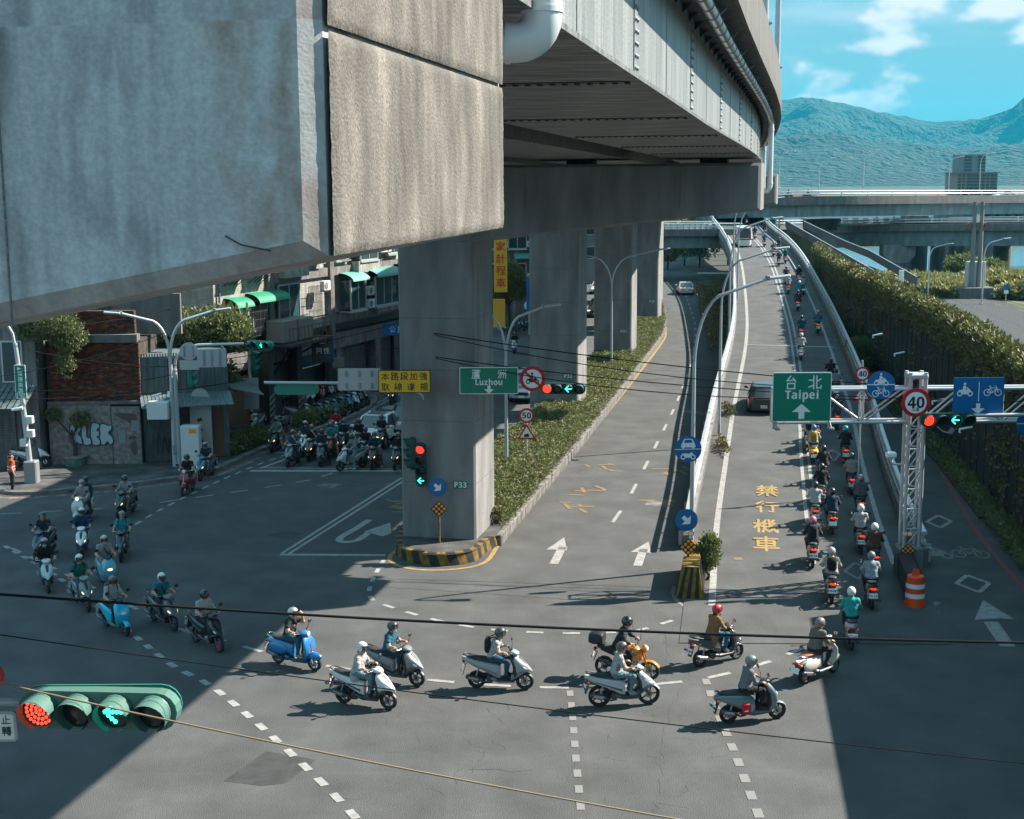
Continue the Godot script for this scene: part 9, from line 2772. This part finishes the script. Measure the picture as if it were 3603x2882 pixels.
	var xf:=ride("retro",V(-16.64,-51.15),V(-16.56,-52.12),[0.50,0.51,0.50],[0.3,0.3,0.3],"pale silver retro scooter carrying two people",{"head":true},"ride_a","woman in a pale printed shirt and mask driving the silver retro scooter",{"top":[0.50,0.42,0.42],"leg":[0.42,0.40,0.38],"helmet":[0.3,0.25,0.22],"mask":M.mask_white,"no_visor":true})
	person("passenger in blue jeans jacket behind the woman on the silver retro scooter","passenger",xf,{"top":[0.02,0.09,0.13],"leg":[0.03,0.15,0.20],"helmet":BLACK},"passengers")
	ride("sport",V(-15.28,-52.14),V(-15.14,-53.02),[0.03,0.045,0.05],BLACK,"black scooter with an amber indicator, rear of the shaded group",{"head":true},"ride_b","rider in a white jacket and dark teal helmet",{"top":[0.5,0.52,0.53],"leg":[0.15,0.12,0.11],"helmet":[0.01,0.10,0.12],"bare":true,"shoe":[0.4,0.4,0.4]})
	ride("retro",V(-13.71,-56.18),V(-13.63,-57.24),[0.20,0.01,0.025],[0.4,0.4,0.4],"dark red retro scooter near the pavement corner",{},"ride_a","rider in a black T-shirt on the dark red scooter",{"top":[0.015,0.015,0.017],"leg":[0.03,0.03,0.03],"helmet":BLACK,"short":true,"shoe":[0.35,0.35,0.35]})
	ride("sport",V(-13.67,-59.04),V(-13.48,-59.93),[0.02,0.12,0.22],DARK,"blue scooter with orange lamps beside the dark red one",{"head":true},"ride_b","rider in a dark vest and shorts on the blue scooter",{"top":NAVY,"leg":[0.05,0.06,0.08],"helmet":[0.25,0.2,0.17],"short":true,"bare":true})
	# --- waiting at the stop line
	var g := "scooters waiting at the stop line"
	ride("sport",V(-11.6,-65.37),V(-11.36,-66.52),BLACK,BLACK,"black scooter waiting alone at the left of the queue",{"head":true},"wait","rider in a pale open jacket at the left of the queue",{"top":[0.32,0.38,0.38],"leg":[0.16,0.12,0.1],"helmet":DARK,"bare":true},g)
	ride("sport",V(-10.25,-61.93),V(-10.03,-62.98),[0.15,0.18,0.19],GREY,"grey-blue scooter in the front row, leftmost of the front row",{},"wait_phone","man in a blue shirt touching his face in the front row",{"top":[0.02,0.12,0.2],"leg":NAVY,"helmet":[0.15,0.15,0.15],"short":true},g)
	ride("sport",V(-9.95,-64.19),V(-9.86,-65.5),WHITE,[0.4,0.42,0.42],"white scooter in the second row of the queue",{},"wait","rider in a dark sleeveless top and silver helmet in the second row",{"top":[0.05,0.07,0.09],"leg":NAVY,"helmet":SILVER,"short":true},g)
	ride("sport",V(-9.52,-63.19),V(-9.39,-64.43),[0.10,0.08,0.05],BLACK,"bronze-black scooter with lit lamp in the second row",{"head":true},"wait_phone","rider with crossed bare arms in a black T-shirt and bronze helmet",{"top":[0.02,0.02,0.022],"leg":NAVY,"helmet":[0.22,0.09,0.06],"short":true},g)
	ride("sport",V(-8.82,-61.89),V(-8.78,-63.28),[0.05,0.06,0.065],SILVER,"dark scooter with bright V-shaped lamps in the front row",{"head":false},"wait","rider in a dark jacket with white collar and mask in the front row",{"top":[0.03,0.05,0.06],"leg":[0.02,0.02,0.02],"helmet":BLACK,"mask":M.mask_black},g)
	xf=ride("sport",V(-8.66,-63.72),V(-8.56,-64.87),[0.30,0.02,0.025],BLACK,"red scooter carrying two in the middle of the queue",{},"wait","woman in a turquoise top, shorts and mask on the red scooter",{"top":[0.02,0.36,0.36],"leg":[0.04,0.05,0.06],"helmet":DARK,"short":true,"bare":true,"mask":M.mask_white,"strap":[0.1,0.25,0.1]},g)
	person("passenger in a pale blue printed jacket on the red scooter","passenger",xf,{"top":[0.08,0.36,0.46],"leg":[0.05,0.06,0.07],"helmet":DARK,"bare":true},"passengers")
	ride("sport",V(-8.9,-67.69),V(-8.86,-68.99),WHITE,GREY,"white scooter at the back of the queue under the red jacket",{},"wait","rider in a bright red jacket and mask at the back of the queue",{"top":[0.62,0.03,0.035],"leg":[0.03,0.03,0.03],"helmet":BLACK,"mask":M.mask_white},g)
	ride("sport",V(-8.19,-64.8),V(-8.07,-65.93),[0.05,0.06,0.07],BLACK,"dark scooter with warm lit lamp in front of the white sedan",{"head":true},"wait","rider in a navy jacket and white mask in front of the white sedan",{"top":[0.01,0.05,0.09],"leg":NAVY,"helmet":DARK,"mask":M.mask_white},g)
	ride("sport",V(-7.77,-60.93),V(-7.08,-61.59),[0.42,0.43,0.43],SILVER,"silver scooter turned sideways across the front row",{},"wait","rider in a beige hoodie and jeans on the sideways silver scooter",{"top":[0.34,0.30,0.28],"leg":PALE_DENIM,"helmet":DARK,"mask":M.mask_black,"shoe":[0.5,0.5,0.5]},g)
	ride("tall",V(-6.86,-62.34),V(-6.82,-63.89),[0.03,0.05,0.05],GREY,"dark naked-style scooter ridden with a blue helmet",{},"wait","rider in a black T-shirt and blue helmet with red stripe",{"top":[0.015,0.017,0.02],"leg":NAVY,"helmet":[0.02,0.05,0.22],"full":true,"short":true},g)
	ride("sport",V(-7.43,-64.72),V(-7.36,-66.03),BLACK,BLACK,"black scooter hidden behind the blue-helmeted rider",{},"wait","rider in black with a black and red full-face helmet",{"top":[0.015,0.017,0.02],"leg":NAVY,"helmet":[0.14,0.01,0.015],"full":true},g)
	ride("sport",V(-6.36,-61.2),V(-6.22,-62.32),[0.06,0.02,0.022],[0.3,0.02,0.02],"dark red scooter with bright lamps in the front row near the pier",{"head":true},"wait","rider in a dark teal sweater and mask near the pier",{"top":[0.015,0.06,0.075],"leg":[0.17,0.13,0.13],"helmet":DARK,"mask":M.mask_white,"shoe":[0.45,0.45,0.45]},g)
	ride("sport",V(-6.43,-65.76),V(-6.37,-67.1),[0.05,0.05,0.055],BLACK,"dark scooter with white lamps beside the white sedan door",{"head":true},"wait","man in a dark T-shirt beside the white sedan door",{"top":[0.02,0.025,0.035],"leg":NAVY,"helmet":BLACK,"short":true,"dark":true},g)
	ride("sport",V(-5.3,-61.07),V(-5.09,-62.18),[0.03,0.032,0.035],BLACK,"black scooter half hidden by pier P33",{"head":true},"wait","rider in black half hidden by pier P33",{"top":[0.02,0.022,0.025],"leg":[0.02,0.02,0.02],"helmet":[0.25,0.1,0.04],"shoe":[0.4,0.38,0.36]},g)
	ride("sport",V(-7.08,-79.63),V(-6.93,-80.77),BLACK,BLACK,"lone dark scooter with a lit lamp approaching behind the white sedan",{"head":true},"ride_a","rider in dark clothes approaching behind the white sedan",{"top":[0.02,0.03,0.04],"leg":NAVY,"helmet":BLACK})
	ride("sport",V(0.17,-103.44),V(0.39,-105.72),[0.45,0.45,0.45],BLACK,"scooter approaching between piers P33 and P32",{},"ride_a","rider in black approaching between piers P33 and P32",{"top":[0.02,0.02,0.022],"leg":[0.03,0.03,0.03],"helmet":BLACK})
	# --- up the ramp
	climb("sport",V(9.32,-36.41),[0.42,0.42,0.42],DARK,"silver scooter last onto the ramp, in the shade",{"plate":"NZT-919","tail":false},"ride_a","rider in a mint jacket with small black bag and white helmet",{"top":[0.03,0.52,0.48],"leg":NAVY,"helmet":WHITE,"full":true,"strap":[0.02,0.02,0.02]})
	climb("sport",V(9.75,-40.65),BLACK,BLACK,"dark scooter whose plate reads NTN-6815",{"plate":"NTN-6815"},"ride_b","rider in a cream jacket with big black backpack",{"top":[0.62,0.58,0.52],"leg":[0.12,0.14,0.16],"helmet":[0.40,0.38,0.34],"full":true,"pack":[0.02,0.02,0.024]})
	climb("sport",V(10.84,-40.11),BLACK,BLACK,"dark scooter whose plate reads NTN-2272",{"plate":"NTN-2272"},"ride_b","rider in a white and blue patterned jacket and grey helmet",{"top":[0.42,0.50,0.55],"leg":NAVY,"helmet":GREY,"full":true})
	climb("sport",V(11.86,-43.65),DARK,BLACK,"dark scooter ridden in a brown vest by the barrier",{},"ride_b","rider in a brown vest and white helmet by the barrier",{"top":[0.13,0.06,0.035],"leg":NAVY,"helmet":WHITE})
	climb("sport",V(12.07,-46.34),[0.10,0.10,0.11],BLACK,"dark scooter with a bright orange tail lamp",{"plate":"NAT-5087"},"ride_a","rider in a plain white shirt and white helmet on the shaded lane",{"top":[0.60,0.62,0.62],"leg":[0.02,0.02,0.025],"helmet":WHITE})
	climb("sport",V(10.03,-44.63),BLACK,BLACK,"dark scooter whose plate reads MWE-5392",{"plate":"MWE-5392"},"ride_b","rider with pink helmet, dark jacket and black backpack",{"top":[0.03,0.04,0.055],"leg":[0.04,0.04,0.05],"helmet":[0.55,0.16,0.20],"pack":[0.025,0.027,0.03]})
	climb("sport",V(11.3,-50.06),DARK,BLACK,"dark scooter on the sunlit line ridden in a white shirt",{"plate":"NET-0553"},"ride_a","rider in a loose white shirt and black helmet on the sunlit line",{"top":[0.66,0.68,0.68],"leg":[0.03,0.035,0.045],"helmet":BLACK})
	climb("sport",V(13.29,-51.22),BLACK,BLACK,"scooter ridden by the person in a plaid shirt",{},"ride_b","rider in a dark plaid shirt and mauve helmet",{"top":[0.16,0.13,0.16],"leg":NAVY,"helmet":[0.30,0.20,0.26],"hair":true})
	climb("sport",V(12.24,-53.27),[0.12,0.04,0.03],BLACK,"dark brown scooter ridden in black ahead of the white shirt",{},"ride_b","rider all in black with a black helmet ahead of the white shirt",{"top":[0.014,0.015,0.017],"leg":[0.05,0.09,0.13],"helmet":BLACK})
	climb("sport",V(13.89,-55.15),BLACK,BLACK,"scooter ridden by the person in a pale checked shirt",{"plate":"LD9-411"},"ride_a","rider in a pale checked shirt and dark helmet",{"top":[0.44,0.40,0.37],"leg":NAVY,"helmet":DARK})
	climb("sport",V(13.08,-56.68),BLACK,BLACK,"black scooter ridden in a dark hooded jacket",{},"ride_b","rider in a dark hooded jacket behind the yellow scooter",{"top":[0.02,0.025,0.03],"leg":[0.03,0.03,0.035],"helmet":BLACK})
	climb("retro",V(13.53,-60.67,0.26),[0.62,0.42,0.03],[0.3,0.3,0.3],"yellow retro scooter on the ramp",{"plate":"MYR-2206"},"ride_a","rider with yellow backpack and blue helmet on the yellow scooter",{"top":[0.6,0.6,0.58],"leg":[0.08,0.08,0.09],"helmet":[0.04,0.12,0.3],"pack":[0.62,0.46,0.02],"bare":true})
	climb("sport",V(14.92,-60.49,0.25),BLACK,BLACK,"dark scooter ridden in a black suit by the barrier",{"plate":"NGJ-7015"},"ride_a","rider in a black suit and teal helmet by the barrier",{"top":[0.016,0.017,0.02],"leg":[0.015,0.015,0.017],"helmet":[0.01,0.28,0.36]})
	climb("sport",V(13.78,-62.9,0.36),WHITE,BLACK,"white scooter just below the Taipei sign",{},"ride_a","rider in a white jacket with black backpack just below the Taipei sign",{"top":SHIRT,"leg":NAVY,"helmet":BLACK,"pack":[0.02,0.02,0.02]})
	climb("sport",V(14.48,-64.5,0.44),[0.03,0.08,0.2],BLACK,"blue scooter half behind the Taipei sign",{},"ride_b","rider in blue half behind the Taipei sign",{"top":[0.02,0.08,0.2],"leg":NAVY,"helmet":[0.02,0.06,0.2]})
	climb("sport",V(18.26,-78.13,1.06),BLACK,BLACK,"dark scooter passing above the Taipei sign, nearer one",{},"ride_a","rider in black passing above the Taipei sign",{"top":[0.02,0.02,0.024],"leg":NAVY,"helmet":BLACK})
	climb("sport",V(17.83,-74.89,0.91),BLACK,BLACK,"dark scooter beside the barrier above the Taipei sign",{},"ride_b","rider in a pale shirt beside the barrier above the Taipei sign",{"top":[0.3,0.33,0.36],"leg":NAVY,"helmet":BLACK})
	climb("retro",V(18.52,-87.5,1.49),[0.05,0.50,0.45],[0.3,0.3,0.3],"mint green scooter crossing the expansion joint",{"plate":"NKD-4027"},"ride_a","rider in a white shirt and beige helmet on the mint scooter",{"top":SHIRT,"leg":NAVY,"helmet":[0.55,0.42,0.28]})
	climb("sport",V(20.22,-95.62,1.87),BLACK,BLACK,"dark scooter just beyond the expansion joint",{},"ride_a","rider in a blue shirt and black helmet beyond the joint",{"top":[0.02,0.13,0.26],"leg":NAVY,"helmet":BLACK})
	climb("sport",V(21.92,-98.13,1.98),BLACK,BLACK,"scooter by the barrier ridden with an orange helmet",{"plate":"MUE-1905"},"ride_a","rider with an orange helmet and blue shirt by the barrier",{"top":[0.06,0.22,0.36],"leg":[0.06,0.06,0.07],"helmet":[0.62,0.26,0.01],"bare":true})
	climb("sport",V(22.93,-110.03,2.53),BLACK,BLACK,"dark scooter ridden in a plaid shirt farther up",{"plate":"NQX-3340"},"ride_b","rider in dark plaid farther up the ramp",{"top":[0.05,0.06,0.09],"leg":NAVY,"helmet":BLACK})
	climb("sport",V(24.32,-116.25,2.82),DARK,BLACK,"dark scooter ridden in turquoise farther up",{"tail":false},"ride_a","rider in a turquoise shirt and white helmet",{"top":[0.02,0.36,0.42],"leg":NAVY,"helmet":WHITE})
	climb("sport",V(25.43,-120,2.99),DARK,BLACK,"scooter by the barrier beside the turquoise rider",{"tail":false},"ride_a","rider in a pale shirt beside the turquoise rider",{"top":[0.4,0.5,0.54],"leg":NAVY,"helmet":DARK})
	climb("sport",V(24.26,-120.72,3.02),BLACK,BLACK,"scooter on the double line ridden in white",{"plate":"NRB-6652"},"ride_a","rider in a white shirt and white helmet on the double line",{"top":[0.55,0.6,0.62],"leg":NAVY,"helmet":WHITE})
	climb("sport",V(25.49,-127.83,3.35),BLACK,BLACK,"scooter ahead of the white rider on the double line",{},"ride_b","rider in grey ahead of the white rider on the double line",{"top":[0.05,0.06,0.08],"leg":NAVY,"helmet":DARK})
	climb("sport",V(26.78,-128.44,3.38),BLACK,BLACK,"scooter by the barrier ridden in black farther up",{},"ride_b","rider in black by the barrier farther up",{"top":[0.015,0.016,0.02],"leg":NAVY,"helmet":GREY})
	climb("sport",V(27.77,-143.24,4.06),BLACK,BLACK,"scooter ridden in navy, sixth row up the ramp",{},"ride_a","rider in navy with a teal helmet up the ramp",{"top":[0.01,0.05,0.10],"leg":NAVY,"helmet":[0.02,0.3,0.34]})
	climb("sport",V(28.99,-146.01,4.19),BLACK,BLACK,"scooter ridden in dark green beside the barrier",{},"ride_a","rider in a dark green jacket beside the barrier",{"top":[0.01,0.14,0.10],"leg":NAVY,"helmet":WHITE})
	climb("sport",V(29.07,-153.22,4.52),BLACK,BLACK,"scooter ridden in grey behind the ambulance",{},"ride_a","rider in grey behind the ambulance",{"top":[0.14,0.15,0.15],"leg":NAVY,"helmet":GREY})
	climb("sport",V(30.82,-158.99,4.78),BLACK,BLACK,"scooter in dark ridden beside the grey rider",{"tail":false},"ride_b","rider in dark clothes beside the grey rider",{"top":[0.04,0.06,0.08],"leg":NAVY,"helmet":DARK})
	climb("sport",V(30.21,-165.12,5.07),BLACK,BLACK,"scooter ridden in blue just right of the ambulance",{"tail":false},"ride_a","rider in blue with a green helmet right of the ambulance",{"top":[0.05,0.12,0.22],"leg":NAVY,"helmet":[0.02,0.35,0.22]})
	climb("sport",V(30.88,-175.43,5.54),BLACK,BLACK,"scooter close beside the ambulance",{},"ride_a","rider in dark clothes close beside the ambulance",{"top":[0.02,0.05,0.06],"leg":NAVY,"helmet":BLACK})
	climb("sport",V(33.57,-183.03,5.89),BLACK,BLACK,"scooter by the barrier level with the ambulance roof",{"tail":false},"ride_b","rider by the barrier level with the ambulance roof",{"top":[0.03,0.03,0.04],"leg":NAVY,"helmet":BLACK})
	climb("sport",V(33.85,-199.39,6.64),BLACK,BLACK,"scooter ahead of the ambulance on the crest",{},"ride_b","rider in black ahead of the ambulance",{"top":[0.02,0.02,0.025],"leg":NAVY,"helmet":BLACK})
	climb("sport",V(35.06,-216.71,7.44),BLACK,BLACK,"scooter near the crest under the viaduct",{"tail":false},"ride_a","rider with a teal helmet near the crest",{"top":[0.06,0.1,0.14],"leg":NAVY,"helmet":[0.02,0.3,0.3]})
	climb("sport",V(34.24,-215.74,7.39),[0.3,0.02,0.02],BLACK,"scooter with a red tail lamp at the crest",{},"ride_a","rider in dark clothes at the crest",{"top":[0.03,0.04,0.05],"leg":NAVY,"helmet":BLACK})
	climb("sport",V(16.17,-67.52,0.58),BLACK,BLACK,"dark scooter by the barrier behind the Taipei sign's lower corner",{},"ride_a","rider in grey by the barrier behind the Taipei sign's lower corner",{"top":[0.1,0.11,0.13],"leg":NAVY,"helmet":GREY})
	climb("sport",V(11.68,-48.96),BLACK,BLACK,"black scooter between the two lines of riders in the shade",{},"ride_b","rider in a dark blue jacket between the two lines of riders",{"top":[0.02,0.05,0.1],"leg":NAVY,"helmet":BLACK})
	climb("sport",V(15.42,-70.31,0.7),DARK,BLACK,"dark scooter mostly behind the Taipei sign",{},"ride_a","rider in white mostly behind the Taipei sign",{"top":SHIRT,"leg":NAVY,"helmet":WHITE})
	# --- riders on the river bridges
	var k:=0
	for e in [[V(41.26,-205.5,9.96),"small dark scooter on the upper bridge nearest the ramp","rider in blue on the upper bridge nearest the ramp",[0.03,0.2,0.4]],[V(44.52,-207,9.92),"small dark scooter on the upper bridge above the hammerhead pier","rider in black on the upper bridge above the hammerhead pier",[0.03,0.03,0.03]],[V(74.2,-226,9.65),"small scooter on the upper bridge below the tower","rider in red on the upper bridge below the tower",[0.3,0.05,0.04]]]:
		place_scooter("sport",e[0]+U(0,0.05,-1.2),U(1,0,-0.1),BLACK,BLACK,e[1],"scooters on the upper bridge")
		person(e[2],"ride_a",seat_frame(e[0]+U(0,0.05,-1.2),U(1,0,-0.1)),{"top":e[3],"leg":NAVY,"helmet":BLACK},"riders on the upper bridge")
		k += 1
	for e in [[V(59.6,-215,5.62),"small scooter with red box on the lower bridge","rider in orange on the lower bridge",[0.6,0.1,0.03]],[V(57.22,-216,5.56),"small dark scooter on the lower bridge","rider in dark teal on the lower bridge",[0.02,0.1,0.12]],[V(60.72,-214,5.68),"small pale scooter on the lower bridge behind the red box","rider in white on the lower bridge",[0.5,0.5,0.5]]]:
		place_scooter("sport",e[0]+U(0,0.05,-1.4),U(-1,0,0.05),DARK,BLACK,e[1],"scooters on the lower bridge")
		person(e[2],"ride_a",seat_frame(e[0]+U(0,0.05,-1.4),U(-1,0,0.05)),{"top":e[3],"leg":NAVY,"helmet":DARK},"riders on the lower bridge")
	# --- people on foot
	person("traffic warden in an orange vest and cap standing at the left kerb","stand",Transform3D(Basis(Vector3.UP,0.5),V(-21.16,-56.99)),{"top":[0.55,0.08,0.03],"leg":[0.01,0.012,0.02],"cap":true,"vest":[0.75,0.11,0.02],"short":true},"people on foot")
	person("walker in a white shirt on the riverside lawn at the frame edge","walk",Transform3D(Basis(Vector3.UP,0.2),V(54.92,-148.56)),{"top":[0.6,0.62,0.62],"leg":[0.02,0.02,0.03]},"people on foot")
	person("cyclist in yellow going down the slatted footpath ramp","walk",Transform3D(Basis(Vector3.UP,-0.6),V(37.06,-168,4.47)+U(0,-0.3,0)),{"top":[0.5,0.35,0.05],"leg":[0.03,0.03,0.03],"helmet":[0.5,0.4,0.05]},"people on foot")
	person("walker in dark blue following on the slatted footpath ramp","walk",Transform3D(Basis(Vector3.UP,-0.6),V(37.2,-166,4.17)+U(0,-0.3,0)),{"top":[0.03,0.08,0.14],"leg":[0.03,0.03,0.03]},"people on foot")
	# --- parked scooters
	var P := "parked scooters on the left pavement"
	var fw:=U(0.75,0,0.66)
	var up:=U(0,0.13,0)
	for e in [
		[V(-21.96,-61.61),U(0.9,0,-0.1),WHITE,"white scooter parked behind the street name post"],
		[V(-23.33,-63.28),U(0.5,0,0.9),BLACK,"black scooter parked behind the traffic warden"],
		[V(-15.26,-74.01),U(0.5,0,0.9),[0.05,0.2,0.3],"pale blue scooter parked by the shutter, nearest the tree"],
		[V(-15.07,-74.92),U(0.5,0,0.9),[0.04,0.16,0.3],"second pale blue scooter parked by the shutter"],
		[V(-14.8,-75.53),U(0.5,0,0.9),[0.05,0.05,0.06],"dark scooter parked third by the shutter"],
		[V(-13.27,-70.34),U(-0.2,0,1.0),[0.20,0.26,0.28],"grey scooter parked alone at the planted strip"],
		[V(-11.92,-69.62),U(-0.3,0,1.0),BLACK,"black scooter parked beside the striped column"],
		[V(-11.42,-73.12),U(0.95,0,0.3),[0.3,0.33,0.33],"silver scooter parked at the end of the row"],
		[V(-10.74,-73.4),fw,BLACK,"black scooter first in the parked row"],
		[V(-10.43,-74.14),fw,DARK,"dark grey scooter second in the parked row"],
		[V(-10.1,-74.74),fw,[0.02,0.05,0.14],"dark blue scooter third in the parked row"],
		[V(-9.8,-75.5),fw,BLACK,"black scooter fourth in the parked row"],
		[V(-9.52,-76.45),fw,[0.02,0.09,0.2],"blue scooter fifth in the parked row"],
		[V(-9.26,-77.25),fw,SILVER,"silver scooter sixth in the parked row"],
		[V(-9.08,-78.25),fw,BLACK,"black scooter seventh in the parked row"],
		[V(-8.87,-79.09),fw,DARK,"last dark scooter of the parked row"],
		[V(-11.99,-78.36),U(-0.3,0,1),[0.45,0.40,0.45],"pale pink scooter standing at the shop front"],
		[V(-11.73,-79.37),U(0.2,0,1),WHITE,"white scooter standing at the shop front"],
		[V(-11.35,-80.06),U(0.4,0,1),[0.35,0.02,0.03],"red scooter standing at the shop front"],
		[V(-10.98,-81.11),U(0.4,0,1),[0.2,0.22,0.23],"grey scooter standing at the shop front"],
		[V(-10.56,-81.82),U(0.5,0,1),WHITE,"second white scooter standing at the shop front"],
	]:
		place_scooter("sport",e[0]+up,e[1].normalized(),e[2],BLACK,e[3],P,{"lean":-0.10})
	for e in [[V(-0.7,-118.01),"dark scooter parked beneath the far street tree, leftmost"],[V(0.04,-119.89),"dark scooter parked beneath the far street tree, second"],[V(0.8,-121.03),"dark scooter parked beneath the far street tree, third"],[V(1.48,-122.19),"dark scooter parked beneath the far street tree, fourth"],[V(2.09,-122.98),"dark scooter parked beneath the far street tree, fifth"]]:
		place_scooter("sport",e[0],U(0.4,0,1).normalized(),DARK,BLACK,e[1],"parked scooters beneath the far street tree",{"lean":-0.10})
	bicycle(V(-12.79,-77.38)+up,0.5,"silver bicycle leaning near the striped column")
	bicycle(V(-13.63,-76.76)+up,0.9,"dark bicycle parked beside the silver one")
	# --- cars
	car("sedan","pearl white sedan with sunroof waiting behind the scooters",(V(-7.56,-65.91)).lerp(V(-6.58,-70.53),0.45)+U(0.3,0,0),(V(-7.56,-65.91))-(V(-6.63,-71.09)),[0.60,0.61,0.60],{"head":true,"sunroof":true})
	car("suv","dark car half hidden by pier P33 behind the scooters",V(-5.31,-70.08),U(-0.22,0,1),[0.02,0.022,0.025])
	var bz:=ramp_pt(V(13.31,-71.3,0.75))
	car("hatch","black hatchback on the ramp half behind the Taipei sign",bz+U(0.25,0.02,-1.8),U(0.19,0.04,-1),[0.012,0.012,0.014],{"plate":"BLS-3271"})
	var vz:=ramp_pt(V(27.8,-165.09,5.06))
	car("van","white ambulance with red stripe climbing the ramp",vz+U(0.2,0.02,-2.4),U(0.10,0.045,-1),[0.62,0.63,0.62],{"plate":"6401"})
	var cz:=ramp_pt(V(35.57,-227.71,7.94))
	car("sedan","dark car cresting the ramp under the viaduct cap",cz+U(0.3,0.02,-2),U(0.10,0.04,-1),[0.04,0.045,0.05],{"tail":true})
	car("sedan","silver sedan driving into the underpass",V(20.13,-157.57)+U(0,0,-2.2),U(0.05,0,-1),[0.45,0.44,0.42],{"tail":true})
	car("suv","white utility car with bright grille behind the hedge between the piers",V(1.01,-82.11),U(-0.2,0,1),[0.5,0.5,0.5])
	car("suv","dark people carrier seen between piers P32 and P31",V(8.47,-133.75),U(-0.2,0,1),[0.02,0.022,0.025],{"head":true})
	car("sedan","white taxi-like car seen high between piers P32 and P31",V(10.34,-161.78),U(-0.2,0,1),[0.5,0.5,0.5])
	car("sedan","white car on the upper bridge at the frame edge",V(82.82,-232,9.53)+U(0,0.05,-2.0),U(-1,0,0.1),[0.62,0.62,0.62])
	# red battery cover and front basket of the nearest scooter, shopping details
	var nx:=seat_frame(((V(6.38,-31.61))+(V(5.06,-31.32)))*0.5,(V(6.38,-31.61))-(V(5.06,-31.32)))
	var bc:=thing("battery_cover","red padded cover strapped to the nearest scooter's side","cover",Vector3.ZERO)
	bc.transform=nx
	put("cover",B().add(hull([[-0.34,0.30,0.50,0.03,0.205],[-0.30,0.27,0.54,0.045,0.205],[-0.16,0.27,0.54,0.045,0.205],[-0.12,0.30,0.50,0.03,0.205]],0.5)),M.sign_red,bc)
	put("handle",B().cbox(U(-0.24,0.36,0.256),U(0.11,0.025,0.015),0.006),M.chrome,bc)
func _ready() -> void:
	rng.seed=20240611
	setup_view()
	make_materials()
	build_ground()
	build_ramp()
	build_highway()
	build_bridges()
	build_far()
	build_left_side()
	build_plants()
	build_signs()
	build_traffic()
